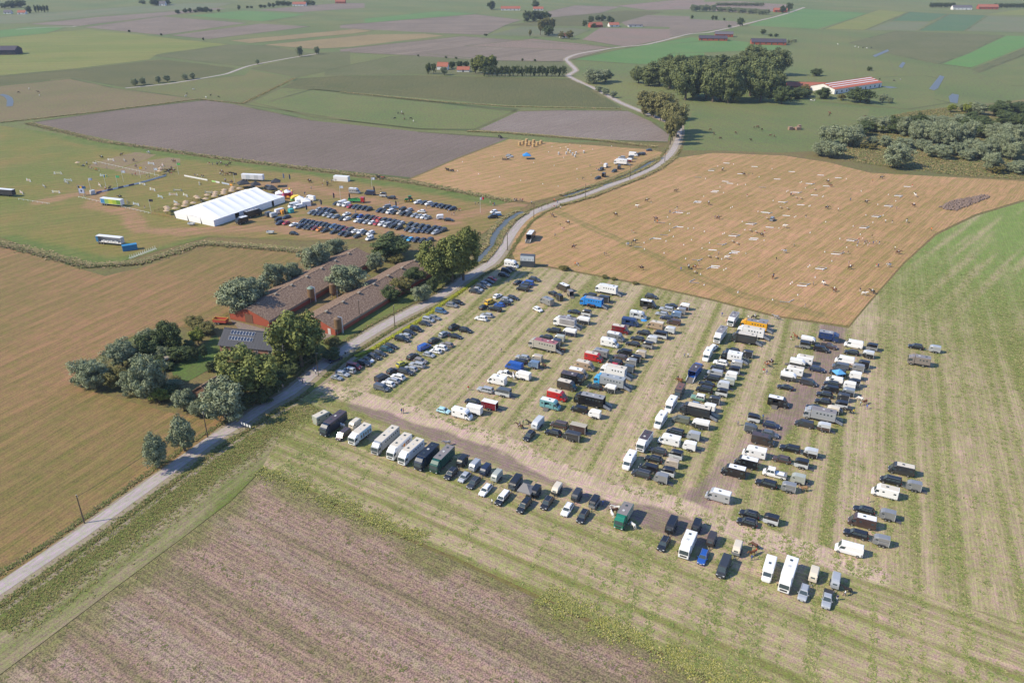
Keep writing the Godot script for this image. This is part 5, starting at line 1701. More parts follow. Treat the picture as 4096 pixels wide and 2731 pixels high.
func build_event():
	marquee()
	# thatched parasols of the terrace
	var i := 0
	for p in pts(PARASOLS):
		i += 1
		var o := thing("parasol", "beige thatched parasol, %s along the terrace beside the marquee" % ordinal(i) if i < 24 else "beige parasol at the warm-up ring, %s from the flags" % ordinal(i - 23), "parasol", Vector3(p.x, 0, p.y), 0.0, "thatched parasols")
		part(o, "shade", cached("shade", func(mb): mb.cyl(Vector3(0, 2.2, 0), Vector3(0, 2.9, 0), 1.55, 0.05, 12, false)), mat("thatch", ph(196, 170, 142), 0.95))
		part(o, "pole", cached("ppole", func(mb): mb.cyl(Vector3.ZERO, Vector3(0, 2.8, 0), 0.05, 0.05, 6)), mat("wood", ph(140, 110, 80), 0.8))
		part(o, "table_top", cached("ptable", func(mb): mb.cyl(Vector3(0, 1.0, 0), Vector3(0, 1.05, 0), 0.45, 0.45, 10)), mat("wood", ph(140, 110, 80), 0.8))
	rail_fence("timber_fence", "tan timber rail fence at the corner of the jumping ring", Vector2(-180.8, -388.0), Vector2(-168.9, -382.7), 1.3, 3, mat("fence_wood", ph(176, 136, 90), 0.9))
	rail_fence("timber_fence", "brown timber rail fence between terrace and jumping ring", Vector2(-180.6, -391.4), Vector2(-151.0, -436.3), 1.3, 2, mat("fence_brown", ph(130, 96, 70), 0.9))
	var blue := Color(0.03, 0.06, 0.22)
	banners("blue or white advertising board along the jumping ring near the gate tower", Vector2(-226.2, -425.8), Vector2(-211.2, -445.8), 8, [blue, Color(0.62, 0.68, 0.76)])
	banners("pale blue advertising board along the ring by the warm-up crowd", Vector2(-211.0, -446.2), Vector2(-202.5, -462.9), 6, [Color(0.45, 0.52, 0.62), Color(0.5, 0.56, 0.64)])
	banners("white advertising board along the top of the jumping ring", Vector2(-191.8, -462.3), Vector2(-174.8, -452.3), 7, [Color(0.72, 0.72, 0.72)])
	banners("green and white advertising board along the jumping ring", Vector2(-171.6, -450.1), Vector2(-166.0, -446.8), 2, [Color(0.35, 0.6, 0.2), Color(0.7, 0.7, 0.7)])
	banners("blue grey advertising board near the black tent", Vector2(-164.6, -446.3), Vector2(-159.2, -442.8), 3, [Color(0.42, 0.48, 0.58)])
	banners("orange advertising board beside the black tent", Vector2(-158.9, -442.6), Vector2(-157.1, -441.5), 1, [Color(0.7, 0.3, 0.05)])
	var rail := mat("rail_white", Color(0.62, 0.66, 0.62), 0.7)
	rail_fence("ring_rail", "low white rail between the jumping rings and warm-up", Vector2(-260.0, -497.0), Vector2(-206.0, -462.0), 0.7, 1, rail, 3.5)
	rail_fence("ring_rail", "low white rail at the black lorry by the left ring", Vector2(-262.0, -414.0), Vector2(-240.5, -405.0), 0.7, 1, rail, 3.5)
	rail_fence("ring_rail", "low white rail from the printed trailer along the ring", Vector2(-232.0, -418.0), Vector2(-213.0, -407.0), 0.7, 1, rail, 3.0)
	rail_fence("ring_rail", "low white rail between printed trailer and timber fence", Vector2(-201.0, -400.0), Vector2(-181.5, -388.6), 0.7, 1, rail, 3.0)
	# jumps
	var jl := [[Color(0.75, 0.75, 0.75), Color(0.6, 0.08, 0.06)], [Color(0.75, 0.75, 0.75), Color(0.55, 0.45, 0.05)], [Color(0.3, 0.32, 0.34), Color(0.7, 0.7, 0.7)], [Color(0.6, 0.66, 0.7), Color(0.25, 0.4, 0.6)]]
	var jw := ["red and white", "yellow and white", "grey and white", "blue and white"]
	i = 0
	for p in pts(JUMPS):
		var k := i % 4
		i += 1
		var o := thing("show_jump", "%s pole show jump, %s along the showground rings" % [jw[k], ordinal(i)], "jump", Vector3(p.x, 0, p.y), heading(90.0 + (i * 37) % 70))
		for sd in [-1.0, 1.0]:
			part(o, "wing", cached("wing%s" % sd, func(mb):
				for q in 4: mb.box(Vector3(sd * (1.75 + q * 0.22), 0.75 - q * 0.06, 0), Vector3(0.08, 1.5 - q * 0.12, 0.08))
				for y in [0.2, 1.1]: mb.box(Vector3(sd * 2.08, y, 0.05), Vector3(0.75, 0.1, 0.05))
				mb.box(Vector3(sd * 1.75, 0.06, 0), Vector3(0.1, 0.1, 0.9)); mb.box(Vector3(sd * 2.4, 0.06, 0), Vector3(0.1, 0.1, 0.9))), mat("jump%da" % k, jl[k][0], 0.6))
		for q in 3:
			part(o, "pole", cached("jpole", func(mb): mb.cyl(Vector3(-1.7, 0, 0), Vector3(1.7, 0, 0), 0.06, 0.06, 7)), mat("jump%d%s" % [k, "b" if q % 2 else "a"], jl[k][1] if q % 2 else jl[k][0], 0.5), Vector3(0, 0.4 + q * 0.33, 0.1))
	# flags
	var W := Color(0.72, 0.74, 0.78)
	flag("white and blue flag at the ring gate", Vector2(-233.1, -433.8), 6.5, [W, Color(0.3, 0.36, 0.55)])
	flag("dark blue flag beside the gate tower", Vector2(-228.5, -416.8), 6.5, [Color(0.03, 0.12, 0.28)])
	flag("yellow blue and green flag on the ring edge", Vector2(-228.0, -441.0), 6.5, [Color(0.05, 0.2, 0.4), Color(0.6, 0.5, 0.05), Color(0.1, 0.3, 0.15)])
	flag("bright green flag on the ring edge", Vector2(-220.5, -439.2), 6.5, [Color(0.12, 0.5, 0.2)])
	flag("white flag behind the blue boards", Vector2(-222.0, -450.0), 6.5, [W])
	flag("yellow flag with dark lion figure", Vector2(-216.0, -459.0), 6.5, [Color(0.68, 0.45, 0.02)])
	flag("white flag at the pale boards", Vector2(-206.0, -456.0), 6.5, [W])
	flag("green flag at the warm-up crowd", Vector2(-196.5, -466.0), 7.0, [Color(0.15, 0.55, 0.12)])
	flag("black flag at the timber fence corner", Vector2(-181.5, -389.3), 7.5, [Color(0.04, 0.04, 0.05)])
	flag("black flag behind the white printed semi-trailer", Vector2(-157.5, -447.0), 6.0, [Color(0.04, 0.04, 0.05)])
	flag("white flag by the parked silver motorhome", Vector2(-78.0, -437.0), 6.0, [W])
	flag("white flag by the red truck", Vector2(-91.0, -414.0), 7.5, [W])
	flag("red and white flag at the showground entrance", Vector2(-16.0, -391.0), 8.0, [W, Color(0.55, 0.02, 0.04)])
	# gate tower with striped flag cloth
	var gt := thing("gate_tower", "truss gate tower with pale banner under black yellow red cloth", "gate", Vector3(-231.8, 0, -421.8), heading(100.0))
	for x in [-1.7, 1.7]:
		part(gt, "truss_post", cached("truss", func(mb): mb.bar(Vector3.ZERO, Vector3(0, 5.4, 0), 0.25)), mat("galvanised", Color(0.33, 0.34, 0.34), 0.5, 0.5), Vector3(x, 0, 0))
	part(gt, "banner", box_mesh(Vector3(3.0, 2.6, 0.06)), mat("gtban", Color(0.42, 0.46, 0.62), 0.7), Vector3(0, 2.7, 0.1))
	part(gt, "emblem", cached("lozenge", func(mb): mb.quad(Vector3(-0.6, 2.7, 0.15), Vector3(0, 1.9, 0.15), Vector3(0.6, 2.7, 0.15), Vector3(0, 3.5, 0.15))), mat("gtemb", Color(0.03, 0.04, 0.10), 0.7))
	var fc := [Color(0.02, 0.02, 0.02), Color(0.7, 0.45, 0.02), Color(0.55, 0.05, 0.04)]
	for k in 3:
		part(gt, "stripe", box_mesh(Vector3(1.0, 1.1, 0.06)), mat("belg%d" % k, fc[k], 0.7), Vector3(-1.0 + k, 4.7, 0.1))
	part(gt, "cross_beam", box_mesh(Vector3(4.2, 0.25, 0.25)), mat("galvanised", Color(0.33, 0.34, 0.34), 0.5, 0.5), Vector3(0, 5.4, 0))
	# vehicles and stands of the organisers
	semi("white semi-trailer printed with a green forest scene by the ring", Vector2(-207.0, -403.2), 108.0, Color(0.72, 0.72, 0.72), "forest", [Color(0.05, 0.22, 0.45), Color(0.25, 0.4, 0.1), Color(0.45, 0.5, 0.05), Color(0.3, 0.42, 0.04), Color(0.12, 0.26, 0.04)])
	semi("black semi-trailer with white roof at the left ring", Vector2(-273.5, -421.5), 105.0, Color(0.03, 0.03, 0.035), "black")
	semi("white semi-trailer printed with a pale city view near black tents", Vector2(-148.5, -452.5), 100.0, Color(0.74, 0.74, 0.74), "city", [Color(0.7, 0.7, 0.7), Color(0.5, 0.55, 0.58), Color(0.66, 0.67, 0.68), Color(0.48, 0.5, 0.52), Color(0.6, 0.62, 0.66)])
	var ot := semi("open sided white jump trailer full of white jump parts", Vector2(-180.9, -343.0), 105.0, Color(0.55, 0.53, 0.50), "open")
	var old := ot.get_child(0)
	ot.remove_child(old)
	old.free()
	part(ot, "floor", box_mesh(Vector3(13.0, 0.12, 2.5)), mat("semi_open", Color(0.55, 0.53, 0.50), 0.6), Vector3(0, 1.11, 0))
	part(ot, "back_side", box_mesh(Vector3(12.9, 2.56, 0.06)), mat("semi_open", Color(0.55, 0.53, 0.50), 0.6), Vector3(0, 2.46, -1.2))
	for xe in [-6.45, 6.45]:
		part(ot, "end_wall", box_mesh(Vector3(0.08, 2.56, 2.3)), mat("semi_open", Color(0.55, 0.53, 0.50), 0.6), Vector3(xe, 2.46, 0))
	part(ot, "roof_frame", box_mesh(Vector3(13.0, 0.08, 2.5)), mat("semi_open", Color(0.55, 0.53, 0.50), 0.6), Vector3(0, 3.78, 0))
	part(ot, "blue_curtain", box_mesh(Vector3(1.2, 2.4, 0.06)), mat("curtain", Color(0.03, 0.16, 0.32), 0.7), Vector3(-5.9, 2.42, 1.29))
	for k in 9:
		part(ot, "stacked_part", box_mesh(Vector3(0.7, 0.5 + 0.1 * (k % 3), 0.25)), paint("white"), Vector3(-3.8 + k * 1.0, 1.5 + 0.25 * (k % 2), 0.7))
	container("blue shipping container beside the open jump trailer", Vector2(-169.1, -335.5), 62.0, "blue", Color(0.03, 0.20, 0.38))
	container("dark grey lower shipping container by the white motorhome", Vector2(6.6, -315.2), 100.0, "slate", Color(0.06, 0.07, 0.085))
	var up := container("dark grey upper shipping container bearing a pale picture board", Vector2(6.6, -315.2), 100.0, "slate", Color(0.06, 0.07, 0.085), 2.56)
	var board := part(up, "picture_board", box_mesh(Vector3(5.8, 2.2, 0.05)), mat("pboard", Color(0.50, 0.55, 0.58), 0.6), Vector3(-0.05, 1.3, 1.27))
	for k in 9:
		part(board, "picture_motif", box_mesh(Vector3(0.3, 0.4 + 0.5 * absf(sin(k * 2.1)), 0.02)), mat("pmot%d" % (k % 3), [Color(0.25, 0.2, 0.16), Color(0.62, 0.6, 0.56), Color(0.3, 0.33, 0.36)][k % 3], 0.7), Vector3(-2.4 + k * 0.6, -0.45, 0.03))
	box_on("site_office", "white flat roofed cabin beside the grey parasols at the grass strip", "cabin", Vector2(-97.7, -452.5), 105.0, Vector3(9.0, 2.8, 3.0), paint("white"))
	box_on("ticket_booth", "small white booth at the end of the blue boards", "booth", Vector2(-227.6, -424.6), 40.0, Vector3(2.2, 2.2, 2.0), paint("lightgrey"))
	# tents
	var bl := Color(0.035, 0.037, 0.045)
	gazebo("black gazebo tent at the marquee's back corner", Vector2(-149.6, -438.0), 0.5, 6.0, 2.6, "black", bl)
	gazebo("black gazebo tent joined to the marquee's rear", Vector2(-142.0, -435.5), 0.5, 5.0, 2.6, "black", bl)
	gazebo("dark gazebo tent behind the marquee by the bouncy castle", Vector2(-131.0, -428.0), 0.5, 5.0, 2.4, "black", bl)
	gazebo("black gazebo tent over the black catering truck", Vector2(-132.0, -440.0), 0.2, 5.0, 3.0, "black", bl)
	gazebo("white pointed gazebo next to the bouncy castle", Vector2(-124.6, -419.0), 0.4, 4.0, 2.3, "white", Color(0.8, 0.8, 0.8), true)
	gazebo("white gazebo tent next to the first aid vans", Vector2(-110.9, -407.5), 0.4, 4.5, 2.5, "white", Color(0.8, 0.8, 0.8), true)
	gazebo("white gazebo tent with red mark near the medical vans", Vector2(-106.9, -403.8), 0.4, 4.5, 2.5, "white", Color(0.8, 0.8, 0.8), true)
	gazebo("grey fabric gazebo between two dark horse trailers", Vector2(3.6, -158.6), heading(-153.0), 3.6, 2.1, "grey", Color(0.20, 0.19, 0.185))
	gazebo("bright blue pop-up tent between parked vans", Vector2(101.3, -217.9), 0.2, 3.0, 2.2, "blue", Color(0.10, 0.33, 0.58))
	gazebo("bright blue tent with orange table on the driving field", Vector2(9.3, -505.5), 0.1, 5.0, 2.4, "blue2", Color(0.03, 0.22, 0.52))
	var um := thing("blue_parasol", "small bright blue parasol beside the dark blue horse van", "parasol", Vector3(46.6, 0, -256.6))
	part(um, "shade", cached("shade2", func(mb): mb.cyl(Vector3(0, 2.0, 0), Vector3(0, 2.45, 0), 1.2, 0.04, 8, false)), mat("canvas_blue2", Color(0.03, 0.22, 0.52), 0.9))
	part(um, "pole", cached("ppole", func(mb): mb.cyl(Vector3.ZERO, Vector3(0, 2.8, 0), 0.05, 0.05, 6)), mat("wood", ph(140, 110, 80), 0.8))
	# bouncy castle and slide
	var bc := thing("bouncy_castle", "pink and orange bouncy castle with corner towers", "bouncy castle", Vector3(-120.3, 0, -418.0), 0.5)
	var pink := mat("bc_pink", Color(0.62, 0.12, 0.22), 0.6)
	part(bc, "base", cached("bcb", func(mb): mb.extrude([Vector2(-2.6, 0), Vector2(2.6, 0), Vector2(2.6, 0.7), Vector2(-2.6, 0.7)], -2.6, 2.6, 0.25)), mat("bc_orange", Color(0.7, 0.3, 0.04), 0.6))
	for x in [-2.2, 2.2]:
		for z in [-2.2, 2.2]:
			var tw := part(bc, "tower", cached("bct", func(mb): mb.cyl(Vector3(0, 0.5, 0), Vector3(0, 3.8, 0), 0.45, 0.42, 12)), pink, Vector3(x, 0, z))
			part(tw, "spire", cached("bcs", func(mb): mb.cyl(Vector3(0, 3.8, 0), Vector3(0, 5.0, 0), 0.5, 0.0, 12)), mat("bc_yellow", Color(0.72, 0.5, 0.05), 0.6))
	part(bc, "back_wall", cached("bcw", func(mb): mb.box(Vector3(0, 1.7, -2.2), Vector3(4.2, 2.2, 0.4)); mb.box(Vector3(-2.2, 1.3, 0), Vector3(0.4, 1.4, 4.0)); mb.box(Vector3(2.2, 1.3, 0), Vector3(0.4, 1.4, 4.0))), pink)
	part(bc, "roof", cached("bcr", func(mb): mb.cyl(Vector3(0, 3.2, 0), Vector3(0, 4.4, 0), 2.4, 0.2, 10)), paint("white"))
	var sd := thing("inflatable_slide", "low yellow and green inflatable beside the bouncy castle", "inflatable", Vector3(-114.6, 0, -414.4), 0.4)
	part(sd, "arch", cached("sla", func(mb): mb.extrude([Vector2(-2.8, 0.8), Vector2(2.8, 0.8), Vector2(2.4, 1.7), Vector2(1.0, 2.3), Vector2(-1.0, 2.3), Vector2(-2.4, 1.7)], -1.6, 1.6, 0.25)), mat("bc_yellow", Color(0.72, 0.5, 0.05), 0.6))
	part(sd, "base", cached("slb", func(mb): mb.extrude([Vector2(-3.0, 0), Vector2(3.0, 0), Vector2(3.0, 0.8), Vector2(-3.0, 0.8)], -1.7, 1.7, 0.2)), mat("sl_green", Color(0.1, 0.42, 0.12), 0.6))
	# tractor and flat truck
	var tr := thing("tractor", "green tractor with yellow wheel rims at the grass strip", "tractor", Vector3(-54.2, 0, -410.5), heading(-95.0))
	part(tr, "bonnet", cached("trb", func(mb): mb.extrude([Vector2(0.3, 0.9), Vector2(2.3, 0.85), Vector2(2.4, 1.3), Vector2(2.1, 1.75), Vector2(0.3, 1.85)], -0.42, 0.42, 0.1)), mat("jd", Color(0.02, 0.16, 0.04), 0.4))
	part(tr, "cab", cached("trc", func(mb): mb.extrude([Vector2(-1.3, 1.2), Vector2(0.35, 1.2), Vector2(0.45, 1.9), Vector2(0.25, 2.9), Vector2(-1.2, 2.9)], -0.78, 0.78, 0.08)), glass())
	part(tr, "cab_roof", cached("trr", func(mb): mb.extrude([Vector2(-1.4, 2.9), Vector2(0.5, 2.9), Vector2(0.4, 3.1), Vector2(-1.3, 3.1)], -0.85, 0.85, 0.06)), mat("jd", Color(0.02, 0.16, 0.04), 0.4))
	for s in [[-0.95, 0.95, 0.95, 0.5], [-0.95, -0.95, 0.95, 0.5], [1.75, 0.85, 0.65, 0.42], [1.75, -0.85, 0.65, 0.42]]:
		var t := part(tr, "wheel", cached("trw%s" % s[2], func(mb): mb.cyl(Vector3(0, 0, -s[3] / 2), Vector3(0, 0, s[3] / 2), s[2], s[2], 18)), rubber(), Vector3(s[0], s[2], s[1]))
		part(t, "rim", cached("trm%s" % s[2], func(mb): mb.cyl(Vector3(0, 0, -s[3] / 2 - 0.015), Vector3(0, 0, s[3] / 2 + 0.015), s[2] * 0.55, s[2] * 0.55, 12)), mat("jdy", Color(0.66, 0.48, 0.02), 0.5))
	var rt := thing("flatbed_lorry", "red cab lorry carrying green machinery on a green flatbed", "truck", Vector3(-81.5, 0, -409.1), heading(98.0))
	part(rt, "cab", cached("rtc", func(mb): mb.extrude([Vector2(2.4, 0.6), Vector2(4.2, 0.6), Vector2(4.25, 1.6), Vector2(4.05, 2.9), Vector2(2.4, 2.95)], -1.2, 1.2, 0.08)), paint("red"))
	part(rt, "windscreen", cached("rtw", func(mb): mb.quad(Vector3(4.262, 1.65, 1.0), Vector3(4.262, 1.65, -1.0), Vector3(4.1, 2.7, -1.0), Vector3(4.1, 2.7, 1.0))), glass())
	part(rt, "flatbed", cached("rtb", func(mb): mb.box(Vector3(-1.0, 1.15, 0), Vector3(6.6, 0.2, 2.5)); mb.box(Vector3(-4.25, 1.8, 0), Vector3(0.08, 1.2, 2.5)); mb.box(Vector3(-1.0, 1.5, 1.22), Vector3(6.6, 0.5, 0.06)); mb.box(Vector3(-1.0, 1.5, -1.22), Vector3(6.6, 0.5, 0.06))), mat("rt_green", Color(0.05, 0.36, 0.10), 0.5))
	part(rt, "machinery", cached("rtm", func(mb):
		mb.box(Vector3(-1.5, 1.7, 0), Vector3(2.4, 0.8, 1.4)); mb.bar(Vector3(-2.4, 2.0, 0.2), Vector3(0.6, 2.5, -0.2), 0.3); mb.bar(Vector3(0.6, 2.5, -0.2), Vector3(1.5, 1.6, 0.1), 0.25)), mat("jd", Color(0.02, 0.16, 0.04), 0.4))
	wheels(rt, [[3.3, 1.0], [3.3, -1.0], [-2.2, 1.0], [-2.2, -1.0], [-3.3, 1.0], [-3.3, -1.0]], 0.47, 0.4)
	for a in [["light grey open trolley trailer on the grass near the marquee", -113.0, -357.6, 100.0], ["small grey covered trolley at the marquee front", -154.5, -370.5, 105.0]]:
		var tl := thing("trolley_trailer", a[0], "trailer", Vector3(a[1], 0, a[2]), heading(a[3]))
		part(tl, "tub", cached("trol", func(mb):
			for z in [-0.8, 0.8]: mb.box(Vector3(0, 1.0, z), Vector3(3.2, 0.7, 0.05))
			for x in [-1.6, 1.6]: mb.box(Vector3(x, 1.0, 0), Vector3(0.05, 0.7, 1.6))
			mb.box(Vector3(0, 0.66, 0), Vector3(3.2, 0.06, 1.6))), paint("lightgrey"))
		wheels(tl, [[0.3, 0.7], [0.3, -0.7], [-0.4, 0.7], [-0.4, -0.7]], 0.3, 0.18)
	# white stacked barrier feet in a row
	for k in 13:
		var q := Vector2(-164.5, -324.7).lerp(Vector2(-158.4, -336.5), k / 12.0)
		var o := thing("jump_stand", "white jump stand, %s in the row behind the blue container" % ordinal(k + 1), "jump stand", Vector3(q.x, 0, q.y), heading(105.0), "white jump stands in a row")
		part(o, "upright", box_mesh(Vector3(0.09, 1.5, 0.09)), paint("white"), Vector3(0, 0.75, 0))
		part(o, "foot", box_mesh(Vector3(1.5, 0.08, 0.12)), paint("white"), Vector3(0, 0.04, 0))
		part(o, "brace", cached("jsb", func(mb): mb.bar(Vector3(-0.6, 0.06, 0), Vector3(0, 0.9, 0), 0.06); mb.bar(Vector3(0.6, 0.06, 0), Vector3(0, 0.9, 0), 0.06)), paint("white"))
	for k in 3:
		var c: Color = [Color(0.7, 0.3, 0.04), Color(0.05, 0.38, 0.38), Color(0.06, 0.2, 0.4)][k]
		box_on("food_stand", ["orange food stand beside the white van", "teal food stand beside the white van", "blue generator box near the marquee wall"][k], "stand", [Vector2(-115.2, -389.0), Vector2(-111.6, -391.0), Vector2(-130.5, -376.5)][k], 40.0, Vector3(2.4, 2.0, 2.0), mat("stand%d" % k, c, 0.6))
	# feather banners
	k_banners()

func k_banners():
	var list := [[-99.0, -402.0, Color(0.03, 0.04, 0.09)], [-104.5, -393.0, Color(0.03, 0.03, 0.04)], [-95.0, -414.5, Color(0.08, 0.03, 0.06)], [-86.5, -413.5, Color(0.1, 0.03, 0.05)], [-75.5, -427.0, Color(0.03, 0.03, 0.04)], [-113.5, -385.5, Color(0.03, 0.03, 0.04)], [-60.0, -399.5, Color(0.05, 0.05, 0.06)], [-132.0, -455.0, Color(0.25, 0.3, 0.4)], [-128.0, -453.0, Color(0.06, 0.09, 0.14)]]
	var i := 0
	for a in list:
		i += 1
		var o := thing("feather_banner", "tall dark feather banner, %s across the showground from the tractor" % ordinal(i), "banner", Vector3(a[0], 0, a[1]), 0.3)
		part(o, "pole", cached("fbp", func(mb): mb.cyl(Vector3.ZERO, Vector3(0, 3.6, 0), 0.03, 0.03, 6)), paint("lightgrey"))
		part(o, "cloth", cached("fbc", func(mb): mb.extrude([Vector2(0.03, 0.8), Vector2(0.75, 0.9), Vector2(0.8, 2.8), Vector2(0.5, 3.5), Vector2(0.03, 3.6)], -0.015, 0.015, 0.01)), mat("fb%d" % i, a[2], 0.8))

# ---------------------------------------------------------------- dressage field and driving field
func build_arena():
	var white := mat("board_white", Color(0.78, 0.78, 0.77), 0.6)
	var grey := mat("board_grey", Color(0.42, 0.43, 0.43), 0.6)
	var i := 0
	for src in [BOARDS_A, BOARDS_B]:
		for s in src.split(";"):
			i += 1
			var a: PackedStringArray = s.split(",")
			var o := thing("dressage_board", "%s dressage arena board lying on the mown field" % ("low grey" if a[2] == "g" else "low white"), "board", Vector3(float(a[0]), -0.01, float(a[1])), heading(103.0 if src == BOARDS_A else 47.0), "dressage arena boards")
			var m := grey if a[2] == "g" else white
			if a[2] == "g" or src == BOARDS_B:
				part(o, "plank", cached("dplank", func(mb): mb.box(Vector3(0, 0.19, 0), Vector3(3.7, 0.34, 0.10), Basis(Vector3.RIGHT, 0.55))), m)
			else:
				part(o, "plank", cached("dwide", func(mb): mb.box(Vector3(0, 0.16, 0), Vector3(3.6, 0.06, 0.34), Basis(Vector3.RIGHT, 0.35))), m)
			for x in [-1.5, 1.5]:
				part(o, "foot", cached("dfoot", func(mb): mb.box(Vector3(0, 0.05, -0.12), Vector3(0.12, 0.1, 0.4))), grey, Vector3(x, 0, 0))
	for p in pts(CONES):
		var near := p.y < -480.0
		var o := thing("marker_cone", "small white marker cone on the driving field" if near else "small white marker cone on the dressage field", "cone", Vector3(p.x, -0.01, p.y), 0.0, "driving cones" if near else "dressage cones")
		part(o, "body", cached("cone", func(mb): mb.cyl(Vector3(0, 0.04, 0), Vector3(0, 0.62, 0), 0.17, 0.05, 8)), white)
		part(o, "base", box_mesh(Vector3(0.44, 0.05, 0.44)), white, Vector3(0, 0.025, 0))
	i = 0
	for p in pts(TABLES):
		i += 1
		var o := thing("judge_table", "small judging table with bench, %s of the dressage tables" % ordinal(i), "table", Vector3(p.x, -0.01, p.y), heading(20.0))
		part(o, "table_top", box_mesh(Vector3(1.6, 0.06, 0.7)), mat("wood_light", ph(196, 176, 150), 0.8), Vector3(0, 0.74, 0))
		for x in [-0.7, 0.7]:
			for z in [-0.28, 0.28]:
				part(o, "leg", box_mesh(Vector3(0.06, 0.71, 0.06)), mat("wood", ph(140, 110, 80), 0.8), Vector3(x, 0.355, z))
		part(o, "bench", cached("bench", func(mb): mb.box(Vector3(0, 0.43, 0.75), Vector3(1.6, 0.06, 0.28)); mb.box(Vector3(-0.6, 0.2, 0.75), Vector3(0.06, 0.4, 0.24)); mb.box(Vector3(0.6, 0.2, 0.75), Vector3(0.06, 0.4, 0.24))), mat("wood", ph(140, 110, 80), 0.8))

func build_driving():
	var straw := roof_material("strawbale", ph(206, 176, 128), ph(184, 152, 104), 0.8)
	var i := 0
	for p in pts(BALES):
		i += 1
		var o := thing("straw_bale", "upright round straw bale, %s of the driving field cluster" % ordinal(i), "bale", Vector3(p.x, -0.01, p.y), i * 0.7, "straw bales on the driving field")
		part(o, "straw", cached("bale", func(mb): mb.cyl(Vector3(0, 0, 0), Vector3(0, 0.08, 0), 0.95, 1.03, 16); mb.cyl(Vector3(0, 0.08, 0), Vector3(0, 2.3, 0), 1.03, 1.0, 16, false); mb.cyl(Vector3(0, 2.3, 0), Vector3(0, 2.4, 0), 1.0, 0.88, 16)), straw)
		part(o, "twine", cached("twine", func(mb):
			for y in [0.7, 1.6]: mb.cyl(Vector3(0, y, 0), Vector3(0, y + 0.05, 0), 1.045, 1.045, 16)), mat("twine", ph(150, 120, 80), 0.9))
	i = 0
	for p in pts(BARRELS):
		i += 1
		var o := thing("obstacle_drum", "pale grey obstacle drum, %s of the driving course" % ordinal(i), "drum", Vector3(p.x, -0.01, p.y), 0.0, "obstacle drums")
		part(o, "drum", cached("drum", func(mb): mb.cyl(Vector3.ZERO, Vector3(0, 1.5, 0), 0.55, 0.5, 12)), mat("drumgrey", Color(0.40, 0.39, 0.36), 0.7))
		part(o, "lid", cached("drumlid", func(mb): mb.cyl(Vector3(0, 1.5, 0), Vector3(0, 1.56, 0), 0.56, 0.56, 12)), mat("board_white", Color(0.78, 0.78, 0.77), 0.6))

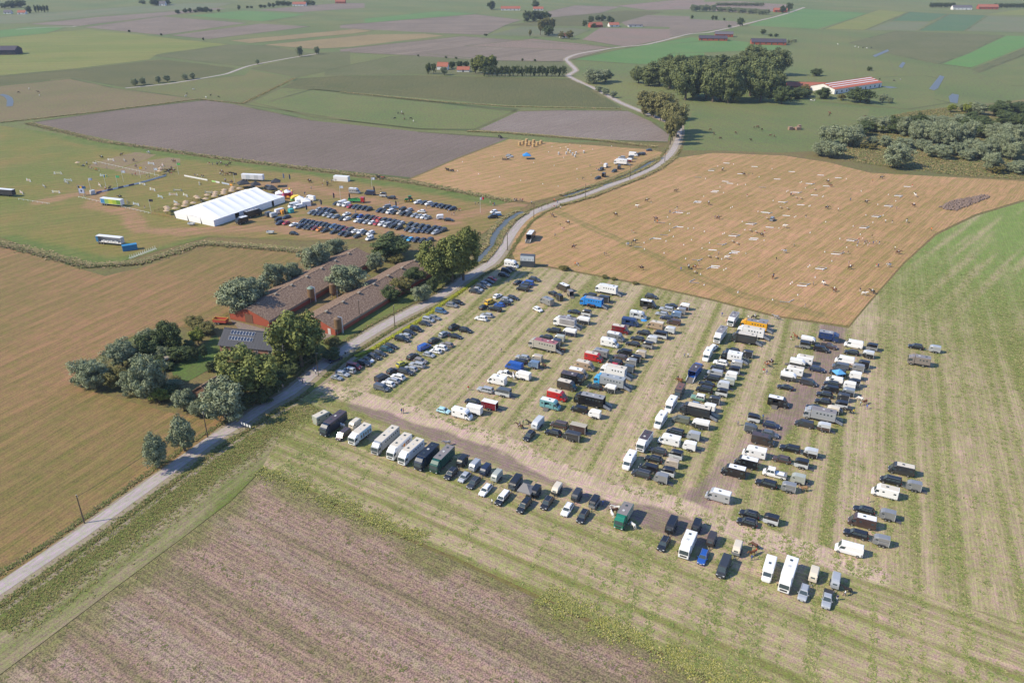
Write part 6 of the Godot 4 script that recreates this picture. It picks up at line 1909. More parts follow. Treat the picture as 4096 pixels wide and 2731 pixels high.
# ---------------------------------------------------------------- people and horses: one continuous skin each, from bones
# bone: [a, b, radius a, radius b, region]
func skin(bones: Array, cell: float) -> Dictionary:      # surface nets -> vertices, quads, region per vertex
	var lo := Vector3(1e9, 1e9, 1e9)
	var hi := -lo
	for b in bones:
		var r := maxf(b[2], b[3]) + cell * 2.0
		lo = lo.min(b[0] - Vector3.ONE * r).min(b[1] - Vector3.ONE * r)
		hi = hi.max(b[0] + Vector3.ONE * r).max(b[1] + Vector3.ONE * r)
	var n := Vector3i(((hi - lo) / cell).ceil()) + Vector3i.ONE
	var f := PackedFloat32Array()
	f.resize(n.x * n.y * n.z)
	f.fill(1.0)
	var reg := PackedByteArray()
	reg.resize(f.size())
	var best := PackedFloat32Array()
	best.resize(f.size())
	best.fill(1e9)
	var k := cell * 1.1
	for b in bones:
		var r := maxf(b[2], b[3]) + cell * 3.0
		var a0 := Vector3i(((b[0].min(b[1]) - Vector3.ONE * r - lo) / cell).floor())
		var a1 := Vector3i(((b[0].max(b[1]) + Vector3.ONE * r - lo) / cell).ceil())
		a0 = a0.clamp(Vector3i.ZERO, n - Vector3i.ONE)
		a1 = a1.clamp(Vector3i.ZERO, n - Vector3i.ONE)
		var ab: Vector3 = b[1] - b[0]
		var l2 := maxf(ab.length_squared(), 1e-6)
		for z in range(a0.z, a1.z + 1):
			for y in range(a0.y, a1.y + 1):
				for x in range(a0.x, a1.x + 1):
					var p := lo + Vector3(x, y, z) * cell
					var t := clampf((p - b[0]).dot(ab) / l2, 0.0, 1.0)
					var d: float = p.distance_to(b[0] + ab * t) - lerpf(b[2], b[3], t)
					var i := (z * n.y + y) * n.x + x
					if d < best[i]:
						best[i] = d
						reg[i] = b[4]
					var h := clampf(0.5 + 0.5 * (f[i] - d) / k, 0.0, 1.0)
					f[i] = lerpf(f[i], d, h) - k * h * (1.0 - h)
	var vid := {}
	var verts := PackedVector3Array()
	var regs := PackedByteArray()
	var quads := []
	var off := [0, 1, n.x, n.x + 1, n.x * n.y, n.x * n.y + 1, n.x * n.y + n.x, n.x * n.y + n.x + 1]
	var edges := [[0, 1], [2, 3], [4, 5], [6, 7], [0, 2], [1, 3], [4, 6], [5, 7], [0, 4], [1, 5], [2, 6], [3, 7]]
	for z in n.z - 1:
		for y in n.y - 1:
			for x in n.x - 1:
				var i := (z * n.y + y) * n.x + x
				var s := 0
				for c in 8:
					if f[i + off[c]] < 0.0: s += 1
				if s == 0 or s == 8: continue
				var sum := Vector3.ZERO
				var cnt := 0
				for e in edges:
					var va := f[i + off[e[0]]]
					var vb := f[i + off[e[1]]]
					if (va < 0.0) == (vb < 0.0): continue
					var t := va / (va - vb)
					var pa := Vector3(e[0] & 1, (e[0] >> 1) & 1, e[0] >> 2)
					var pb := Vector3(e[1] & 1, (e[1] >> 1) & 1, e[1] >> 2)
					sum += pa.lerp(pb, t)
					cnt += 1
				vid[i] = verts.size()
				verts.append(lo + (Vector3(x, y, z) + sum / cnt) * cell)
				regs.append(reg[i])
	var ax := [1, n.x, n.x * n.y]
	for i in vid:
		for a in 3:
			var j: int = i + ax[a]
			if j >= f.size() or (f[i] < 0.0) == (f[j] < 0.0): continue
			var u: int = ax[(a + 1) % 3]
			var v: int = ax[(a + 2) % 3]
			if not (vid.has(i - u) and vid.has(i - v) and vid.has(i - u - v)): continue
			if f[i] < 0.0: quads.append([vid[i], vid[i - u], vid[i - u - v], vid[i - v]])
			else: quads.append([vid[i], vid[i - v], vid[i - u - v], vid[i - u]])
	return {"v": verts, "q": quads, "r": regs}

func skin_mesh(s: Dictionary, pal: Array) -> ArrayMesh:
	var v: PackedVector3Array = s.v
	var n := PackedVector3Array()
	n.resize(v.size())
	var idx := PackedInt32Array()
	for q in s.q:
		var nn := (v[q[1]] - v[q[0]]).cross(v[q[2]] - v[q[0]])
		for k in 4: n[q[k]] += nn
		idx.append_array(PackedInt32Array([q[0], q[2], q[1], q[0], q[3], q[2]]))
	var c := PackedColorArray()
	for i in v.size():
		n[i] = n[i].normalized()
		c.append(pal[s.r[i]])
	var arr := []
	arr.resize(Mesh.ARRAY_MAX)
	arr[Mesh.ARRAY_VERTEX] = v
	arr[Mesh.ARRAY_NORMAL] = n
	arr[Mesh.ARRAY_COLOR] = c
	arr[Mesh.ARRAY_INDEX] = idx
	var m := ArrayMesh.new()
	m.add_surface_from_arrays(Mesh.PRIMITIVE_TRIANGLES, arr)
	return m

# regions of a person: 0 skin, 1 top, 2 trousers, 3 hair, 4 shoes
func person_bones(pose: String) -> Array:                 # faces +x
	var V := func(x: float, y: float, z: float) -> Vector3: return Vector3(x, y, z)
	var B := []
	var hipy := 0.92 if pose != "ride" else 0.0
	var lean := 0.03 if pose == "walk" else 0.0
	var h := func(y: float) -> float: return y - 0.92 + hipy
	# trunk, neck, head
	for z in [-0.07, 0.07]:
		B.append([V.call(0, h.call(0.95), z), V.call(lean, h.call(1.18), z * 0.9), 0.115, 0.10, 2 if z > 9.0 else 1])
		B.append([V.call(lean, h.call(1.18), z), V.call(lean + 0.01, h.call(1.37), z * 1.5), 0.105, 0.10, 1])
	B.append([V.call(lean, h.call(1.40), 0), V.call(lean + 0.02, h.call(1.55), 0), 0.06, 0.055, 0])
	B.append([V.call(lean + 0.03, h.call(1.60), 0), V.call(lean + 0.035, h.call(1.66), 0), 0.085, 0.09, 0])
	B.append([V.call(lean + 0.0, h.call(1.65), 0), V.call(lean + 0.02, h.call(1.70), 0), 0.095, 0.09, 3])
	B.append([V.call(lean + 0.12, h.call(1.62), 0), V.call(lean + 0.125, h.call(1.60), 0), 0.02, 0.02, 0])
	for z in [-1.0, 1.0]:
		var sw: float = z * (0.18 if pose == "walk" else 0.03)
		# arms
		var sh: Vector3 = V.call(lean, h.call(1.40), z * 0.19)
		var el: Vector3 = V.call(lean - sw * 0.8 - 0.02, h.call(1.13), z * 0.25)
		var wr: Vector3 = V.call(lean - sw + 0.08, h.call(0.90), z * 0.25)
		if pose == "ride":
			el = V.call(0.05, h.call(1.14), z * 0.24)
			wr = V.call(0.27, h.call(1.08), z * 0.10)
		B.append([sh, el, 0.058, 0.046, 1])
		B.append([el, wr, 0.044, 0.034, 0 if pose != "ride" else 1])
		var hd := (wr - el).normalized()
		B.append([wr, wr + hd * 0.09, 0.036, 0.030, 0])
		# legs
		var hip: Vector3 = V.call(0, h.call(0.92), z * 0.09)
		var kn: Vector3 = V.call(sw + 0.03, h.call(0.50), z * 0.10)
		var an: Vector3 = V.call(sw * 1.5 - 0.03, h.call(0.08), z * 0.10)
		if pose == "ride":
			kn = V.call(0.28, -0.26, z * 0.29)
			an = V.call(0.08, -0.64, z * 0.33)
		B.append([hip, kn, 0.090, 0.062, 2])
		B.append([kn, an, 0.060, 0.042, 2 if pose != "ride" else 4])
		B.append([an - Vector3(0.03, 0.03, 0), an + Vector3(0.15, -0.045, 0), 0.042, 0.034, 4])
	return B

# regions of a horse: 0 coat, 1 mane and tail, 2 lower legs, 3 muzzle, 4 saddle cloth
func horse_bones(pose: String, ridden: bool) -> Array:     # faces +x, withers at 1.6
	var V := func(x: float, y: float, z: float) -> Vector3: return Vector3(x, y, z)
	var B := []
	B.append([V.call(-0.58, 1.24, 0), V.call(-0.15, 1.20, 0), 0.30, 0.29, 0])
	B.append([V.call(-0.15, 1.20, 0), V.call(0.42, 1.22, 0), 0.29, 0.30, 0])
	B.append([V.call(-0.70, 1.34, 0), V.call(-0.45, 1.38, 0), 0.20, 0.20, 0])
	B.append([V.call(0.35, 1.38, 0), V.call(0.55, 1.20, 0), 0.20, 0.22, 0])
	var head := Vector3(1.30, 1.78, 0)
	if pose == "graze": head = Vector3(1.25, 0.55, 0)
	var poll := head
	B.append([V.call(0.52, 1.38, 0), poll, 0.21, 0.11, 0])
	B.append([V.call(0.40, 1.58, 0), poll + Vector3(-0.06, 0.08, 0), 0.06, 0.05, 1])
	var nose := poll + (Vector3(0.36, -0.36, 0) if pose != "graze" else Vector3(0.22, -0.42, 0))
	B.append([poll, poll.lerp(nose, 0.5), 0.115, 0.10, 0])
	B.append([poll.lerp(nose, 0.5), nose, 0.095, 0.065, 3])
	for z in [-0.06, 0.06]:
		B.append([poll + Vector3(-0.02, 0.08, z), poll + Vector3(0.0, 0.20, z * 1.3), 0.035, 0.015, 0])
	B.append([V.call(-0.86, 1.36, 0), V.call(-1.0, 0.95, 0), 0.05, 0.075, 1])
	B.append([V.call(-1.0, 0.95, 0), V.call(-0.98, 0.6, 0), 0.075, 0.04, 1])
	for z in [-1.0, 1.0]:
		var s: float = z * (0.16 if pose == "walk" else 0.03)
		# fore: elbow, knee, fetlock, hoof
		B.append([V.call(0.42, 1.12, z * 0.17), V.call(0.40 + s, 0.80, z * 0.16), 0.13, 0.075, 0])
		B.append([V.call(0.40 + s, 0.80, z * 0.16), V.call(0.42 + s * 1.4, 0.48, z * 0.16), 0.075, 0.055, 0])
		B.append([V.call(0.42 + s * 1.4, 0.48, z * 0.16), V.call(0.40 + s * 1.6, 0.14, z * 0.16), 0.05, 0.045, 2])
		B.append([V.call(0.40 + s * 1.6, 0.14, z * 0.16), V.call(0.45 + s * 1.6, 0.05, z * 0.16), 0.05, 0.06, 2])
		# hind: stifle forward and high, hock back, shank down
		B.append([V.call(-0.60, 1.18, z * 0.17), V.call(-0.46 - s, 0.86, z * 0.18), 0.19, 0.11, 0])
		B.append([V.call(-0.46 - s, 0.86, z * 0.18), V.call(-0.78 - s * 1.4, 0.54, z * 0.17), 0.10, 0.06, 0])
		B.append([V.call(-0.78 - s * 1.4, 0.54, z * 0.17), V.call(-0.74 - s * 1.6, 0.14, z * 0.17), 0.055, 0.045, 2])
		B.append([V.call(-0.74 - s * 1.6, 0.14, z * 0.17), V.call(-0.69 - s * 1.6, 0.05, z * 0.17), 0.05, 0.06, 2])
	if ridden:
		B.append([V.call(-0.20, 1.47, -0.12), V.call(0.20, 1.47, -0.12), 0.06, 0.06, 4])
		B.append([V.call(-0.20, 1.47, 0.12), V.call(0.20, 1.47, 0.12), 0.06, 0.06, 4])
		B.append([V.call(0.0, 1.30, -0.27), V.call(0.0, 1.30, 0.27), 0.05, 0.05, 4])
	return B

const COATS := {"-": ["bay", [0.085, 0.035, 0.016], [0.012, 0.01, 0.01], [0.02, 0.014, 0.01]], "c": ["chestnut", [0.19, 0.07, 0.025], [0.15, 0.06, 0.025], [0.16, 0.06, 0.025]], "b": ["black", [0.016, 0.013, 0.012], [0.01, 0.01, 0.01], [0.014, 0.012, 0.011]],
	"w": ["white", [0.62, 0.59, 0.55], [0.66, 0.64, 0.60], [0.45, 0.42, 0.4]], "g": ["grey", [0.30, 0.29, 0.29], [0.5, 0.5, 0.5], [0.12, 0.12, 0.12]], "p": ["buckskin", [0.36, 0.20, 0.09], [0.02, 0.015, 0.012], [0.05, 0.03, 0.02]]}

const TOPS := [["white top and dark trousers", [0.70, 0.70, 0.69], [0.03, 0.035, 0.05]], ["black top and pale trousers", [0.02, 0.02, 0.022], [0.46, 0.40, 0.32]], ["blue top and jeans", [0.05, 0.10, 0.26], [0.06, 0.09, 0.17]], ["grey top and shorts", [0.22, 0.22, 0.23], [0.10, 0.10, 0.11]], ["red top and white trousers", [0.42, 0.03, 0.03], [0.66, 0.65, 0.62]], ["navy top and white trousers", [0.02, 0.03, 0.08], [0.68, 0.67, 0.65]], ["pale pink clothes", [0.62, 0.42, 0.38], [0.50, 0.40, 0.34]]]
const MARKED := {"o": ["orange vest and dark trousers", [0.75, 0.13, 0.01], [0.05, 0.05, 0.07]], "b": ["bright blue clothes", [0.04, 0.12, 0.42], [0.08, 0.12, 0.28]], "y": ["yellow top and dark trousers", [0.7, 0.5, 0.03], [0.03, 0.03, 0.04]], "g": ["green top and dark trousers", [0.06, 0.30, 0.10], [0.04, 0.04, 0.05]]}

func col3(a: Array) -> Color:
	return Color(a[0], a[1], a[2])

func where(p: Vector2) -> String:
	if p.y > -345.0 and p.x > -70.0:
		if p.x > 120.0 and p.y < -300.0: return "on the dressage field"
		if p.y < -292.0 + (p.x - 20.0) * 0.17: return "on the dressage field"
		return "among the parked horse trailers"
	if p.x < -15.0 and p.y > -520.0: return "on the showground"
	if p.x < 70.0 and p.y < -395.0 - p.x * 0.5: return "on the driving field"
	return "on the dressage field"

func build_figures():
	var m := vmat("figure", null, 0.75)
	var skins := {}
	for pose in ["stand", "walk", "ride"]:
		skins["person_" + pose] = skin(person_bones(pose), 0.042)
	for pose in ["stand", "walk", "graze"]:
		skins["horse_" + pose] = skin(horse_bones(pose, false), 0.06)
	skins["horse_ridden"] = skin(horse_bones("walk", true), 0.06)
	var person := func(kind: String, pose: String, look: Array) -> Mesh:
		var key := "pm%s%s" % [pose, look[0]]
		if not meshes.has(key):
			var hair: Color = [Color(0.04, 0.025, 0.015), Color(0.16, 0.09, 0.04), Color(0.02, 0.015, 0.012)][key.length() % 3]
			if pose == "ride": hair = Color(0.012, 0.012, 0.014)
			meshes[key] = skin_mesh(skins["person_" + pose], [Color(0.46, 0.27, 0.19), col3(look[1]), col3(look[2]), hair, Color(0.03, 0.025, 0.02)])
		return meshes[key]
	var horse := func(pose: String, coat: String, cloth: Color) -> Mesh:
		var key := "hm%s%s%s" % [pose, coat, cloth]
		if not meshes.has(key):
			var c: Array = COATS[coat]
			meshes[key] = skin_mesh(skins["horse_" + pose], [col3(c[1]), col3(c[2]), col3(c[3]), col3(c[3]) if coat != "w" else col3(c[1]), cloth])
		return meshes[key]
	var i := 0
	for s in RIDERS.split(";"):
		var a := s.split(",")
		var p := Vector2(float(a[0]), float(a[1]))
		i += 1
		var h := float((i * 67) % 360)
		if i % 2: h = 90.0 + (i * 13) % 50 if i % 4 == 1 else -80.0 - (i * 7) % 40
		var c: String = COATS[a[2]][0]
		var w := where(p)
		var ho := solo("ridden_horse", horse.call("ridden", a[2], Color(0.66, 0.66, 0.65) if i % 3 else Color(0.03, 0.03, 0.06)), m, Vector3(p.x, -0.02, p.y), heading(h))
		tag(ho, "%s horse carrying a rider %s" % [c, w], "horse", "ridden horses " + w)
		var look: Array = [TOPS[1], TOPS[0], TOPS[5], TOPS[0], TOPS[5]][i % 5]
		if look == TOPS[0]: look = ["white top and white breeches", [0.68, 0.68, 0.67], [0.64, 0.63, 0.6]]
		var ro := solo("person", person.call("p", "ride", look), m, Vector3(p.x, 1.58, p.y) , heading(h))
		tag(ro, "rider in %s on a %s horse %s" % [look[0], c, w], "person", "riders " + w)
	i = 0
	for s in HORSES.split(";"):
		var a := s.split(",")
		i += 1
		var w := where(Vector2(float(a[0]), float(a[1])))
		var o := solo("horse", horse.call("graze" if i % 5 == 4 else "stand", a[2], Color.WHITE), m, Vector3(float(a[0]), -0.01, float(a[1])), heading(float((i * 53) % 130) - 130.0))
		tag(o, "%s horse without rider standing %s" % [COATS[a[2]][0], w], "horse", "led horses " + w)
	i = 0
	for s in PEOPLE.split(";"):
		var a := s.split(",")
		i += 1
		var p := Vector2(float(a[0]), float(a[1]))
		var look: Array = MARKED[a[2]] if MARKED.has(a[2]) else TOPS[(i * 5) % 7]
		var pose := "walk" if i % 3 == 0 else "stand"
		var w := where(p)
		var o := solo("person", person.call("p", pose, look), m, Vector3(p.x, -0.01, p.y), heading(float((i * 97) % 360)))
		tag(o, "person in %s %s %s" % [look[0], "walking" if pose == "walk" else "standing", w], "person", "people " + w)
	i = 0
	for s in CATTLE.split(";"):
		var a := s.split(",")
		i += 1
		var o := solo("grazing_animal", horse.call("graze" if i % 3 else "stand", a[2] if COATS.has(a[2]) else "-", Color.WHITE), m, Vector3(float(a[0]), -0.09, float(a[1])), heading(float((i * 83) % 360)))
		tag(o, "%s animal grazing in the far pastures" % COATS[a[2] if COATS.has(a[2]) else "-"][0], "horse", "grazing animals in far pastures")
	# horse carriages on the driving field
	var spots := [[-75.0, -457.5, "carriage with orange seats drawn by black horses near the corner"], [-36.0, -474.0, "dark carriage crossing the middle of the driving field"], [-5.0, -502.5, "carriage behind a white and a black horse near the blue tent"], [-8.0, -567.0, "dark carriage beside the straw bales"]]
	i = 0
	for s in spots:
		i += 1
		var hd := -75.0 if i < 3 else (100.0 if i == 3 else -20.0)
		var o := thing("horse_carriage", s[2], "carriage", Vector3(s[0], -0.01, s[1]), heading(hd))
		part(o, "body", cached("carb", func(mb): mb.extrude([Vector2(-1.0, 0.6), Vector2(0.9, 0.6), Vector2(1.1, 1.1), Vector2(0.2, 0.95), Vector2(-0.2, 1.3), Vector2(-0.5, 0.95), Vector2(-1.1, 1.5)], -0.55, 0.55, 0.05)), mat("carriage%d" % i, [Color(0.35, 0.10, 0.03), Color(0.04, 0.03, 0.03), Color(0.2, 0.13, 0.06), Color(0.05, 0.05, 0.06)][i - 1], 0.5))
		wheels(o, [[0.8, 0.65], [0.8, -0.65], [-0.75, 0.68], [-0.75, -0.68]], 0.48, 0.08)
		part(o, "shaft_pole", cached("carp", func(mb): mb.bar(Vector3(0.9, 0.6, 0), Vector3(3.9, 0.8, 0), 0.09)), mat("wood", ph(140, 110, 80), 0.8))
		var f := Vector3(sin(deg_to_rad(hd)), 0, -cos(deg_to_rad(hd)))
		var r := Vector3(-f.z, 0, f.x)
		for sd in [-0.55, 0.55]:
			var q: Vector3 = Vector3(s[0], -0.01, s[1]) + f * 2.75 + r * sd
			var ho := solo("carriage_horse", horse.call("walk", "w" if i == 3 and sd < 0.0 else "b", Color.WHITE), m, q, heading(hd))
			tag(ho, "%s horse harnessed to the %s" % ["white" if i == 3 and sd < 0.0 else "black", s[2].split(" drawn")[0].split(" crossing")[0].split(" beside")[0].split(" behind")[0] + [" near the corner", " at mid field", " by the blue tent", " by the bales"][i - 1]], "horse", "carriage horses")
		var d := solo("person", person.call("p", "ride", TOPS[(i * 2) % 7]), m, Vector3(s[0], 1.16, s[1]) - f * 0.1, heading(hd))
		tag(d, "driver in %s sitting on the %s" % [TOPS[(i * 2) % 7][0], ["orange carriage", "dark carriage at mid field", "carriage by the blue tent", "dark carriage by the bales"][i - 1]], "person", "carriage drivers")

const VEHICLES := {
	"r0": "classic steel -54.3 -217.2 115 0 0; estate silver -53 -219.7 115 0 0; svan silver -51.3 -221.7 -65 0 0; mpv maroon -50.1 -224.3 115 0 0; suv black -47.5 -226.6 115 0 0; hatch white/black -46.5 -228.9 115 0 0; suv darkgrey -44.9 -231.1 115 0 0; estate darkgrey -43.4 -233.6 115 0 0; suv darkteal -41.7 -236.4 115 0 0; estate black -40.5 -238.8 115 0 0; pickcan black -37.4 -244.1 115 0 0; estate silver -36.9 -247 -65 0 0; estate black -35.6 -249.6 115 0 0; svan black -33.5 -252.1 115 0 0; hatch darkgrey -30.8 -256.8 115 0 0; svan silver -29.9 -259.8 115 0 0; estate grey -28 -261.9 115 0 0; svan blue2 -26 -267.5 115 0 0; suv grey -22.4 -273.1 115 0 0; suv black -20.5 -275.5 115 0 0; suv darkgrey -14.4 -286.4 115 0 0; hatch silver -13.3 -288.4 115 0 0; suv black -12.4 -291 115 0 0; suv steel -10.6 -293.6 115 0 0; sedan darkgrey -9.2 -296.8 115 0 0; hatch red -8 -299.2 115 0 0; suv black -3.3 -303.6 115 0 0; svan black -2.3 -308.2 115 0 0; hatch navy -0.7 -310.6 115 0 0; camper white -0.1 -314.1 115 0 0",
	"r1a": "van darkgrey -40.3 -216.9 40 0 0; hatch darkgrey -37.7 -221.7 40 0 0; hatch limeyellow -35.3 -226.4 40 0 0; suv black -32.3 -231.3 40 0 0; van blue -29.2 -238 40 0 0; suv black -26.4 -243.1 40 0 0; suv steel -23.3 -248 40 0 0; suvbox black -20.3 -253.6 40 0 0; hatch black -10.5 -271.3 40 0 0; svan yellow -8.3 -276 40 0 0; hatch white -5.5 -281.9 40 0 0; sedan black 2.4 -296 40 0 0",
	"r1b": "van steelgrey -39.4 -210.6 115 0 0; estate white -38 -213.3 -65 0 0; estate silver -36.7 -215.4 -65 0 0; suv white -35.4 -217.5 -65 0 0; pickcan darkgrey -33.3 -220.7 115 0 0; estate silver -32.1 -223 -65 0 0; pickcan silver -30.3 -225.4 -65 0 0; suv taupe -29.5 -228.1 115 0 0; hatch silver -27.2 -232.7 115 0 0; hatch white -25.2 -235.3 -65 0 0; suv white -23.8 -237.7 -65 0 0; estate taupe -22 -240.1 -65 0 0; sedan black -19.4 -246.5 115 0 0; suv black -16.2 -251.2 115 0 0; suv white -11.1 -261 -65 0 0; estate silver -9.2 -264.1 -65 0 0; pickcan black -6.3 -269.3 -65 0 0; hatch blue -4.7 -273.4 -65 0 0; suv black -2.7 -275.2 -65 0 0; estate silver -2 -278.3 115 0 0; estate black 0.3 -280 115 0 0; mpv black 4.1 -288.7 -65 0 0; suv black 5 -292.1 -65 0 0; mpv blue 6.3 -294.6 -65 0 0; suv darkgrey 9 -298.7 115 0 0",
	"r2": "hatch paleblue -19.7 -197.5 115 0 0; hvan white -14.1 -194.7 115 0 0; btrailer white -10.7 -196.9 -65 0 0; suv black -11.6 -202.4 -65 0 0; btrailer maroon/white -6.4 -199.5 -65 1 0; pickcan silver -8 -209.4 -65 0 0; ltrailer lightgrey/slate -2.5 -207 -65 1 0; hvan white -4.6 -214.4 -65 0 0; pickup white -2 -219.6 -65 0 0; ltrailer white 3.6 -217.4 -65 0 0; bvan blue 0.7 -223.9 -65 0 0; estate silver 3.45 -230.87 -65 0 0; suv black 2.7 -227.8 -65 0 0; trailer grey/beige 8.25 -229.13 -65 0 0; trailer bluegrey 7.1 -224.7 -65 1 0; estate black 11.63 -245.83 -65 0 0; trailer sage 16.27 -243.77 -65 0 0; trailer navy 14.9 -240.7 -65 0 0; lorry greige/redwhite 10.4 -237.5 -65 1 10; pickup silver 20.3 -261.4 -65 0 0; ltrailer darkgrey/white 25.4 -258.1 -65 0 0; stock white/brown 18.6 -255.6 -65 1 8; pickcan black 14.5 -250.7 -65 0 0; ltrailer navy/white 20 -248.4 -65 0 0; sedan black 22.68 -267.1 -65 0 0; trailer lightgrey/black 27.12 -264.6 -65 0 0; lorry skyblue/greyroof 29.6 -273.4 -65 1 8.5; pickcan black 29.9 -282 -65 0 0; ltrailer darkgrey 34.5 -277.5 -65 1 0; lorry white/whitegrey 36.5 -285.7 -65 1 8.5; hvan grey 13 -275.4 -40 0 0; hvan darkbrown/white 19.84 -288.99 -40 0 0; trailer taupe 22.36 -283.51 -15 1 0; suv black 15.74 -284.05 -35 0 0; trailer black 17.96 -279.35 -25 0 0; hatch white 9.5 -269.2 140 0 0",
	"r3a": "suv black 4.7 -184.2 -153 0 0; ltrailer lightgrey 7.2 -189.8 -153 0 0; hvan teal/white 11.2 -199.9 115 1 0; hvan red/cream 13.4 -205 115 0 0; hvan darkbrown/cream 16.7 -211.1 115 0 0; lorry black/brown 18.6 -215 115 0 7; hvan tan/white 20.7 -218.7 115 0 0; hvan tan/cream 23.3 -223.7 115 0 0; hvan red/cream 26.5 -229.6 115 0 0; hvan grey 28.6 -232.6 -65 0 0; hvan white 32.8 -240 115 0 0; hvan grey/white 35.3 -244.6 115 0 0; hvan maroon/cream 37.7 -250.5 115 0 0; hvan navyblue 41.9 -256.5 115 1 0; hvan lightgrey/white 45.5 -262.3 115 1 0; hvan black/white 50.7 -272.4 115 1 0; suv darkgrey 53.1 -281.2 115 0 0",
	"r3b": "mpv brown 13.16 -189.6 -65 0 0; suv black 11.33 -185.73 -65 0 0; btrailer brown/tanroof 18.34 -186.9 -65 1 0; ltrailer darkgrey 16.37 -183.17 -65 0 0; van black 19.37 -197.91 -65 0 0; trailer white 23.63 -194.69 -65 0 0; lorry black/greyroof 22.6 -201.6 -65 1 9; estate black 25.05 -211.32 -65 0 0; trailer darkgrey/white 29.65 -209.18 -65 0 0; lorry cyan/greybox 29.7 -212.9 -65 1 9.5; lorry white/cream 31.6 -219.3 -65 1 8; hatch red 32.3 -225.2 -65 0 0; trailer slate 36.8 -221.9 -65 1 0; estate black 33.26 -227.71 -65 0 0; trailer grey 38.24 -226.39 -65 0 0; trailer black 40 -228.9 -65 0 0; estate brown 35.3 -231 -65 0 0; van black 37 -234.1 -65 0 0; trailer beige 42.1 -232.2 -65 0 0; estate black 40.6 -240.7 -65 0 0; trailer grey/black 45.4 -238.7 -65 0 0; estate black 42.7 -244.7 -65 0 0; trailer lightgrey 47.5 -243 -65 0 0; suv black 45.5 -249 -65 0 0; ltrailer lightgrey/black 50.9 -246.4 -65 1 0; trailer lightgrey 54.9 -250.3 -65 0 0; hvan tan/cream 50.2 -254 -65 0 0; van brown 57.4 -257.6 -65 0 0; estate navy 55.6 -261.7 -65 0 0; trailer bluegrey 59.5 -263.4 -65 0 0; estate silver 54.5 -265.2 -65 0 0; pickcan silver 56.9 -269.1 -65 0 0; trailer grey 61.7 -266.5 -65 0 0; sedan black 59.27 -272.61 -65 0 0; trailer brown/white 63.83 -270.39 -65 0 0",
	"r4a": "hvan white 30.3 -171.6 -153 0 0; lorry white/brown 35.4 -179.9 -153 0 7; camper white 41.6 -191.1 -153 0 0; camper white 46 -199.6 -153 0 0; hvan darkbrown/rust 49.9 -207.2 -153 0 0; lorry blue/brown 57.3 -219.8 28 1 7.5; hvan white 63.6 -231.3 -153 0 0; svan white 67 -237.5 40 0 0; lorry white/taupe 70.9 -245.1 -153 0 8.5; lorry white/taupe 78.5 -258.2 -153 0 7.5",
	"r4b": "mpv darkgrey 32.74 -166.48 -65 0 0; van black 34.9 -169.05 -65 0 0; trailer grey 37.36 -164.02 -65 1 0; trailer lightgrey/black 39.6 -166.75 -65 0 0; suv black 36.87 -173.11 -65 0 0; trailer beige 41.23 -170.49 -65 0 0; suv darkgrey 38.58 -176.76 -65 0 0; trailer lightgrey/black 43.02 -174.34 -65 0 0; hvan white 42.26 -181.07 -65 0 0; trailer white 47.34 -178.43 -65 1 0; mpv black 44.76 -185.67 -65 0 0; trailer silver 49.44 -183.33 -65 1 0; van olive 47.61 -192.24 -65 0 0; ltrailer darkgrey/white 52.59 -189.16 -65 0 0; lorry darkgrey/cream 52.3 -195.7 -65 1 8.5; hatch bluegrey 53.01 -200.93 -65 0 0; trailer white 56.99 -198.17 -65 0 0; defender sagegreen/white 55 -204.59 -65 0 0; trailer darkgrey 59.3 -202.41 -65 0 0; mpv black 57.9 -209.4 -65 0 0; trailer lightgrey/black 62.6 -206.9 -65 0 0; sedan black 59.45 -213.32 -65 0 0; trailer lightgrey 64.15 -211.38 -65 1 0; mpv black 61.86 -216.32 -65 0 0; trailer sage 66.34 -213.58 -65 0 0; van silver 63.44 -219.82 -65 0 0; trailer white 68.06 -217.38 -65 0 0; suv black 65.2 -223.4 -65 0 0; trailer grey/black 69.8 -220.9 -65 1 0; suv white 66.9 -226.89 -65 0 0; trailer silver 71.7 -225.21 -65 0 0; lorry black/whitebox 71 -229.5 -65 1 6.5; suv black 72.8 -235.3 -65 0 0; trailer darkgrey 76.9 -232.1 -65 0 0; lorry darkgrey/cream 78.4 -242.8 -65 1 8; lorry white/cream 81.9 -247.5 -65 1 9; lorry amber/taupe 84.5 -253 -65 1 9; trailer grey 88.7 -255.9 -65 0 0",
	"r5a": "hvan silver/white 49.8 -156.8 -65 0 0; hvan black/white 56 -166.9 -65 0 0; hvan black/white 60.2 -170.7 -65 0 0; hvan white 63.6 -175.3 -65 0 0; hvan darkbrown/brown 67.6 -181.3 115 0 0; suv steelgrey 70.6 -184.9 115 0 0; trailer slate 65.8 -187.2 115 0 0; suv navy 72.31 -189.5 115 0 0; trailer lightgrey/black 68.09 -192.4 115 0 0; hvan black/white 77.7 -201.2 115 1 0; sedan black 82.8 -211.1 -65 0 0; van darkgrey 90.7 -213.7 115 0 0; ltrailer darkgrey/white 85.3 -216.7 115 0 0; hvan white/cream 88 -220.2 -65 0 0; suv navy 96.4 -222.5 115 0 0; ltrailer darkgrey/white 91 -225.7 115 1 0; hvan white/cream 93.5 -227.8 -65 0 0; van black 102.5 -236.3 115 0 0; pickup brown 105.8 -238.7 115 0 0; trailer grey/black 97.7 -238.7 115 1 0; ltrailer darkgrey/white 99.9 -242.1 115 0 0; lorry navyblue/greyroof 107.7 -244.4 115 0 6.5",
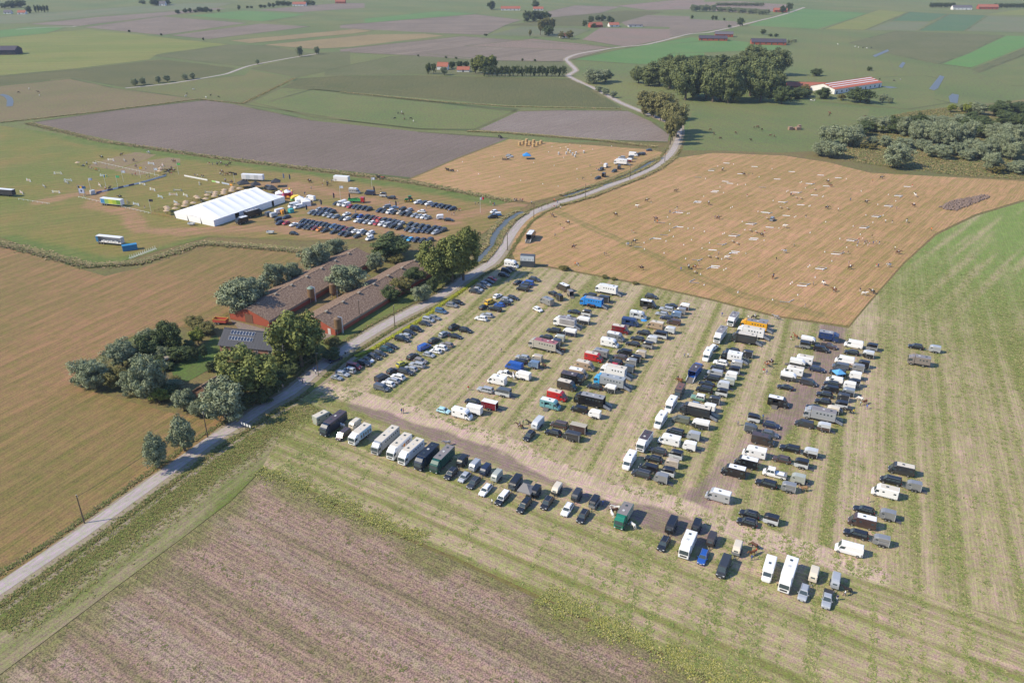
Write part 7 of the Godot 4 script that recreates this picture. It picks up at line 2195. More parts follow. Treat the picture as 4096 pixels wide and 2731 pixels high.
	"r5b": "suv black 55.76 -150.52 -65 0 0; suv black 54.5 -147.6 -65 0 0; trailer lightgrey/black 60.14 -147.98 -65 0 0; pickcan black 63.16 -162.47 -65 0 0; trailer grey 68.04 -160.33 -65 0 0; flatbed white 66.44 -166.53 -65 0 0; trailer sage 71.46 -163.77 -65 1 0; suv brown 70.13 -173.02 -65 0 0; trailer lightgrey/black 74.47 -170.38 -65 1 0; pickcan black 73.87 -177.95 -65 0 0; trailer black/lightgrey 78.43 -175.15 -65 1 0; van darkgrey 81.62 -190.14 -65 0 0; trailer brown/lightgrey 86.28 -187.76 -65 1 0; lorry silver/taupe 86.9 -193.5 -65 1 8.5; sedan black 87.62 -199.28 -65 0 0; trailer darkgrey/cream 92.08 -196.82 -65 0 0; suv black 91.2 -202.4 -65 0 0; trailer lightgrey/black 95.6 -199.8 -65 0 0; suv black 93.1 -206.5 -65 0 0; trailer darkgrey 97.7 -204 -65 0 0; van black 95.8 -209.7 -65 0 0; trailer darkgrey/steel 100.4 -207.2 -65 0 0; suv black 97.57 -213.01 -65 0 0; trailer white 102.28 -211.18 -65 0 0; trailer grey/black 104.25 -212.71 -65 0 0; van white 99.2 -215.2 -65 0 0; trailer white 106.4 -217.3 -65 1 0; mpv black 102 -220.3 -65 0 0; trailer grey 109.27 -222.37 -65 1 0; van steelgrey 104.43 -224.33 -65 0 0; trailer black 112 -224.9 -65 0 0; bvan white 106.9 -227.7 -65 0 0; trailer black/lightgrey 116.22 -231.84 -65 0 0; suv black 111.68 -234.06 -65 0 0; trailer grey/black 119.56 -237.13 -65 1 0; bvan white 114.24 -239.27 -65 0 0",
	"r6": "bvan white 74.4 -138 -65 0 0; pickcan black 78.07 -143.46 -65 0 0; trailer grey 82.63 -140.64 -65 0 0; hvan brown/white 80.8 -147.2 -65 0 0; estate black 83.4 -152.3 -65 0 0; trailer grey 87.8 -149.6 -65 1 0; hvan white/cream 90.8 -158.4 -65 0 0; mpv black 94.59 -163.7 -65 0 0; trailer grey 99.01 -160.8 -65 1 0; hvan darkgrey/cream 98.8 -167.7 -65 0 0",
	"r7": "suv black 134.7 -238.4 -65 0 0; trailer silver 139.7 -235.7 -65 0 0; lorry taupe/taupe 130.2 -226.7 -65 0 6.5",
	"rb": "hvan sage/cream -53.3 -192.9 40 0 0; lorry inkblue/brown -49.5 -188.6 -153 0 9.5; mpv brown -46.09 -184.62 -153 0 0; trailer cream -43.71 -189.28 -153 0 0; lorry white/cream -41.3 -183.3 -153 0 7.5; lorry silver/cream -33.9 -180.1 -153 0 10.5; lorry white/cream -29.8 -177.1 -153 0 9; lorry white/cream -26.4 -174.7 -153 0 9; lorry inkblue/black -22.1 -172.4 -153 0 9; lorry forest/taupe -18 -171.3 -153 0 9; suv black -15.4 -166.7 -153 0 0; trailer black -12.8 -171.5 -153 0 0; hatch silver -12 -165.3 -153 0 0; trailer silver -9.5 -169.5 -153 0 0; estate darkgrey -9.5 -163 -153 0 0; trailer navy -6.7 -167.6 -153 0 0; estate white -6.5 -160 -153 0 0; trailer sage -3.8 -165 -153 0 0; pickcan black/white -2.3 -156.6 -153 0 0; ltrailer slate/black 0.9 -162.2 -153 0 0; trailer black 5.8 -158.6 -153 0 0; pickcan black 2.9 -153.7 -153 0 0; suv black 8.4 -154.8 -153 0 0; trailer darkgrey/cream 11 -159.5 -153 0 0; suv white 13.1 -152.3 -153 0 0; trailer darkgrey 15.7 -157.1 -153 0 0; suv black 16.6 -149.8 -153 0 0; trailer grey/black 19.7 -154.4 -153 0 0; stock green/cream 25.9 -148.6 -153 0 7; suv black 33.9 -140.2 -153 0 0; ltrailer black 36.6 -145.9 -153 0 0; lorry white/whitebox 38.8 -138.6 -153 0 6.8; trailer black 42.3 -145.6 -153 0 0; estate blue 41.8 -136 -153 0 0; trailer darkbrown 44.7 -141 -153 0 0; bvan darkgrey 45.4 -132.4 -153 0 0; trailer grey/cream 49.7 -138 -153 0 0; hvan white 54.7 -131.3 -153 0 0; lorry white/whitebox 58 -129 -153 0 8.5; suv silver 60.2 -125.1 -153 0 0; trailer cream 63.8 -129.8 -153 0 0; pickup silver 64.4 -123.3 -153 0 0; trailer silver 67.7 -127.9 -153 0 0",
	"e1": "suv navy -112.3 -372.1 -145 0 0; hatch red -109.2 -372 -145 0 0; sedan white -105 -369.7 -140 0 0; suv navy -101.1 -366.7 -145 0 0; hatch black -98.1 -365.4 -145 0 0; suv black -95.8 -364.8 -145 0 0; hatch maroon -93.6 -363.9 -145 0 0; hatch orange -91 -362.4 -145 0 0; sedan black -88.1 -361 -145 0 0; sedan black -83.5 -358.8 -145 0 0; suv navy -79.1 -356.2 -145 0 0; suv black -76.3 -354.4 -145 0 0; hatch darkgrey -71.6 -352.6 -145 0 0; svan white -65.2 -349.2 -145 0 0; hatch black -50.9 -350.8 -145 0 0; hatch darkteal -48.7 -349 -145 0 0; hatch cyan -46.5 -348 -145 0 0; suv navy -43.7 -347 -145 0 0; suv black -40.74 -346.03 -145 0 0; suv navy -37.56 -346.97 -145 0 0",
	"e2": "suv black -101.6 -374.4 -145 0 0; suv navy -99.3 -373.3 -145 0 0; suv black -96.96 -372.14 -145 0 0; hatch darkgrey -94.84 -371.56 -145 0 0; suv navy -92.5 -370.1 -145 0 0; suv darkgrey -90.2 -369 -145 0 0; hatch black -88 -367.7 -145 0 0; estate blue2 -85.6 -367.3 -145 0 0; suv navy -83.1 -365.1 -145 0 0; suv navy -80.7 -363.6 -145 0 0; hatch maroon -78.4 -362.4 -145 0 0; suv darkgrey -76.3 -361.8 -145 0 0; sedan white -73.9 -359.5 -145 0 0; suv white -70.7 -358.4 -145 0 0; hatch black -68.7 -357.3 -145 0 0; suv white -66 -356.6 -145 0 0; estate darkgrey -57.5 -355.8 -145 0 0",
	"e3": "suv grey -100.7 -389.2 -145 0 0; estate darkgrey -98.2 -387.4 -145 0 0; suv navy -95.7 -387.1 -145 0 0; hatch silver -93 -385.7 -145 0 0; hatch silver -90.1 -383.2 -145 0 0; estate steel -87.2 -382.4 -145 0 0; suv black -83.39 -378.93 -145 0 0; hatch white -81.11 -378.57 -145 0 0; sedan white -75.4 -376 -145 0 0; hatch navy -73.3 -374.7 -145 0 0; hatch silver -70.8 -373.6 -145 0 0; hatch white -67.9 -372.4 -145 0 0; hatch red -65.3 -371.2 -145 0 0; suv white -62.7 -370.5 -145 0 0; mpv silver -59.8 -368.6 -145 0 0; suv black -57.1 -367.1 -145 0 0; suv black -53.8 -364.8 -145 0 0; suv black -49.2 -362.5 -145 0 0; estate grey -46.8 -360.9 -145 0 0; hatch navy -44.2 -359.8 -145 0 0; suv navy -41.2 -360.3 -145 0 0; suv black -38.8 -359.2 -145 0 0; suv silver -35.8 -357.7 -145 0 0",
	"e4": "hatch silver -98.4 -394.6 -145 0 0; suv black -95.3 -393.5 -145 0 0; suv navy -92.8 -392.2 -145 0 0; suv black -90.6 -390 -145 0 0; sedan white -82.8 -386.6 -145 0 0; suv black -77.9 -382.9 -145 0 0; hatch blue -75.3 -382.8 -145 0 0; suv black -71.9 -381.7 -145 0 0; suv black -69.1 -380.1 -145 0 0; hatch maroon -67 -379.1 -145 0 0; hatch vermilion -65.1 -377.5 -145 0 0; suv darkgrey -62.7 -376.4 -145 0 0; hatch navy -60 -375.9 -145 0 0; suv black -57.5 -373.7 -145 0 0; estate steelgrey -55.6 -372.8 -145 0 0; hatch silver -53.4 -371.6 -145 0 0; suv black -49 -369.7 -145 0 0; estate steelgrey -46.4 -368.5 -145 0 0; suv darkgrey -43.3 -366.7 -145 0 0; suv navy -40.6 -365.1 -145 0 0; suv black -37.05 -364.04 -145 0 0; hatch navy -34.85 -363.56 -145 0 0; suv black -32.5 -361.4 -145 0 0",
	"e5": "hatch black -91.6 -404.8 -145 0 0; bvan white -88.4 -403.9 -145 0 0; van white -85.8 -402.3 -145 0 0; hatch red -83.4 -399.5 -145 0 0; suv navy -80.5 -398.7 -145 0 0; suv darkgrey -78.3 -397.4 -145 0 0; suv black -75.7 -396.5 -145 0 0; suv black -73 -394.8 -145 0 0; suv navy -67.1 -392.6 -145 0 0; hatch darkgrey -64.5 -391.2 -145 0 0; mpv white -61.5 -390.1 -145 0 0; suv black -59.1 -389.2 -145 0 0; classic cream -56.5 -388.8 -145 0 0; suv black -54.5 -387.1 -145 0 0; suv black -51.5 -385.8 -145 0 0; estate silver -48.6 -384.5 -145 0 0; estate silver -45.9 -382.8 -145 0 0; suv white -43.5 -381.7 -145 0 0; hatch grey -41.5 -380.4 -145 0 0",
	"e6": "svan grey -64.3 -398.9 -120 0 0; sedan bluegrey -60.5 -397.8 -100 0 0; suv black -55.7 -394.8 -145 0 0; estate silver -52.3 -393.3 -145 0 0",
	"e7": "suv white -49.2 -407.2 -130 0 0; suv darkgrey -45.8 -405.9 -130 0 0; suv white -43.2 -404.5 -130 0 0; suv navy -40 -401.8 -130 0 0; suv navy -37.2 -400.5 -130 0 0; pickup black -35.2 -399.4 -130 0 0; suv black -32.8 -397.8 -130 0 0; suv navy -30.4 -395.6 -130 0 0",
	"ev": "camper silver -85.6 -426.2 105 0 0; bvan navy -76.9 -423.3 -75 0 0; trailer lightgrey/black -69.1 -419.4 -75 0 0; suv black -64.2 -415.6 -75 0 0; trailer white -35.4 -379.9 -100 0 0; estate black -30.9 -377.1 100 0 0; hatch black -101.8 -356.5 105 0 0; estate navy -111.7 -381.6 -140 0 0; trailer darkgrey -113.8 -375.5 -140 0 0; bvan white -116.7 -389.9 40 0 0; trailer slate -121.2 -384.8 40 0 0; trailer lightgrey -118.4 -383.2 40 0 0; bvan white -106.7 -413.2 -60 0 0; bvan white -112.6 -400.3 -135 0 0; van white -109.8 -398.7 -135 0 0; hatch white -45.8 -391.2 -80 0 0; lorry black/white -130.9 -373.2 -140 0 6; lorry black/greyroof -128.7 -384.5 40 0 9; bvan black -134.3 -433.3 -70 0 0",
	"dr": "suv silver -1.6 -510.2 110 0 0; suv silver 69.7 -506.1 -80 0 0; bvan white 77.9 -513.1 110 0 0; suv black 82.3 -515.7 -80 0 0; estate navy 84.2 -517.5 -80 0 0; hatch navy 90.2 -527.5 -80 0 0; lorry white/white 66.9 -490.4 -70 1 8; trailer maroon/white 73.2 -497 -70 0 0; trailer slate 75.5 -504.9 -70 0 0; trailer white 57 -483.6 25 0 0; suv black 53.7 -476.7 -150 0 0; trailer darkgrey 64.7 -479.3 20 0 0; estate black 61 -472.9 -145 0 0; trailer black 53.6 -461.5 25 0 0; estate black 49.6 -456.7 -140 0 0; suv black 117 -569.8 175 0 0; trailer grey 122.8 -600.9 175 0 0; hatch white -9.2 -390.8 -130 0 0; svan skyblue/white -7.5 -385.6 -100 0 0; van black -9.5 -381.7 -100 0 0",
	"ar": "lorry darkgrey/white 8.7 -350.3 15 1 8.5; svan steel 127.7 -378.2 30 0 0",
	"fm": "estate navy -57.3 -229.7 -135 0 0",
}
const RIDERS := "70.9,-410.0,-;64.2,-399.7,w;51.7,-385.1,-;70.6,-378.2,-;89.7,-428.7,-;126.1,-474.6,-;136.0,-464.0,-;102.3,-404.6,-;101.6,-379.8,-;20.1,-383.5,-;27.1,-371.9,-;27.4,-337.2,-;55.4,-344.5,b;51.9,-340.5,w;53.8,-311.0,-;73.5,-311.9,b;76.1,-312.2,c;130.2,-366.5,w;115.6,-353.6,-;119.4,-331.3,w;92.1,-323.5,w;105.5,-301.3,c;125.3,-287.6,c;123.3,-294.3,w;135.4,-283.7,w;139.3,-285.6,b;157.9,-314.2,w;140.5,-311.6,-;168.6,-330.1,-;192.0,-374.6,w;207.3,-401.0,-;216.7,-419.9,w;185.4,-407.3,b;161.2,-397.0,b;178.2,-439.4,c;179.7,-447.9,-;213.9,-456.7,b;150.5,-421.8,-;83.1,-226.9,c;81.2,-225.6,c;87.3,-261.8,b;2.2,-188.8,-;-260.1,-506.2,b;-251.0,-513.6,-;-236.3,-497.6,b;-235.7,-519.2,w;-256.4,-489.3,w;-261.5,-489.3,b;-228.8,-483.1,-;-210.3,-495.7,c;-211.2,-477.6,-;-209.2,-416.6,b;-224.0,-432.2,c;-222.5,-433.8,b;-210.4,-495.7,-;-211.4,-477.6,-;-181.1,-488.7,b;-179.5,-490.6,-;-174.2,-484.9,-;-173.7,-489.3,-;-163.6,-449.5,-;-158.7,-445.8,c;-172.0,-469.8,-;-115.5,-448.5,-;-205.1,-477.6,b;-201.8,-472.8,-;-204.6,-472.8,b;-115.1,-448.5,-;-104.4,-444.7,b;-103.4,-440.5,b"
const HORSES := "95.0,-262.0,g;97.0,-246.0,c;51.6,-214.9,c;102.6,-203.8,w;103.3,-202.0,c;96.6,-197.0,b;94.1,-197.0,g;71.8,-160.2,p;53.9,-139.5,-;52.8,-137.0,c;69.4,-125.7,b;23.5,-150.3,w;24.8,-152.6,w;27.8,-146.4,w;24.2,-151.7,-;5.1,-190.2,b;0.5,-217.2,w;16.7,-235.6,c;10.3,-224.7,-;-17.4,-180.4,g;-47.2,-189.1,w;28.2,-272.7,-;29.8,-271.5,-;51.5,-214.9,c;-164.5,-465.8,b;-167.2,-464.6,-;-166.0,-466.3,-;-206.2,-473.4,-;-203.5,-469.8,b;-203.3,-473.4,-"
const PEOPLE := "72.8,-407.3,-;19.9,-353.6,-;23.1,-368.4,-;23.7,-363.1,-;24.6,-363.1,-;26.6,-316.3,o;27.3,-315.7,-;27.8,-315.1,-;40.1,-328.5,-;40.8,-327.8,-;56.2,-359.4,-;57.0,-358.7,-;79.5,-389.7,-;82.7,-392.7,-;84.4,-397.0,-;53.7,-341.8,-;70.0,-310.2,b;78.7,-316.0,-;126.2,-419.4,-;100.2,-381.0,-;70.6,-373.8,o;69.4,-374.2,-;90.1,-329.4,-;100.2,-303.2,-;20.6,-399.7,-;21.6,-398.8,-;22.8,-397.9,-;24.9,-397.0,-;13.5,-395.7,-;15.2,-396.2,-;18.6,-401.9,-;22.2,-410.5,o;23.0,-407.3,-;23.8,-407.3,-;1.1,-411.9,-;1.7,-411.4,-;2.5,-411.4,-;4.7,-410.5,-;5.4,-410.5,o;-9.9,-404.1,-;-9.1,-403.7,-;10.3,-406.4,-;126.2,-419.4,-;139.0,-464.0,-;141.2,-464.0,-;206.1,-450.1,o;223.8,-439.4,-;178.9,-411.9,-;165.8,-394.0,-;145.5,-382.3,-;126.2,-339.8,-;113.0,-322.0,-;100.3,-303.2,-;118.2,-358.3,-;196.9,-397.0,-;181.7,-374.6,-;184.7,-373.8,-;198.1,-362.0,o;165.9,-351.8,-;160.0,-348.0,-;157.9,-346.9,-;155.7,-342.2,-;153.8,-338.2,-;158.8,-342.8,-;160.3,-344.9,-;160.5,-343.9,-;159.1,-339.5,-;161.5,-343.5,-;162.9,-342.8,-;164.6,-343.9,-;165.6,-342.8,-;144.4,-330.1,-;146.7,-330.1,-;142.1,-317.2,-;152.6,-314.2,-;153.4,-314.2,-;169.7,-335.9,-;135.4,-287.6,-;119.5,-294.3,-;124.7,-286.6,-;108.8,-272.0,-;79.1,-221.4,-;79.9,-220.6,b;85.0,-261.8,-;85.9,-260.9,-;95.7,-260.7,-;76.2,-264.4,b;76.2,-258.3,-;76.7,-258.6,-;56.3,-231.8,-;57.5,-232.0,-;51.3,-216.7,-;63.2,-190.4,-;106.0,-244.2,-;109.1,-242.9,-;95.1,-244.8,-;71.2,-193.9,-;101.7,-201.2,-;102.9,-199.4,b;98.0,-196.7,y;73.2,-162.6,-;85.8,-155.9,-;53.9,-137.7,-;52.3,-135.5,-;68.6,-124.8,-;66.6,-123.6,-;3.1,-190.8,g;15.0,-236.0,-;-3.6,-235.6,-;-31.2,-197.1,-;-31.7,-197.0,-;-4.8,-155.2,-;51.3,-216.7,-;-57.5,-234.5,o;-54.5,-232.7,-;-31.3,-196.9,-;-13.2,-210.3,-;-62.5,-222.2,-;-61.6,-220.6,-;-65.6,-215.7,-;-64.2,-214.6,-;-70.3,-209.2,-;-69.5,-211.4,-;21.8,-154.7,b;-244.7,-479.4,-;-220.7,-478.2,-;-212.6,-459.5,-;-211.0,-459.5,-;-255.6,-479.4,-;-254.4,-478.8,-;-253.2,-478.2,-;-249.7,-475.2,o;-248.5,-474.6,o;-247.0,-474.0,-;-222.4,-462.9,-;-221.1,-462.9,-;-221.1,-464.6,o;-188.6,-398.3,-;-262.0,-485.5,-;-261.0,-484.9,-;-204.7,-470.4,-;-202.9,-468.1,-;-201.5,-466.3,-;-203.7,-465.8,-;-200.4,-465.8,-;-185.4,-462.3,-;-183.8,-461.8,-;-180.8,-460.1,-;-180.2,-460.1,-;-179.4,-459.5,-;-187.5,-490.6,-;-186.6,-490.6,-;-184.3,-489.3,-;-171.9,-465.8,-;-170.7,-464.0,-;-169.5,-463.5,-;-168.0,-463.5,o;-165.3,-463.5,-;-146.8,-442.6,-;-150.9,-445.2,-;-150.0,-445.2,-;-188.5,-398.3,-;-129.9,-429.2,-;-130.0,-422.8,-;-128.1,-420.9,-;-121.6,-429.2,-;-112.3,-423.3,-;-111.3,-434.8,-;-101.4,-409.6,-;-104.2,-405.9,-;-104.9,-405.9,-;-173.9,-388.0,-;-173.1,-401.4,-;-156.7,-417.5,-;-156.5,-419.0,-;-163.3,-409.6,-;-162.7,-410.0,-;-161.7,-420.4,-;-167.0,-401.9,-;-130.1,-429.7,-;-121.7,-428.7,-;-121.0,-428.7,-;-112.1,-423.8,-;-101.3,-409.6,-;-111.3,-434.8,-;-107.4,-449.5,-;-106.6,-442.1,-;-103.0,-449.5,-;-102.1,-449.5,-;-101.6,-450.6,-;-100.7,-450.6,-;-72.0,-430.2,-;-63.7,-405.5,-;-59.3,-405.5,-;-78.8,-390.1,-;-43.8,-397.9,-;-32.6,-391.0,-;-28.7,-391.8,-;-27.6,-393.1,-;-26.8,-393.1,o;-26.2,-394.0,-;-104.7,-406.4,-;-104.3,-407.7,-;-29.0,-386.8,-;-30.1,-386.0,-;1.2,-411.0,-;1.8,-411.0,-;2.5,-411.9,-;4.2,-411.0,-;4.9,-410.5,-;5.7,-410.5,-;-19.1,-405.0,-;-17.4,-404.1,-;-11.4,-406.4,-;-9.8,-402.8,-;-9.1,-402.3,-;10.2,-406.4,-;46.4,-463.5,-;47.6,-484.9,-;53.9,-489.9,-;55.0,-490.6,-;50.7,-475.8,-;51.6,-474.0,-;52.5,-474.6,-;12.5,-536.5,-;40.6,-455.0,-;41.4,-455.0,-;76.9,-497.6,-;39.1,-544.1,-"
const CATTLE := "-453.9,-760.6,b;-456.0,-782.3,w;-437.5,-763.5,b;-426.0,-744.1,w;-299.2,-777.9,w;-296.5,-753.7,b;-292.9,-741.4,w;-272.2,-733.4,w;-271.6,-744.1,b;-261.9,-736.1,b;-91.7,-658.3,b;-87.4,-653.0,-;-89.4,-662.7,w;-78.9,-635.4,b;-75.5,-624.4,w;-91.4,-636.4,b;-83.6,-634.4,-;247.4,-729.5,c;260.8,-717.9,w;263.8,-717.9,w;255.8,-658.3,c;277.4,-643.5,c;182.8,-603.5,-;179.3,-600.8,-;461.8,-1139.6,w;462.6,-1130.7,w;466.3,-1124.7,b;470.1,-1121.8,w;478.8,-1127.7,b;448.4,-1167.4,w;372.2,-842.8,b;382.3,-832.7,b;391.7,-839.4,w;231.7,-720.5,w;256.4,-659.4,-;277.8,-643.5,-;185.5,-571.1,-;145.1,-592.7,-;144.5,-578.7,-;145.6,-563.7,-;161.1,-583.0,-;165.4,-558.1,-;182.4,-603.5,-;183.0,-593.6,-;183.2,-572.8,-;252.4,-649.8,-"
const BOARDS_A := "133.1,-493.7,-;119.4,-475.2,-;121.0,-478.2,g;108.3,-459.5,g;122.0,-450.6,-;123.6,-446.3,-;111.9,-430.7,-;110.5,-428.2,-;98.1,-410.5,-;97.2,-408.6,-;84.5,-390.6,-;86.0,-392.7,g;72.6,-374.2,g;80.2,-367.6,-;70.7,-355.4,g;66.8,-350.4,-;56.4,-338.8,g;148.1,-484.9,-;135.1,-467.5,-;139.7,-437.9,g;127.6,-391.0,-;116.5,-373.8,g;114.9,-371.9,-;104.1,-356.1,g;102.3,-354.3,-;111.5,-350.8,-;110.3,-349.0,-;94.2,-342.2,g;88.7,-334.9,-;98.3,-332.9,-;97.0,-331.0,-;78.9,-322.3,g;85.5,-315.1,-;84.4,-313.3,-;72.8,-296.4,g;167.0,-472.8,-;181.5,-464.6,-;189.5,-458.4,-;153.2,-455.6,-;168.3,-445.8,-;176.3,-440.5,-;155.2,-427.7,-;163.4,-422.3,-;141.8,-409.1,-;150.1,-404.1,-;128.2,-390.6,-;136.9,-385.5,-;221.1,-439.4,-;207.8,-420.9,-;194.4,-401.9,-;180.7,-383.9,-;167.6,-366.1,-;154.5,-347.6,-;141.1,-329.7,-;128.2,-311.9,-;114.7,-293.3,-;103.0,-277.1,g;123.2,-366.9,-;209.1,-422.3,g;195.6,-403.7,g;182.1,-385.5,g;169.3,-368.0,g;155.7,-349.4,g;142.6,-331.6,g;129.6,-313.3,g;116.2,-295.4,g"
const BOARDS_B := "78.1,-367.3,-;64.3,-350.4,-;72.3,-298.8,-;104.8,-354.3,-;95.7,-342.5,-;80.5,-322.6,-;82.5,-313.1,-;95.7,-330.7,-;82.1,-391.0,-;96.5,-409.1,-;208.9,-419.4,-;195.9,-401.0,-;182.4,-383.5,-;169.9,-366.5,-;157.0,-348.0,-;144.6,-330.7,-;130.0,-311.6,-;117.5,-294.6,-;105.7,-278.3,-;170.1,-444.7,-;157.1,-427.2,-;143.7,-408.6,-;130.2,-389.7,-;117.4,-371.9,-"
const CONES := "136.8,-491.2;126.0,-486.2;112.1,-456.7;127.3,-443.6;131.8,-443.6;116.3,-438.9;115.5,-427.2;103.1,-419.9;112.4,-398.8;113.7,-400.5;88.2,-388.9;89.2,-389.7;77.2,-383.1;86.7,-365.7;83.9,-365.4;76.4,-371.9;74.4,-362.0;74.7,-353.3;70.2,-346.9;82.2,-348.7;77.3,-341.8;89.5,-344.5;90.7,-360.9;98.6,-357.2;99.6,-358.3;110.4,-363.1;84.6,-337.5;66.6,-331.0;59.9,-344.9;58.8,-336.2;87.9,-310.5;89.2,-312.2;76.2,-294.3;77.2,-305.7;87.8,-286.9;74.7,-324.1;102.3,-330.7;90.1,-323.5;157.2,-479.4;144.2,-460.6;164.0,-447.9;165.3,-449.5;193.3,-456.1;163.2,-436.3;150.7,-429.7;151.9,-431.2;166.6,-419.0;167.6,-420.4;153.7,-401.9;154.6,-402.8;140.2,-383.1;141.3,-384.3;138.1,-411.9;191.8,-430.2;203.8,-423.3;190.6,-405.0;177.0,-386.4;163.9,-368.8;150.7,-350.4;137.5,-332.6;124.1,-314.2;125.4,-316.0;110.8,-295.4;112.0,-297.0;99.0,-279.3;110.1,-284.1;123.0,-302.3;136.5,-321.1;149.4,-338.5;162.5,-356.5;175.7,-374.6;185.4,-386.0;202.5,-411.0;153.0,-375.4;139.9,-359.0;124.8,-392.7;112.4,-375.8;127.3,-365.7;115.2,-348.0;102.3,-330.7;87.6,-286.6;-30.9,-497.0;-32.5,-474.6;-11.5,-509.6;-19.8,-467.5;-7.3,-460.6;5.0,-452.8;17.4,-445.2;13.5,-495.0;25.9,-488.0;24.0,-524.1;26.9,-540.3;32.2,-535.8;36.2,-538.0;33.0,-508.9;37.7,-456.1;39.3,-479.4;25.9,-440.5;67.1,-541.0;45.9,-541.0;53.5,-531.4"
const JUMPS := "-277.1,-451.7;-268.4,-467.5;-253.2,-447.4;-254.5,-451.7;-267.2,-426.3;-248.8,-427.2;-261.8,-439.4;-239.0,-462.3;-231.6,-441.5;-252.1,-500.9;-242.9,-499.6;-222.9,-491.2;-214.2,-487.4;-208.6,-443.6;-201.7,-408.2;-195.4,-404.1;-176.9,-445.2;-198.2,-432.2;-183.7,-430.7;-188.3,-418.0;-183.0,-422.3;-175.9,-420.9;-165.1,-426.3;-176.0,-407.3"
const PARASOLS := "-175.3,-393.6;-173.8,-391.0;-172.7,-387.2;-171.8,-398.3;-170.1,-391.4;-169.0,-403.2;-168.1,-400.1;-167.0,-395.7;-164.3,-401.0;-167.0,-412.8;-165.1,-410.0;-160.6,-408.6;-162.2,-415.6;-159.5,-420.9;-158.5,-417.0;-157.7,-413.3;-155.5,-421.8;-154.5,-418.5;-156.3,-425.8;-153.3,-430.7;-152.7,-426.7;-151.7,-423.3;-149.1,-428.7;-265.8,-486.8;-209.5,-472.8;-207.4,-466.3"
const BALES := "5.1,-544.1;7.5,-547.9;10.1,-553.3;9.6,-541.8;12.2,-546.4;14.9,-551.0;14.4,-538.8;17.1,-544.1;19.8,-548.7"
const BARRELS := "30.2,-517.1;35.1,-517.8;36.8,-527.0;38.0,-522.0;39.0,-515.0;40.1,-510.2;41.5,-518.5;46.7,-521.3"
const TABLES := "112.3,-361.3;114.4,-359.4;100.1,-345.6;101.5,-342.8;151.6,-416.6;153.7,-415.2;137.7,-398.3;140.8,-396.6;167.0,-432.8;125.6,-380.2;75.1,-307.3;87.9,-324.7;85.0,-326.0"
const POLES := "-99.5,-148.2,7.7;-83.1,-184.3,7.7;-54.6,-260.9,8;-41.4,-255.8,8;-2.0,-335.2,8;10.8,-382.3,8;39.1,-417.0,8;68.1,-455.6,8;95.4,-497.6,8;123.1,-594.5,8"
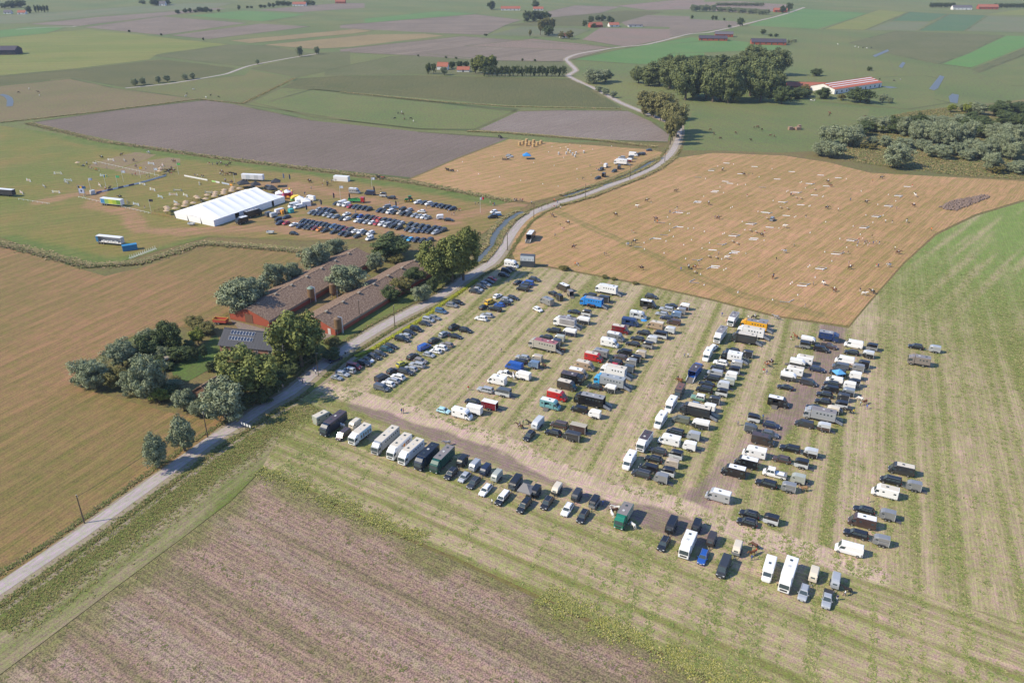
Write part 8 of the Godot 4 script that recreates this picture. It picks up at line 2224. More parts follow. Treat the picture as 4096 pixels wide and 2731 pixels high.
const FIELDS := [
	["stubble_field", "tan", "mow", -67, "-250.6,-346.3;-230.4,-342.2;-193.7,-320.2;-165.9,-304.0;-154.4,-314.8;-135.8,-340.5;-112.7,-341.8;-93.2,-335.2;-90.4,-325.4;-94.2,-301.0;-99.8,-272.7;-108.6,-256.2;-128.8,-252.7;-134.6,-238.5;-137.3,-223.2;-132.6,-212.6;-121.8,-207.4;-107.5,-201.2;-96.9,-196.9;-86.0,-194.0;-78.1,-200.5;-83.7,-183.7;-92.5,-165.0;-100.3,-147.1;-104.3,-137.7;-108.3,-129.5;-111.8,-121.7"],
	["furrow_field", "furrow", "furrow", 32, "-98.5,-96.5;-94.2,-104.9;-83.6,-125.7;-74.6,-143.0;-67.8,-156.5;-64.2,-168.3;-51.0,-160.4;-29.6,-145.6;-11.0,-134.5;5.7,-123.7;20.6,-114.0;34.0,-105.1;47.4,-96.5;44.4,-86.6;-97.9,-86.6"],
	["arena_field", "straw", "mow", -51, "1.3,-323.2;-0.8,-337.5;2.8,-362.0;10.0,-387.2;25.8,-403.2;60.0,-444.2;88.1,-480.6;106.5,-508.9;131.6,-522.0;174.8,-514.3;196.6,-497.0;213.0,-470.4;259.5,-460.1;293.3,-451.7;330.3,-444.2;282.2,-420.9;232.3,-388.0;198.5,-358.3;166.0,-319.0;135.7,-278.8;119.2,-256.2;95.7,-265.2;76.8,-279.8;52.6,-295.6;22.5,-311.9;9.0,-318.1"],
	["driving_field", "straw", "mow", -42, "-58.6,-456.1;-34.6,-504.8;-1.7,-563.7;16.2,-557.3;90.7,-532.1;101.6,-520.6;85.3,-497.0;56.6,-458.9;29.3,-424.3;8.9,-409.6;-17.9,-424.3;-43.2,-444.2"],
	["event_meadow", "olive", "mow", -30, "-285.7,-382.3;-421.9,-592.7;-384.7,-611.0;-332.0,-584.8;-279.2,-551.8;-219.6,-520.6;-185.9,-504.2;-124.2,-475.2;-55.6,-444.2;-17.7,-419.4;8.8,-404.6;-3.5,-382.3;-13.5,-358.7;-24.7,-343.5;-35.0,-348.3;-67.2,-350.8;-94.7,-348.3;-115.3,-350.8;-140.1,-353.3;-154.1,-337.5;-170.9,-314.8;-200.1,-329.1;-236.4,-352.6;-276.7,-368.4"],
	["ploughed_field", "plough", "furrow", -60, "-367.3,-624.4;-325.2,-676.0;-269.9,-724.3;-234.1,-700.6;-153.5,-630.3;-68.3,-589.1;-2.5,-567.0;-34.9,-508.9;-59.6,-458.4;-126.1,-483.7;-220.9,-524.1;-312.3,-583.0"],
	["horse_meadow", "meadow", "grass", 0, "-225.3,-712.9;-208.8,-769.2;-187.3,-782.3;4.3,-668.2;-26.7,-593.6;-69.4,-599.0;-156.9,-645.6"],
	["fallow_field", "palesoil", "furrow", -50, "-25.0,-595.4;5.7,-670.4;44.5,-676.0;94.4,-672.6;108.1,-624.4;113.4,-583.0;107.1,-554.1;43.8,-563.7;7.5,-578.7"],
	["far_pasture", "meadow", "grass", 0, "112.6,-529.2;128.6,-592.7;150.1,-680.6;178.0,-726.9;233.0,-705.5;299.0,-684.0;266.9,-616.7;205.0,-529.2;177.3,-522.7;133.3,-529.2"],
	["wetland", "wetgrass", "grass", 0, "206.7,-525.6;275.3,-633.3;329.1,-670.4;451.3,-726.9;520.1,-745.4;330.6,-452.3;295.5,-455.6;261.5,-464.0;231.3,-483.1;212.8,-497.0"],
	["meadow_strip", "meadow", "grass", 0, "-210.9,-717.9;-201.2,-806.8;-113.5,-782.3;5.0,-680.6;3.3,-672.6;-188.0,-785.3"],
	["maize_field", "maize", "crop", 0, "-218.9,-795.9;-219.5,-851.4;-176.8,-870.9;-98.4,-874.5;63.7,-849.6;90.3,-686.4;-2.3,-699.4;-160.0,-770.6"],
	["maize_field", "maizelight", "crop", 0, "-204.3,-912.6;-147.9,-1040.2;-108.5,-1066.1;-18.6,-996.4;57.8,-987.2;64.8,-928.7;56.4,-863.7;-99.4,-883.8;-195.9,-872.7"],
	["horse_paddock", "meadow", "grass", 0, "-157.8,-759.2;4.1,-677.2;-26.9,-598.1;-65.4,-598.1;-133.6,-633.3"],
	["grey_field", "mauve", "furrow", 0, "-226.7,-1116.0;-74.8,-1288.6;139.1,-1133.6;61.0,-987.2;-18.6,-996.4;-119.5,-1045.3;-220.2,-1082.3"],
	["pink_field", "pinksoil", "furrow", 0, "-64.0,-1154.9;30.5,-1251.6;137.8,-1136.6;91.2,-1098.9"],
	["mauve_field", "mauve", "furrow", 0, "-296.9,-1479.9;-73.1,-1727.7;19.0,-1591.7;-9.1,-1484.9;-40.1,-1304.0;-105.7,-1331.8;-285.8,-1422.5"],
	["green_field", "fieldgreen", "grass", 0, "-314.1,-1569.2;-153.8,-1819.2;-68.9,-1748.0;-296.9,-1479.9"],
	["green_field", "meadow", "grass", 0, "-155.0,-1834.1;-12.8,-2109.5;66.6,-2024.2;14.8,-1638.7;-63.8,-1748.0"],
	["mauve_field", "mauve", "furrow", 0, "19.7,-1650.9;144.8,-2006.2;247.7,-1962.5;180.7,-1761.8;79.6,-1650.9"],
	["maize_field", "maize", "crop", 0, "-9.0,-1470.0;84.9,-1650.9;237.3,-1834.1;314.4,-1797.3;168.3,-1460.3;106.5,-1460.3"],
	["tan_field", "pinksoil", "furrow", 0, "148.0,-1431.8;291.2,-1399.9;273.7,-1311.8;153.9,-1139.6;102.1,-1237.3"],
	["mauve_field", "mauve", "furrow", 0, "196.1,-1541.9;268.0,-1707.9;346.3,-1675.8;297.6,-1431.8;195.1,-1460.3"],
	["mauve_field", "pinksoil", "furrow", 0, "238.8,-1988.5;428.3,-2234.6;495.2,-2234.6;418.7,-1880.3;289.4,-1849.2"],
	["green_field", "fieldgreen", "grass", 0, "72.8,-1005.8;135.7,-1104.5;266.0,-1273.6;281.4,-1244.4;226.4,-989.5;148.9,-962.5"],
	["grey_field", "greygreen", "furrow", 0, "-35.9,-1304.0;17.4,-1450.7;103.8,-1422.5;126.5,-1386.6;84.6,-1258.8;31.4,-1288.6"],
	["lime_field", "lime", "grass", 0, "-760.7,-1226.9;-744.3,-1344.1;-694.9,-1395.4;-558.3,-1300.1;-390.9,-1173.7;-445.7,-1058.2;-434.1,-1005.8;-480.7,-928.7;-545.9,-863.7"],
	["maize_field", "maize", "crop", 0, "-542.7,-858.4;-477.8,-922.6;-431.6,-991.8;-418.6,-1005.8;-308.7,-932.8;-305.0,-902.8;-321.8,-854.9;-370.4,-794.4;-454.5,-858.4;-507.6,-799.0"],
	["maize_field", "maizelight", "crop", 0, "-442.7,-1042.7;-388.9,-1167.4;-337.3,-1161.1;-251.1,-1063.5;-297.0,-951.7;-313.1,-951.7"],
	["rough_pasture", "rough", "grass", 0, "-504.9,-794.4;-451.0,-851.4;-382.2,-792.9;-289.4,-736.1;-277.2,-728.2;-345.3,-663.8;-400.9,-618.6"],
	["rough_pasture", "olive2", "grass", 0, "-367.1,-786.8;-318.8,-846.2;-280.4,-876.4;-286.7,-916.5;-224.1,-856.6;-232.8,-710.4;-277.0,-730.8"],
	["maize_field", "maizelight", "crop", 0, "-288.8,-928.7;-247.4,-1076.8;-208.9,-1090.5;-183.6,-951.7;-221.6,-860.2"],
	["meadow", "meadow", "grass", 0, "-228.0,-701.8;-220.9,-794.4;-149.4,-763.5;-125.4,-631.3"],
	["mauve_field", "mauve", "furrow", 0, "-719.1,-1436.5;-681.9,-1675.8;-468.6,-1520.7;-535.8,-1304.0"],
	["mauve_field", "mauve", "furrow", 0, "-847.6,-1500.0;-793.3,-1675.8;-656.6,-1920.5;-623.5,-1888.2;-697.3,-1638.7;-739.5,-1460.3"],
	["mauve_field", "mauve", "furrow", 0, "-522.4,-1300.1;-442.6,-1510.3;-342.0,-1450.7;-444.0,-1244.4"],
	["straw_strip", "strawlight", "furrow", 0, "-407.8,-1226.9;-265.1,-1399.9;-257.6,-1408.9;-222.1,-1373.6;-244.8,-1335.9;-251.2,-1323.8;-367.0,-1189.8"],
	["straw_strip", "strawlight", "furrow", 0, "-342.5,-1167.4;-244.2,-1284.8;-224.5,-1311.8;-133.8,-1327.8;-103.0,-1296.3;-170.3,-1206.4;-220.8,-1139.6;-262.9,-1116.0"],
	["green_field", "fieldgreen", "grass", 0, "-638.3,-1694.9;-572.7,-1834.1;-410.3,-1727.7;-451.6,-1558.1"],
	["green_field", "meadow", "grass", 0, "-442.1,-1558.1;-400.3,-1707.9;-312.9,-1663.2;-284.9,-1663.2;-261.3,-1520.7;-342.0,-1450.7"],
	["green_field", "greygreen", "grass", 0, "-1026.3,-1675.8;-921.4,-1834.1;-821.0,-2061.3;-674.9,-2109.5;-662.1,-1937.1;-808.0,-1707.9;-861.0,-1520.7;-922.3,-1500.0"],
	["green_field", "fieldgreen", "grass", 0, "-837.5,-1356.6;-817.7,-1441.2;-747.4,-1431.8;-725.3,-1331.8;-775.3,-1251.6"],
	["mauve_field", "mauve", "furrow", 0, "-549.5,-1849.2;-418.1,-2089.9;-355.5,-2089.9;-327.5,-1920.5;-440.7,-1790.1"],
	["green_field", "fieldgreen", "grass", 0, "402.1,-1470.0;627.5,-1904.2;724.9,-1761.8;774.9,-1834.1;501.8,-1404.4"],
	["green_field", "lime", "grass", 0, "511.2,-1404.4;786.4,-1856.9;822.8,-1790.1;575.3,-1391.0"],
	["green_field", "greygreen", "grass", 0, "575.6,-1386.6;684.1,-1552.7;751.8,-1541.9;649.9,-1373.6"],
	["green_field", "darkgreen", "grass", 0, "692.1,-1569.2;830.1,-1797.3;879.0,-1734.5;759.5,-1558.1"],
	["green_field", "darkgreen", "grass", 0, "653.9,-1373.6;880.5,-1734.5;936.8,-1701.4;724.0,-1369.3"],
	["green_field", "greygreen", "grass", 0, "726.0,-1369.3;932.9,-1688.5;1006.0,-1644.8;826.1,-1340.0"],
	["maize_field", "maizelight", "crop", 0, "472.0,-1189.8;614.7,-1369.3;750.3,-1300.1;575.1,-1066.1;491.6,-966.9;478.4,-1045.3"],
	["green_field", "lime2", "grass", 0, "495.4,-964.7;753.5,-1296.3;789.0,-1277.3;749.2,-1209.8;511.6,-934.8"],
	["green_field", "maizelight", "crop", 0, "506.0,-918.5;739.3,-1193.1;692.1,-1113.1;501.1,-900.8"],
	["green_field", "meadow", "grass", 0, "498.4,-893.2;688.7,-1107.4;509.4,-803.6;484.2,-803.6"],
	["mauve_field", "mauve", "furrow", 0, "300.4,-1638.7;406.3,-1558.1;393.1,-1470.0;235.8,-1273.6"],
	["mauve_field", "pinksoil", "furrow", 0, "350.2,-1920.5;492.1,-1761.8;572.2,-1834.1;647.8,-2024.2;570.0,-2170.3;383.6,-2109.5"],
	["green_field", "fieldgreen", "grass", 0, "219.8,-1183.3;312.6,-1237.3;370.3,-1154.9;340.7,-1101.7;199.5,-1068.8"],
	["lime_field", "lime", "grass", 0, "950.8,-1727.7;1113.5,-1880.3;1145.1,-1880.3;1035.6,-1694.9"],
	["far_meadow", "meadow", "grass", 0, "353.4,-854.9;431.6,-874.5;435.9,-854.9;373.6,-729.5;378.2,-710.4;328.6,-679.4;268.4,-716.7"],
]
const TREES := "D,-121.9,-229.7,3.5,6.4;D,-117.0,-223.4,4.7,7.1;B,-125.7,-218.8,3.9,5.7;D,-109.3,-223.4,3.0,5.3;B,-103.2,-214.3,2.5,6.0;D,-112.3,-213.5,5.1,6.4;W,-117.9,-213.5,5.1,6.9;D,-101.7,-206.4,4.1,6.3;W,-102.5,-210.6,4.1,6.8;D,-85.3,-197.1,5.5,6.5;D,-79.1,-199.6,6.2,8.1;D,-73.2,-209.2,6.7,8.4;D,-71.1,-214.9,5.7,7.3;D,-73.7,-203.6,5.5,7.4;G,-74.9,-222.5,6.5,8.9;D,-70.2,-225.7,5.0,7.2;D,-64.6,-227.6,5.4,7.2;B,-106.6,-249.9,4.3,9.7;B,-112.5,-256.4,3.3,7.4;D,-106.9,-236.3,4.1,6.0;W,-112.1,-229.7,5.9,5.5;D,-112.5,-224.9,4.9,5.8;B,-77.1,-223.4,3.8,5.3;W,-90.8,-170.1,10.8,7.9;W,-87.1,-178.0,12.0,8.6;W,-128.1,-212.8,10.1,12.0;W,-124.4,-225.7,9.9,11.2;W,-119.7,-236.3,9.6,10.7;D,-111.7,-234.7,12.9,9.2;D,-117.7,-232.2,9.1,11.0;Y,-105.9,-241.7,6.4,6.6;W,-107.3,-206.4,15.0,12.1;W,-112.7,-207.7,9.1,8.4;B,-120.8,-212.0,7.2,8.5;Y,-103.7,-203.3,5.6,6.2;W,-94.7,-198.4,7.6,7.1;W,-90.0,-195.5,5.8,5.2;W,-81.5,-194.6,13.1,14.8;G,-76.7,-204.4,18.2,18.2;G,-67.2,-225.7,20.6,18.8;C,-102.4,-229.7,5.6,3.2;C,-100.0,-230.9,5.4,3.2;D,-95.0,-222.9,3.9,4.2;D,-107.2,-229.7,5.5,9.1;B,-59.7,-238.5,4.7,6.1;D,-58.5,-230.9,3.9,7.3;D,-70.0,-221.7,4.2,8.0;W,-92.2,-289.9,12.7,11.5;W,-87.1,-296.2,10.8,9.2;W,-81.0,-308.8,13.5,12.9;W,-76.1,-324.1,10.5,11.2;D,-52.7,-326.3,10.7,19.4;W,-56.2,-309.6,8.8,7.4;W,-63.0,-285.6,13.5,17.0;B,-49.2,-319.0,3.9,7.5;G,-30.2,-296.2,18.1,16.7;G,-24.1,-298.0,21.3,15.9;G,-19.6,-299.9,23.7,13.9;W,-34.3,-278.3,7.4,7.5;D,-45.8,-277.8,6.9,7.5;B,-42.4,-287.4,6.4,10.2;D,-39.2,-296.2,6.7,10.0;W,-99.7,-266.1,15.0,18.1;W,-96.3,-274.8,13.9,13.7;D,-30.6,-288.1,6.5,5.3;B,-59.6,-241.3,3.8,3.9;D,-24.0,-299.6,2.8,3.2;B,21.7,-310.8,2.3,5.6;B,37.6,-301.8,1.5,3.5;B,40.9,-299.9,1.1,2.7;B,49.0,-295.1,1.3,3.2;P,105.6,-648.8,7.8,7.0;P,109.2,-640.5,9.3,6.9;P,114.5,-629.3,11.3,9.7;P,116.7,-616.7,12.6,10.8;P,107.4,-546.4,20.3,10.0;P,111.1,-558.9,18.8,11.1;P,116.2,-579.6,17.6,11.5;P,115.6,-568.7,17.9,11.3;P,105.6,-657.3,19.9,16.1;P,111.4,-645.6,20.8,19.3;P,117.1,-633.3,22.0,21.3;P,117.0,-584.8,23.7,19.8;F,157.1,-773.5,33.3,23.8;F,132.5,-803.6,23.0,24.6;F,125.1,-821.1,17.7,17.7;F,159.1,-854.9,24.5,24.5;F,172.4,-854.9,24.6,24.5;F,183.9,-821.1,27.8,23.6;F,195.4,-803.6,30.3,31.6;F,208.0,-803.6,29.0,31.6;F,223.0,-803.6,30.4,31.6;F,242.8,-821.1,33.9,26.5;F,253.2,-821.1,32.6,23.6;F,152.2,-723.0,35.4,25.5;F,174.1,-714.1,34.3,25.2;F,186.3,-709.2,34.7,25.1;F,215.7,-714.1,29.2,25.2;D,230.7,-704.3,15.6,18.7;D,252.0,-729.5,10.5,16.1;D,262.8,-741.4,7.5,16.3;B,288.8,-723.0,5.8,9.6;F,161.9,-737.4,36.0,29.2;F,171.8,-729.5,36.0,28.9;F,182.9,-723.0,31.7,28.7;F,193.8,-716.7,36.0,28.5;F,214.6,-744.1,36.0,29.5;F,234.6,-773.5,36.0,37.3;F,276.7,-874.5,30.0,28.1;F,268.6,-934.8,26.6,26.6;D,251.1,-934.8,13.0,26.6;D,233.4,-945.3,13.2,30.3;D,218.0,-956.0,11.8,27.2;D,199.0,-934.8,12.9,26.6;F,149.9,-788.3,29.7,27.6;F,142.7,-803.6,26.1,24.6;F,237.8,-750.9,21.9,26.4;B,251.7,-757.8,7.1,16.6;D,275.9,-732.1,10.1,16.1;D,300.7,-710.4,13.2,25.1;W,319.9,-710.4,9.1,8.2;W,324.6,-706.7,6.0,5.0;D,317.6,-870.9,8.1,14.0;D,389.0,-910.6,4.7,6.5;B,273.3,-773.5,6.1,13.6;W,80.9,-817.9,15.6,22.2;W,92.9,-829.3,15.3,20.0;W,80.6,-769.2,6.0,8.4;W,85.2,-749.5,7.2,8.2;W,90.1,-736.1,6.9,8.0;P,43.4,-1300.1,24.8,11.9;P,49.8,-1307.9,25.7,11.0;P,55.7,-1311.8,26.1,12.0;P,62.4,-1323.8,25.2,11.1;D,54.8,-1288.6,16.7,16.3;B,83.7,-1244.4,13.0,13.1;B,72.4,-1251.6,10.5,13.2;P,26.8,-1266.1,12.1,6.2;D,28.1,-1558.1,20.0,21.7;D,39.9,-1558.1,20.0,21.7;D,52.0,-1569.2,18.4,24.1;D,64.8,-1591.7,15.9,18.9;D,-44.2,-1864.6,19.0,20.7;D,51.2,-1904.2,17.8,22.4;D,124.0,-1460.3,10.9,10.2;D,141.3,-1531.2,12.3,12.8;D,156.6,-1569.2,10.3,13.1;D,166.2,-1569.2,11.7,14.2;D,175.0,-1541.9,11.5,11.8;D,137.1,-1431.8,7.4,10.0;D,178.0,-1520.7,10.0,9.6;C,-88.6,-887.5,12.4,7.6;C,-83.1,-887.5,11.6,7.0;W,-71.1,-876.4,10.4,9.4;D,-66.5,-928.7,8.0,8.0;D,-58.4,-936.9,7.5,8.7;D,-51.3,-941.1,6.9,8.1;G,-38.9,-891.3,16.1,12.8;G,-30.3,-881.9,21.4,17.7;G,-22.3,-887.5,20.3,14.0;C,-28.6,-867.3,11.1,6.2;C,-24.2,-867.3,11.6,6.2;C,-20.0,-867.3,12.1,6.2;C,-15.6,-867.3,11.1,6.2;C,-11.2,-867.3,11.6,6.2;C,-7.0,-867.3,12.1,6.2;C,-2.6,-867.3,11.1,6.2;C,1.8,-867.3,11.6,6.2;C,6.0,-867.3,12.1,6.2;C,10.4,-867.3,11.1,6.2;C,14.8,-867.3,11.6,6.2;C,19.0,-867.3,12.1,6.2;C,23.4,-867.3,11.1,6.2;C,27.8,-867.3,11.6,6.2;C,31.9,-867.3,12.1,6.2;C,36.4,-867.3,11.1,6.2;C,40.8,-867.3,11.6,6.2;C,44.9,-867.3,12.1,6.2;C,49.3,-867.3,11.1,6.2;C,53.8,-867.3,11.6,6.2;D,-115.6,-1037.7,2.4,3.3;D,-80.2,-1020.3,2.7,3.6;D,-67.3,-1013.0,2.4,3.6;D,12.4,-994.1,3.2,3.5;D,26.8,-989.5,2.9,3.5;D,-39.8,-1292.4,3.3,6.4;W,-364.3,-802.1,8.9,8.7;W,-359.8,-809.9,8.3,7.6;W,-350.1,-822.8,7.3,7.1;W,-343.5,-829.3,7.9,7.8;W,-331.0,-842.8,6.7,7.3;W,-326.1,-849.6,7.0,7.3;W,-292.5,-964.7,6.6,6.2;W,-261.4,-1037.7,13.8,8.8;W,-245.5,-1060.8,10.3,8.3;D,-445.6,-1226.9,4.4,3.9;D,-604.5,-1348.2,4.0,4.3;D,-533.5,-1296.3,3.5,4.1;B,-609.2,-1790.1,6.7,7.5;D,-678.9,-1748.0,8.2,12.1;D,-667.8,-1761.8,9.8,12.2;D,-666.2,-1782.9,9.3,12.4;D,-655.4,-1782.9,5.7,9.9;D,-648.6,-1790.1,10.9,12.4;D,-643.3,-1797.3,9.4,12.5;D,-631.1,-1782.9,11.9,12.4;D,-625.2,-1790.1,6.8,8.7;D,-589.0,-1864.6,10.2,9.0;D,-582.4,-1904.2,5.5,7.9;D,-574.1,-1904.2,5.5,7.9;D,-558.3,-1920.5,7.7,10.6;D,-549.5,-1920.5,6.6,9.3;D,-543.4,-1937.1,10.6,12.1;D,-533.9,-1937.1,10.6,10.7;D,-535.6,-1988.5,12.0,17.9;D,-524.1,-1988.5,12.0,17.9;D,-512.1,-1988.5,10.8,17.9;D,-478.4,-2024.2,11.0,21.0;D,-462.1,-2006.2,10.9,16.6;D,-1113.3,-1920.5,16.6,26.6;D,-1099.7,-1937.1,16.7,26.8;D,-1118.5,-1904.2,11.9,19.8;D,-986.8,-1761.8,15.2,14.7;C,-981.0,-1775.9,16.4,7.4;C,-974.4,-1775.9,16.4,7.4;C,-968.7,-1775.9,15.3,7.4;C,-962.5,-1775.9,16.4,7.4;C,-955.8,-1775.9,15.3,7.4;D,-879.8,-2061.3,9.0,18.5;D,-824.0,-2006.2,15.1,34.7;D,-806.6,-2024.2,12.2,28.0;D,-844.4,-2042.6,10.1,21.2;W,378.8,-1804.5,16.0,12.5;W,387.1,-1811.8,14.0,12.5;W,396.0,-1819.2,15.1,12.6;W,399.7,-1804.5,14.5,12.5;W,408.6,-1811.8,15.6,12.5;W,417.1,-1819.2,13.6,12.6;W,421.1,-1804.5,16.0,12.5;W,433.1,-1804.5,10.9,13.7;W,439.9,-1804.5,10.9,13.7;W,447.2,-1804.5,10.9,13.7;W,448.8,-1782.9,12.3,13.6;W,456.0,-1782.9,10.8,13.6;W,462.7,-1782.9,10.8,13.6;W,464.6,-1761.8,12.2,13.4;W,471.2,-1761.8,12.2,13.4;W,478.4,-1761.8,10.7,13.4;W,479.5,-1741.2,12.0,13.3;W,486.6,-1741.2,12.1,13.3;W,493.1,-1741.2,12.1,13.3;W,494.6,-1721.1,11.9,13.1;W,501.1,-1721.1,11.9,13.1;W,508.1,-1721.1,11.9,13.1;W,472.5,-1988.5,8.5,12.3;W,479.9,-1988.5,8.5,12.3;W,486.8,-1988.5,8.5,12.3;W,494.3,-1988.5,8.5,12.3;W,501.2,-1988.5,8.5,12.3;W,508.6,-1988.5,8.5,12.3;W,515.5,-1988.5,8.5,12.3;W,520.7,-1979.7,9.1,12.3;W,527.6,-1979.7,9.1,12.3;W,534.5,-1979.7,9.1,12.3;W,541.9,-1979.7,9.1,12.3;W,548.7,-1979.7,9.1,12.3;W,556.2,-1979.7,9.1,12.3;W,563.0,-1979.7,9.1,12.3;W,568.0,-1971.1,9.6,12.2;D,389.3,-1460.3,14.8,12.2;D,371.6,-1591.7,8.7,6.6;D,377.7,-1591.7,7.8,6.6;D,338.4,-1614.9,7.0,6.7;D,363.6,-1431.8,5.0,8.0;D,390.2,-1580.4,4.6,5.5;D,387.4,-1315.8,8.1,10.1;D,389.6,-1284.8,4.5,9.0;D,396.0,-1277.3,5.2,8.1;W,385.6,-1183.3,6.3,5.8;W,392.8,-1193.1,6.0,5.9;W,400.6,-1203.0,5.0,5.9;D,372.4,-1167.4,6.2,4.1;D,557.1,-1775.9,14.9,16.0;D,584.0,-1819.2,17.9,16.4;D,937.4,-1937.1,10.8,9.4;D,943.6,-1937.1,10.8,9.4;D,950.3,-1937.1,10.8,9.4;D,956.4,-1937.1,10.8,9.4;D,963.2,-1937.1,10.8,9.4;D,969.3,-1937.1,10.8,9.4;D,975.5,-1937.1,10.9,9.4;D,982.2,-1937.1,10.9,9.4;D,988.3,-1937.1,10.9,9.4;D,1073.4,-1920.5,10.3,9.3;D,1080.6,-1920.5,10.3,9.3;D,1087.3,-1920.5,10.3,9.3;D,1094.5,-1920.5,10.3,9.3;D,1101.1,-1920.5,10.3,9.3;D,1108.3,-1920.5,10.3,9.3;D,1115.0,-1920.5,10.3,9.3;D,1122.2,-1920.5,10.3,9.3;D,1128.9,-1920.5,10.3,9.3;D,1136.1,-1920.5,10.3,9.3;W,204.4,-509.6,12.1,18.3;W,198.6,-514.6,9.9,13.6;W,226.5,-541.0,15.6,21.0;W,216.9,-549.0,15.2,19.8;W,233.9,-483.1,16.5,19.0;W,259.0,-532.8,8.5,12.1;W,264.9,-539.1,7.3,9.5;W,251.4,-541.0,7.9,9.6;W,244.2,-546.1,6.0,9.4;D,250.6,-577.0,9.5,14.9;D,257.8,-589.1,9.0,11.3;W,266.0,-593.6,11.1,15.2;W,261.9,-603.8,10.3,14.6;W,270.4,-586.5,11.8,15.1;W,278.8,-591.4,10.4,13.6;D,275.8,-583.0,13.7,15.0;D,275.9,-588.8,11.5,10.9;W,279.8,-577.0,14.9,14.9;W,289.4,-589.7,12.9,11.7;D,284.2,-573.7,15.9,12.9;D,293.2,-583.4,15.4,12.3;W,286.0,-564.6,16.3,14.6;W,286.2,-572.7,14.3,12.1;W,284.6,-550.2,17.2,16.0;W,277.1,-557.3,16.2,11.4;W,288.0,-544.1,18.5,15.9;W,278.0,-554.3,14.5,13.6;W,292.7,-541.0,17.9,15.8;W,292.1,-548.5,17.9,12.0;W,300.5,-544.1,17.3,15.9;W,298.6,-550.1,15.4,12.4;W,309.9,-550.2,17.3,14.2;W,306.7,-561.7,13.8,12.4;W,311.9,-599.9,10.8,17.3;W,320.7,-604.9,7.7,13.3;W,321.5,-599.9,10.0,17.3;W,327.3,-610.0,7.7,13.8;W,327.9,-593.6,12.8,17.2;W,320.8,-602.2,9.2,15.6;D,332.1,-580.4,12.6,18.7;D,340.8,-594.0,11.6,18.5;D,332.0,-567.8,13.7,16.5;D,321.4,-574.7,13.6,15.4;W,333.2,-555.7,13.5,18.0;W,331.2,-569.1,12.0,17.0;W,340.9,-555.7,15.0,18.0;W,336.4,-561.6,12.5,13.3;W,344.2,-550.2,14.7,16.0;W,341.6,-563.8,11.8,11.3;W,342.8,-538.8,14.7,15.7;W,332.8,-544.5,13.7,12.7;W,286.2,-474.0,14.2,14.0;W,287.7,-504.2,7.5,12.3;W,272.6,-506.9,9.7,14.0;W,268.0,-511.8,9.6,11.6;W,286.3,-514.3,9.5,11.7;W,279.9,-518.9,6.8,8.8;W,296.1,-506.9,12.5,13.2;W,300.0,-512.3,8.9,11.2;W,305.8,-511.6,14.0,15.0;W,300.2,-525.6,10.3,12.9;W,312.9,-511.6,16.6,15.0;W,319.0,-519.7,16.5,12.6;W,314.7,-502.2,14.3,14.8;W,299.8,-471.6,7.7,13.9;W,304.7,-471.6,6.5,9.3;B,287.2,-469.8,5.2,9.3;W,270.3,-527.7,8.3,10.3;W,264.6,-535.8,5.9,8.5;B,234.3,-535.8,3.4,5.2;B,238.8,-532.8,4.4,8.6;B,233.3,-545.7,4.2,7.3;Y,367.0,-659.4,9.3,10.5;Y,356.7,-666.0,7.2,8.0;W,373.6,-655.1,10.9,14.6;W,367.7,-667.8,8.1,10.4;D,386.3,-650.9,10.6,20.7;D,395.8,-660.5,10.6,17.0;D,406.3,-662.7,8.0,21.1;D,415.1,-673.2,7.5,19.5;D,412.7,-659.4,7.0,14.7;D,412.6,-664.3,5.3,14.1;D,348.5,-620.5,9.0,11.9;D,357.3,-633.8,7.2,10.7;D,373.2,-613.8,9.5,17.7;D,379.7,-624.2,9.0,15.2;D,380.7,-607.2,10.3,13.6;D,384.1,-618.1,8.0,13.3;W,304.1,-607.2,8.6,11.7;W,314.2,-612.0,8.5,11.5;W,280.5,-613.8,7.0,11.8;W,284.2,-618.3,6.8,8.7;Y,267.1,-586.5,6.9,9.4;Y,277.5,-597.2,5.0,7.1"
const ROAD := "-110.8,-120.1;-107.0,-127.2;-102.6,-136.2;-98.2,-145.0;-87.9,-168.9;-81.9,-183.0;-76.0,-192.9;-72.7,-200.1;-66.8,-209.1;-63.4,-218.6;-59.8,-229.5;-53.9,-241.3;-49.8,-248.9;-45.1,-257.3;-40.0,-265.0;-27.8,-282.7;-23.1,-292.5;-18.5,-302.1;-12.2,-313.1;-8.7,-319.9;-5.7,-330.7;-3.3,-341.8;0.7,-360.5;5.3,-378.2;12.6,-394.0;22.7,-406.4;38.6,-422.8;53.2,-440.5;68.6,-458.4;86.2,-483.1;97.0,-504.2;108.1,-535.0;118.8,-575.3;125.0,-607.2;124.8,-618.6;119.6,-625.4;110.5,-655.1;94.1,-709.2;82.3,-770.6;59.1,-869.1;69.5,-912.6;66.7,-971.3;65.7,-1015.4;85.2,-1066.1;139.1,-1133.6;187.0,-1173.7;250.2,-1281.0;276.8,-1323.8;310.5,-1348.2;383.8,-1460.3;545.0,-1727.7;655.3,-1937.1"
const TRACK := "-61.9,-215.6;-57.1,-212.3;-48.1,-207.4;-33.8,-200.1;-24.0,-194.3;-11.5,-187.0;0.2,-179.7;7.8,-172.0;14.1,-167.5;20.2,-163.1;26.1,-159.3;35.2,-157.2;42.0,-153.0;50.5,-146.3;59.0,-141.9;69.0,-136.3;77.5,-131.3"
const SOIL := "-42.8,-202.5;-33.2,-195.6;-23.5,-189.1;-11.3,-181.3;0.2,-173.3;3.6,-171.4;10.8,-166.9;17.7,-162.1;24.3,-157.5;29.3,-154.5;34.1,-151.2;33.9,-149.3;42.7,-144.1"
const SOIL2 := "116.7,-263.7;104.7,-234.0;88.2,-208.8;78.3,-195.2;52.3,-164.3;45.2,-155.7"
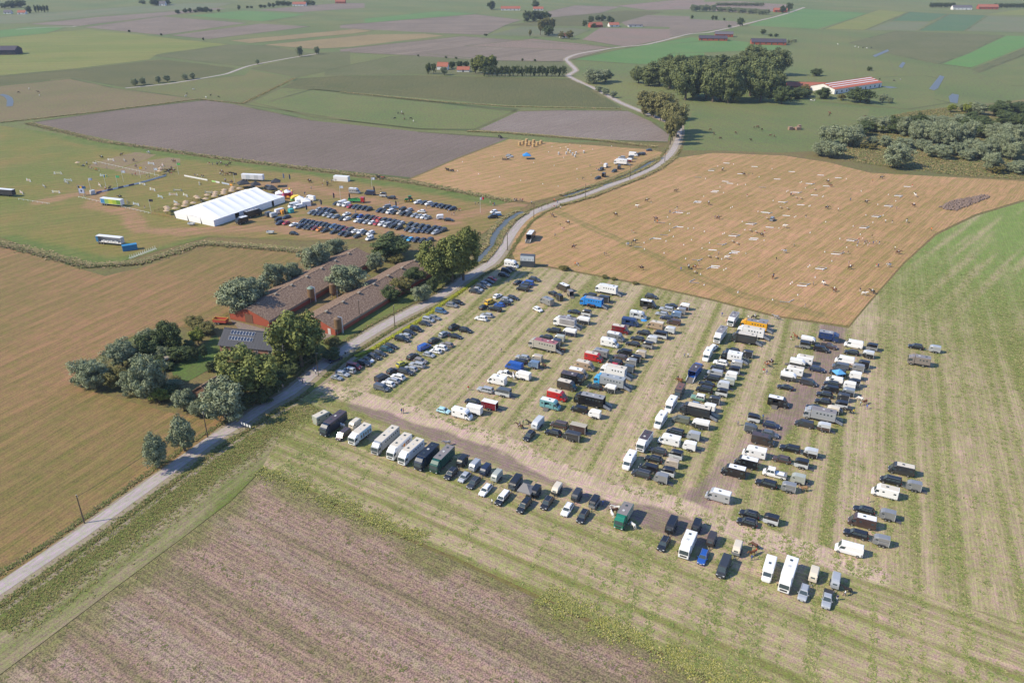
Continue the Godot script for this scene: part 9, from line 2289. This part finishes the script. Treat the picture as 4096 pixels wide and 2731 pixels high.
const DITCH_A := "-233.8,-344.5;-217.1,-336.8;-203.0,-329.4;-189.4,-322.0;-178.3,-316.0;-158.0,-319.6;-151.7,-328.5;-145.1,-337.8;-140.9,-344.2;-133.4,-343.5;-115.1,-339.8;-91.4,-333.9;-89.1,-338.5;-72.4,-332.9"
const DITCH_B := "-15.0,-320.8;-12.7,-328.2;-8.5,-341.8;-9.0,-348.7;-7.1,-360.5;-2.2,-378.2;2.5,-388.5;5.7,-392.3"
const DITCH_C := "96.2,-508.9;86.7,-496.3;69.8,-467.5;53.9,-446.8;39.4,-432.2;28.4,-420.4"
const CREEK := "-466.7,-753.7;-457.2,-745.4;-445.6,-730.8;-432.9,-709.2;-424.0,-692.2"
const DITCH_D := "-370.9,-621.5;-281.0,-555.7;-187.4,-508.9;-125.7,-481.8;-69.4,-455.6;-56.2,-449.5;-17.8,-422.8;0.9,-411.0"
const DITCH_E := "105.0,-511.6;89.2,-480.0;75.6,-459.5;59.7,-440.5;44.9,-421.8;31.3,-408.6;25.6,-404.1"
const DITCH_F := "-32.4,-590.9;-7.2,-586.5;29.1,-572.8;63.8,-558.9;96.9,-538.8"
const DITCH_G := "-391.3,-622.5;-344.3,-661.6;-277.2,-728.2;-231.3,-705.5;-223.2,-854.9"
const DITCH_H := "-159.5,-767.8;-58.7,-712.9;-2.3,-692.2;90.6,-680.6"
const YELLOW := "-51.1,-232.5;-47.5,-236.3;-43.6,-243.1;-38.4,-252.1;-34.0,-259.2;-29.9,-267.0;-28.5,-271.5;-22.4,-282.7;-18.0,-291.7;-14.2,-299.6"
const MUSTARD := "-64.4,-170.1;-56.5,-165.0;-48.8,-160.0;-39.1,-154.0;-27.8,-147.1;-19.3,-142.3"
const MUSTARD2 := "6.2,-125.3;13.5,-120.1;22.4,-114.5;31.5,-108.9;38.6,-104.3;45.4,-100.2"
const VERGE := "-107.8,-119.7;-105.4,-124.5;-96.6,-141.5;-86.9,-164.5;-80.6,-178.0;-74.8,-187.6;-71.6,-195.6;-62.8,-205.5"
const BACKROAD := "-368.4,-789.8;-338.9,-816.3;-322.9,-842.8;-303.9,-881.9;-301.2,-908.6;-297.0,-951.7;-271.7,-1015.4;-245.1,-1066.1"
const BACKROAD2 := "-812.4,-1399.9;-779.9,-1436.5;-745.6,-1445.9;-743.7,-1460.3"
const DIRT_EVENT := "-145.0,-443.6;-137.3,-446.8;-126.9,-440.5;-112.3,-432.2;-122.9,-445.8;-105.5,-433.3;-88.4,-419.4;-73.1,-411.0;-53.4,-400.1;-37.1,-392.7;-27.8,-385.1;1.4,-405.0;10.1,-404.1"
const DIRT_EVENT2 := "-247.3,-410.0;-239.1,-421.8;-226.6,-430.7;-217.2,-401.9;-193.0,-391.4;-176.1,-363.1;-153.5,-360.9;-133.0,-364.2;-108.1,-366.5;-112.1,-367.3;-88.8,-355.4;-67.0,-346.9;-46.8,-343.2"
const DIRT_EVENT3 := "-108.9,-379.4;-84.5,-375.4;-57.3,-362.0;-35.7,-351.8"
const DIRT_EVENT4 := "-105.4,-403.2;-83.5,-392.7;-60.4,-385.1;-37.8,-375.4;-27.0,-372.7"
const ARENATRACK := "23.8,-391.8;39.5,-363.9;55.5,-339.2;69.3,-315.7;79.8,-296.2;90.2,-282.9;98.4,-278.6;111.6,-265.7"
const PARKING := "-57.2,-214.6;-40.8,-249.5;-27.3,-278.1;-8.3,-309.9;2.6,-321.1;8.4,-316.0;22.3,-309.9;52.3,-293.8;76.4,-278.1;95.2,-263.7;118.4,-254.2;135.3,-277.1;165.8,-317.5;197.8,-355.8;231.4,-385.1;280.6,-417.5;481.9,-548.7;127.0,-83.5;45.9,-91.4;44.9,-98.5;34.2,-106.3;20.8,-115.1;5.7,-125.0;-11.0,-135.6;-29.8,-147.1;-51.3,-161.8;-64.3,-170.3;-63.6,-188.8;-61.7,-206.3"
const SANDRING1 := "-260.3,-487.4;-256.3,-505.5;-246.7,-524.1;-230.0,-517.1;-231.2,-503.5;-240.2,-478.2"
const SANDRING2 := "-239.4,-476.4;-229.6,-499.6;-219.2,-509.6;-210.5,-506.2;-204.2,-489.3;-213.4,-471.0;-219.6,-464.0"
const MANURE := "220.5,-400.1;228.3,-408.6;236.9,-413.7;249.3,-419.4;255.8,-422.3;256.8,-419.0;246.4,-410.5;235.8,-401.9;225.8,-394.0;221.4,-395.7"
const RIVER1 := "395.3,-785.3;395.9,-776.4;405.3,-788.3;449.0,-865.5;448.4,-874.5"
const RIVER2 := "392.3,-741.4;379.2,-711.6;383.0,-706.7;406.5,-750.9;403.8,-757.8"
const RIVER3 := "447.1,-1045.3;494.3,-1113.1;487.9,-1093.3;444.0,-1030.1"
const RIVER4 := "435.0,-943.2;457.8,-984.9;457.3,-975.8;433.5,-930.7"
const POND := "355.6,-799.0;364.9,-800.5;369.0,-792.9;359.7,-788.3"
const YARD := "-101.4,-261.5;-85.8,-253.1;-83.5,-251.1;-79.6,-253.8;-66.0,-251.1;-59.5,-247.7;-56.1,-244.4;-57.9,-239.5;-64.9,-245.8;-75.6,-238.2;-79.7,-245.8;-96.0,-253.8"
const GARDEN := "-109.7,-226.4;-102.2,-248.9;-95.9,-238.2;-92.1,-226.4;-96.3,-223.4;-100.2,-215.7;-105.6,-218.8"
const FARMGREEN := "-74.0,-271.3;-69.5,-285.6;-66.5,-283.9;-60.7,-310.8;-57.9,-310.8;-56.3,-304.8;-70.6,-272.7;-74.0,-271.3"
const VERGE_FARM := "-59.3,-246.3;-47.6,-277.4;-37.5,-288.9;-34.5,-279.0;-44.2,-262.2;-53.9,-248.3"
const PARK_LOW := "-62.9,-206.3;-51.2,-205.5;-34.3,-195.6;-14.9,-184.1;2.7,-172.6;18.9,-162.8;33.7,-153.8;47.5,-146.2;60.6,-139.6;72.4,-132.4;87.4,-124.7;104.3,-115.4;121.3,-103.9;127.0,-83.5;45.9,-91.4;44.9,-98.5;34.2,-106.3;20.8,-115.1;5.7,-125.0;-11.0,-135.6;-29.8,-147.1;-51.3,-161.8;-64.3,-170.3;-63.6,-188.8"
const ROADSTRIP := "-107.8,-115.4;-104.3,-122.5;-95.4,-139.0;-85.7,-161.4;-79.4,-174.6;-73.5,-185.3;-67.2,-198.0;-61.7,-206.3;-63.4,-188.8;-64.1,-170.6;-64.5,-168.5;-67.9,-156.9;-74.7,-143.3;-83.7,-126.0;-94.3,-105.1;-97.3,-98.3"
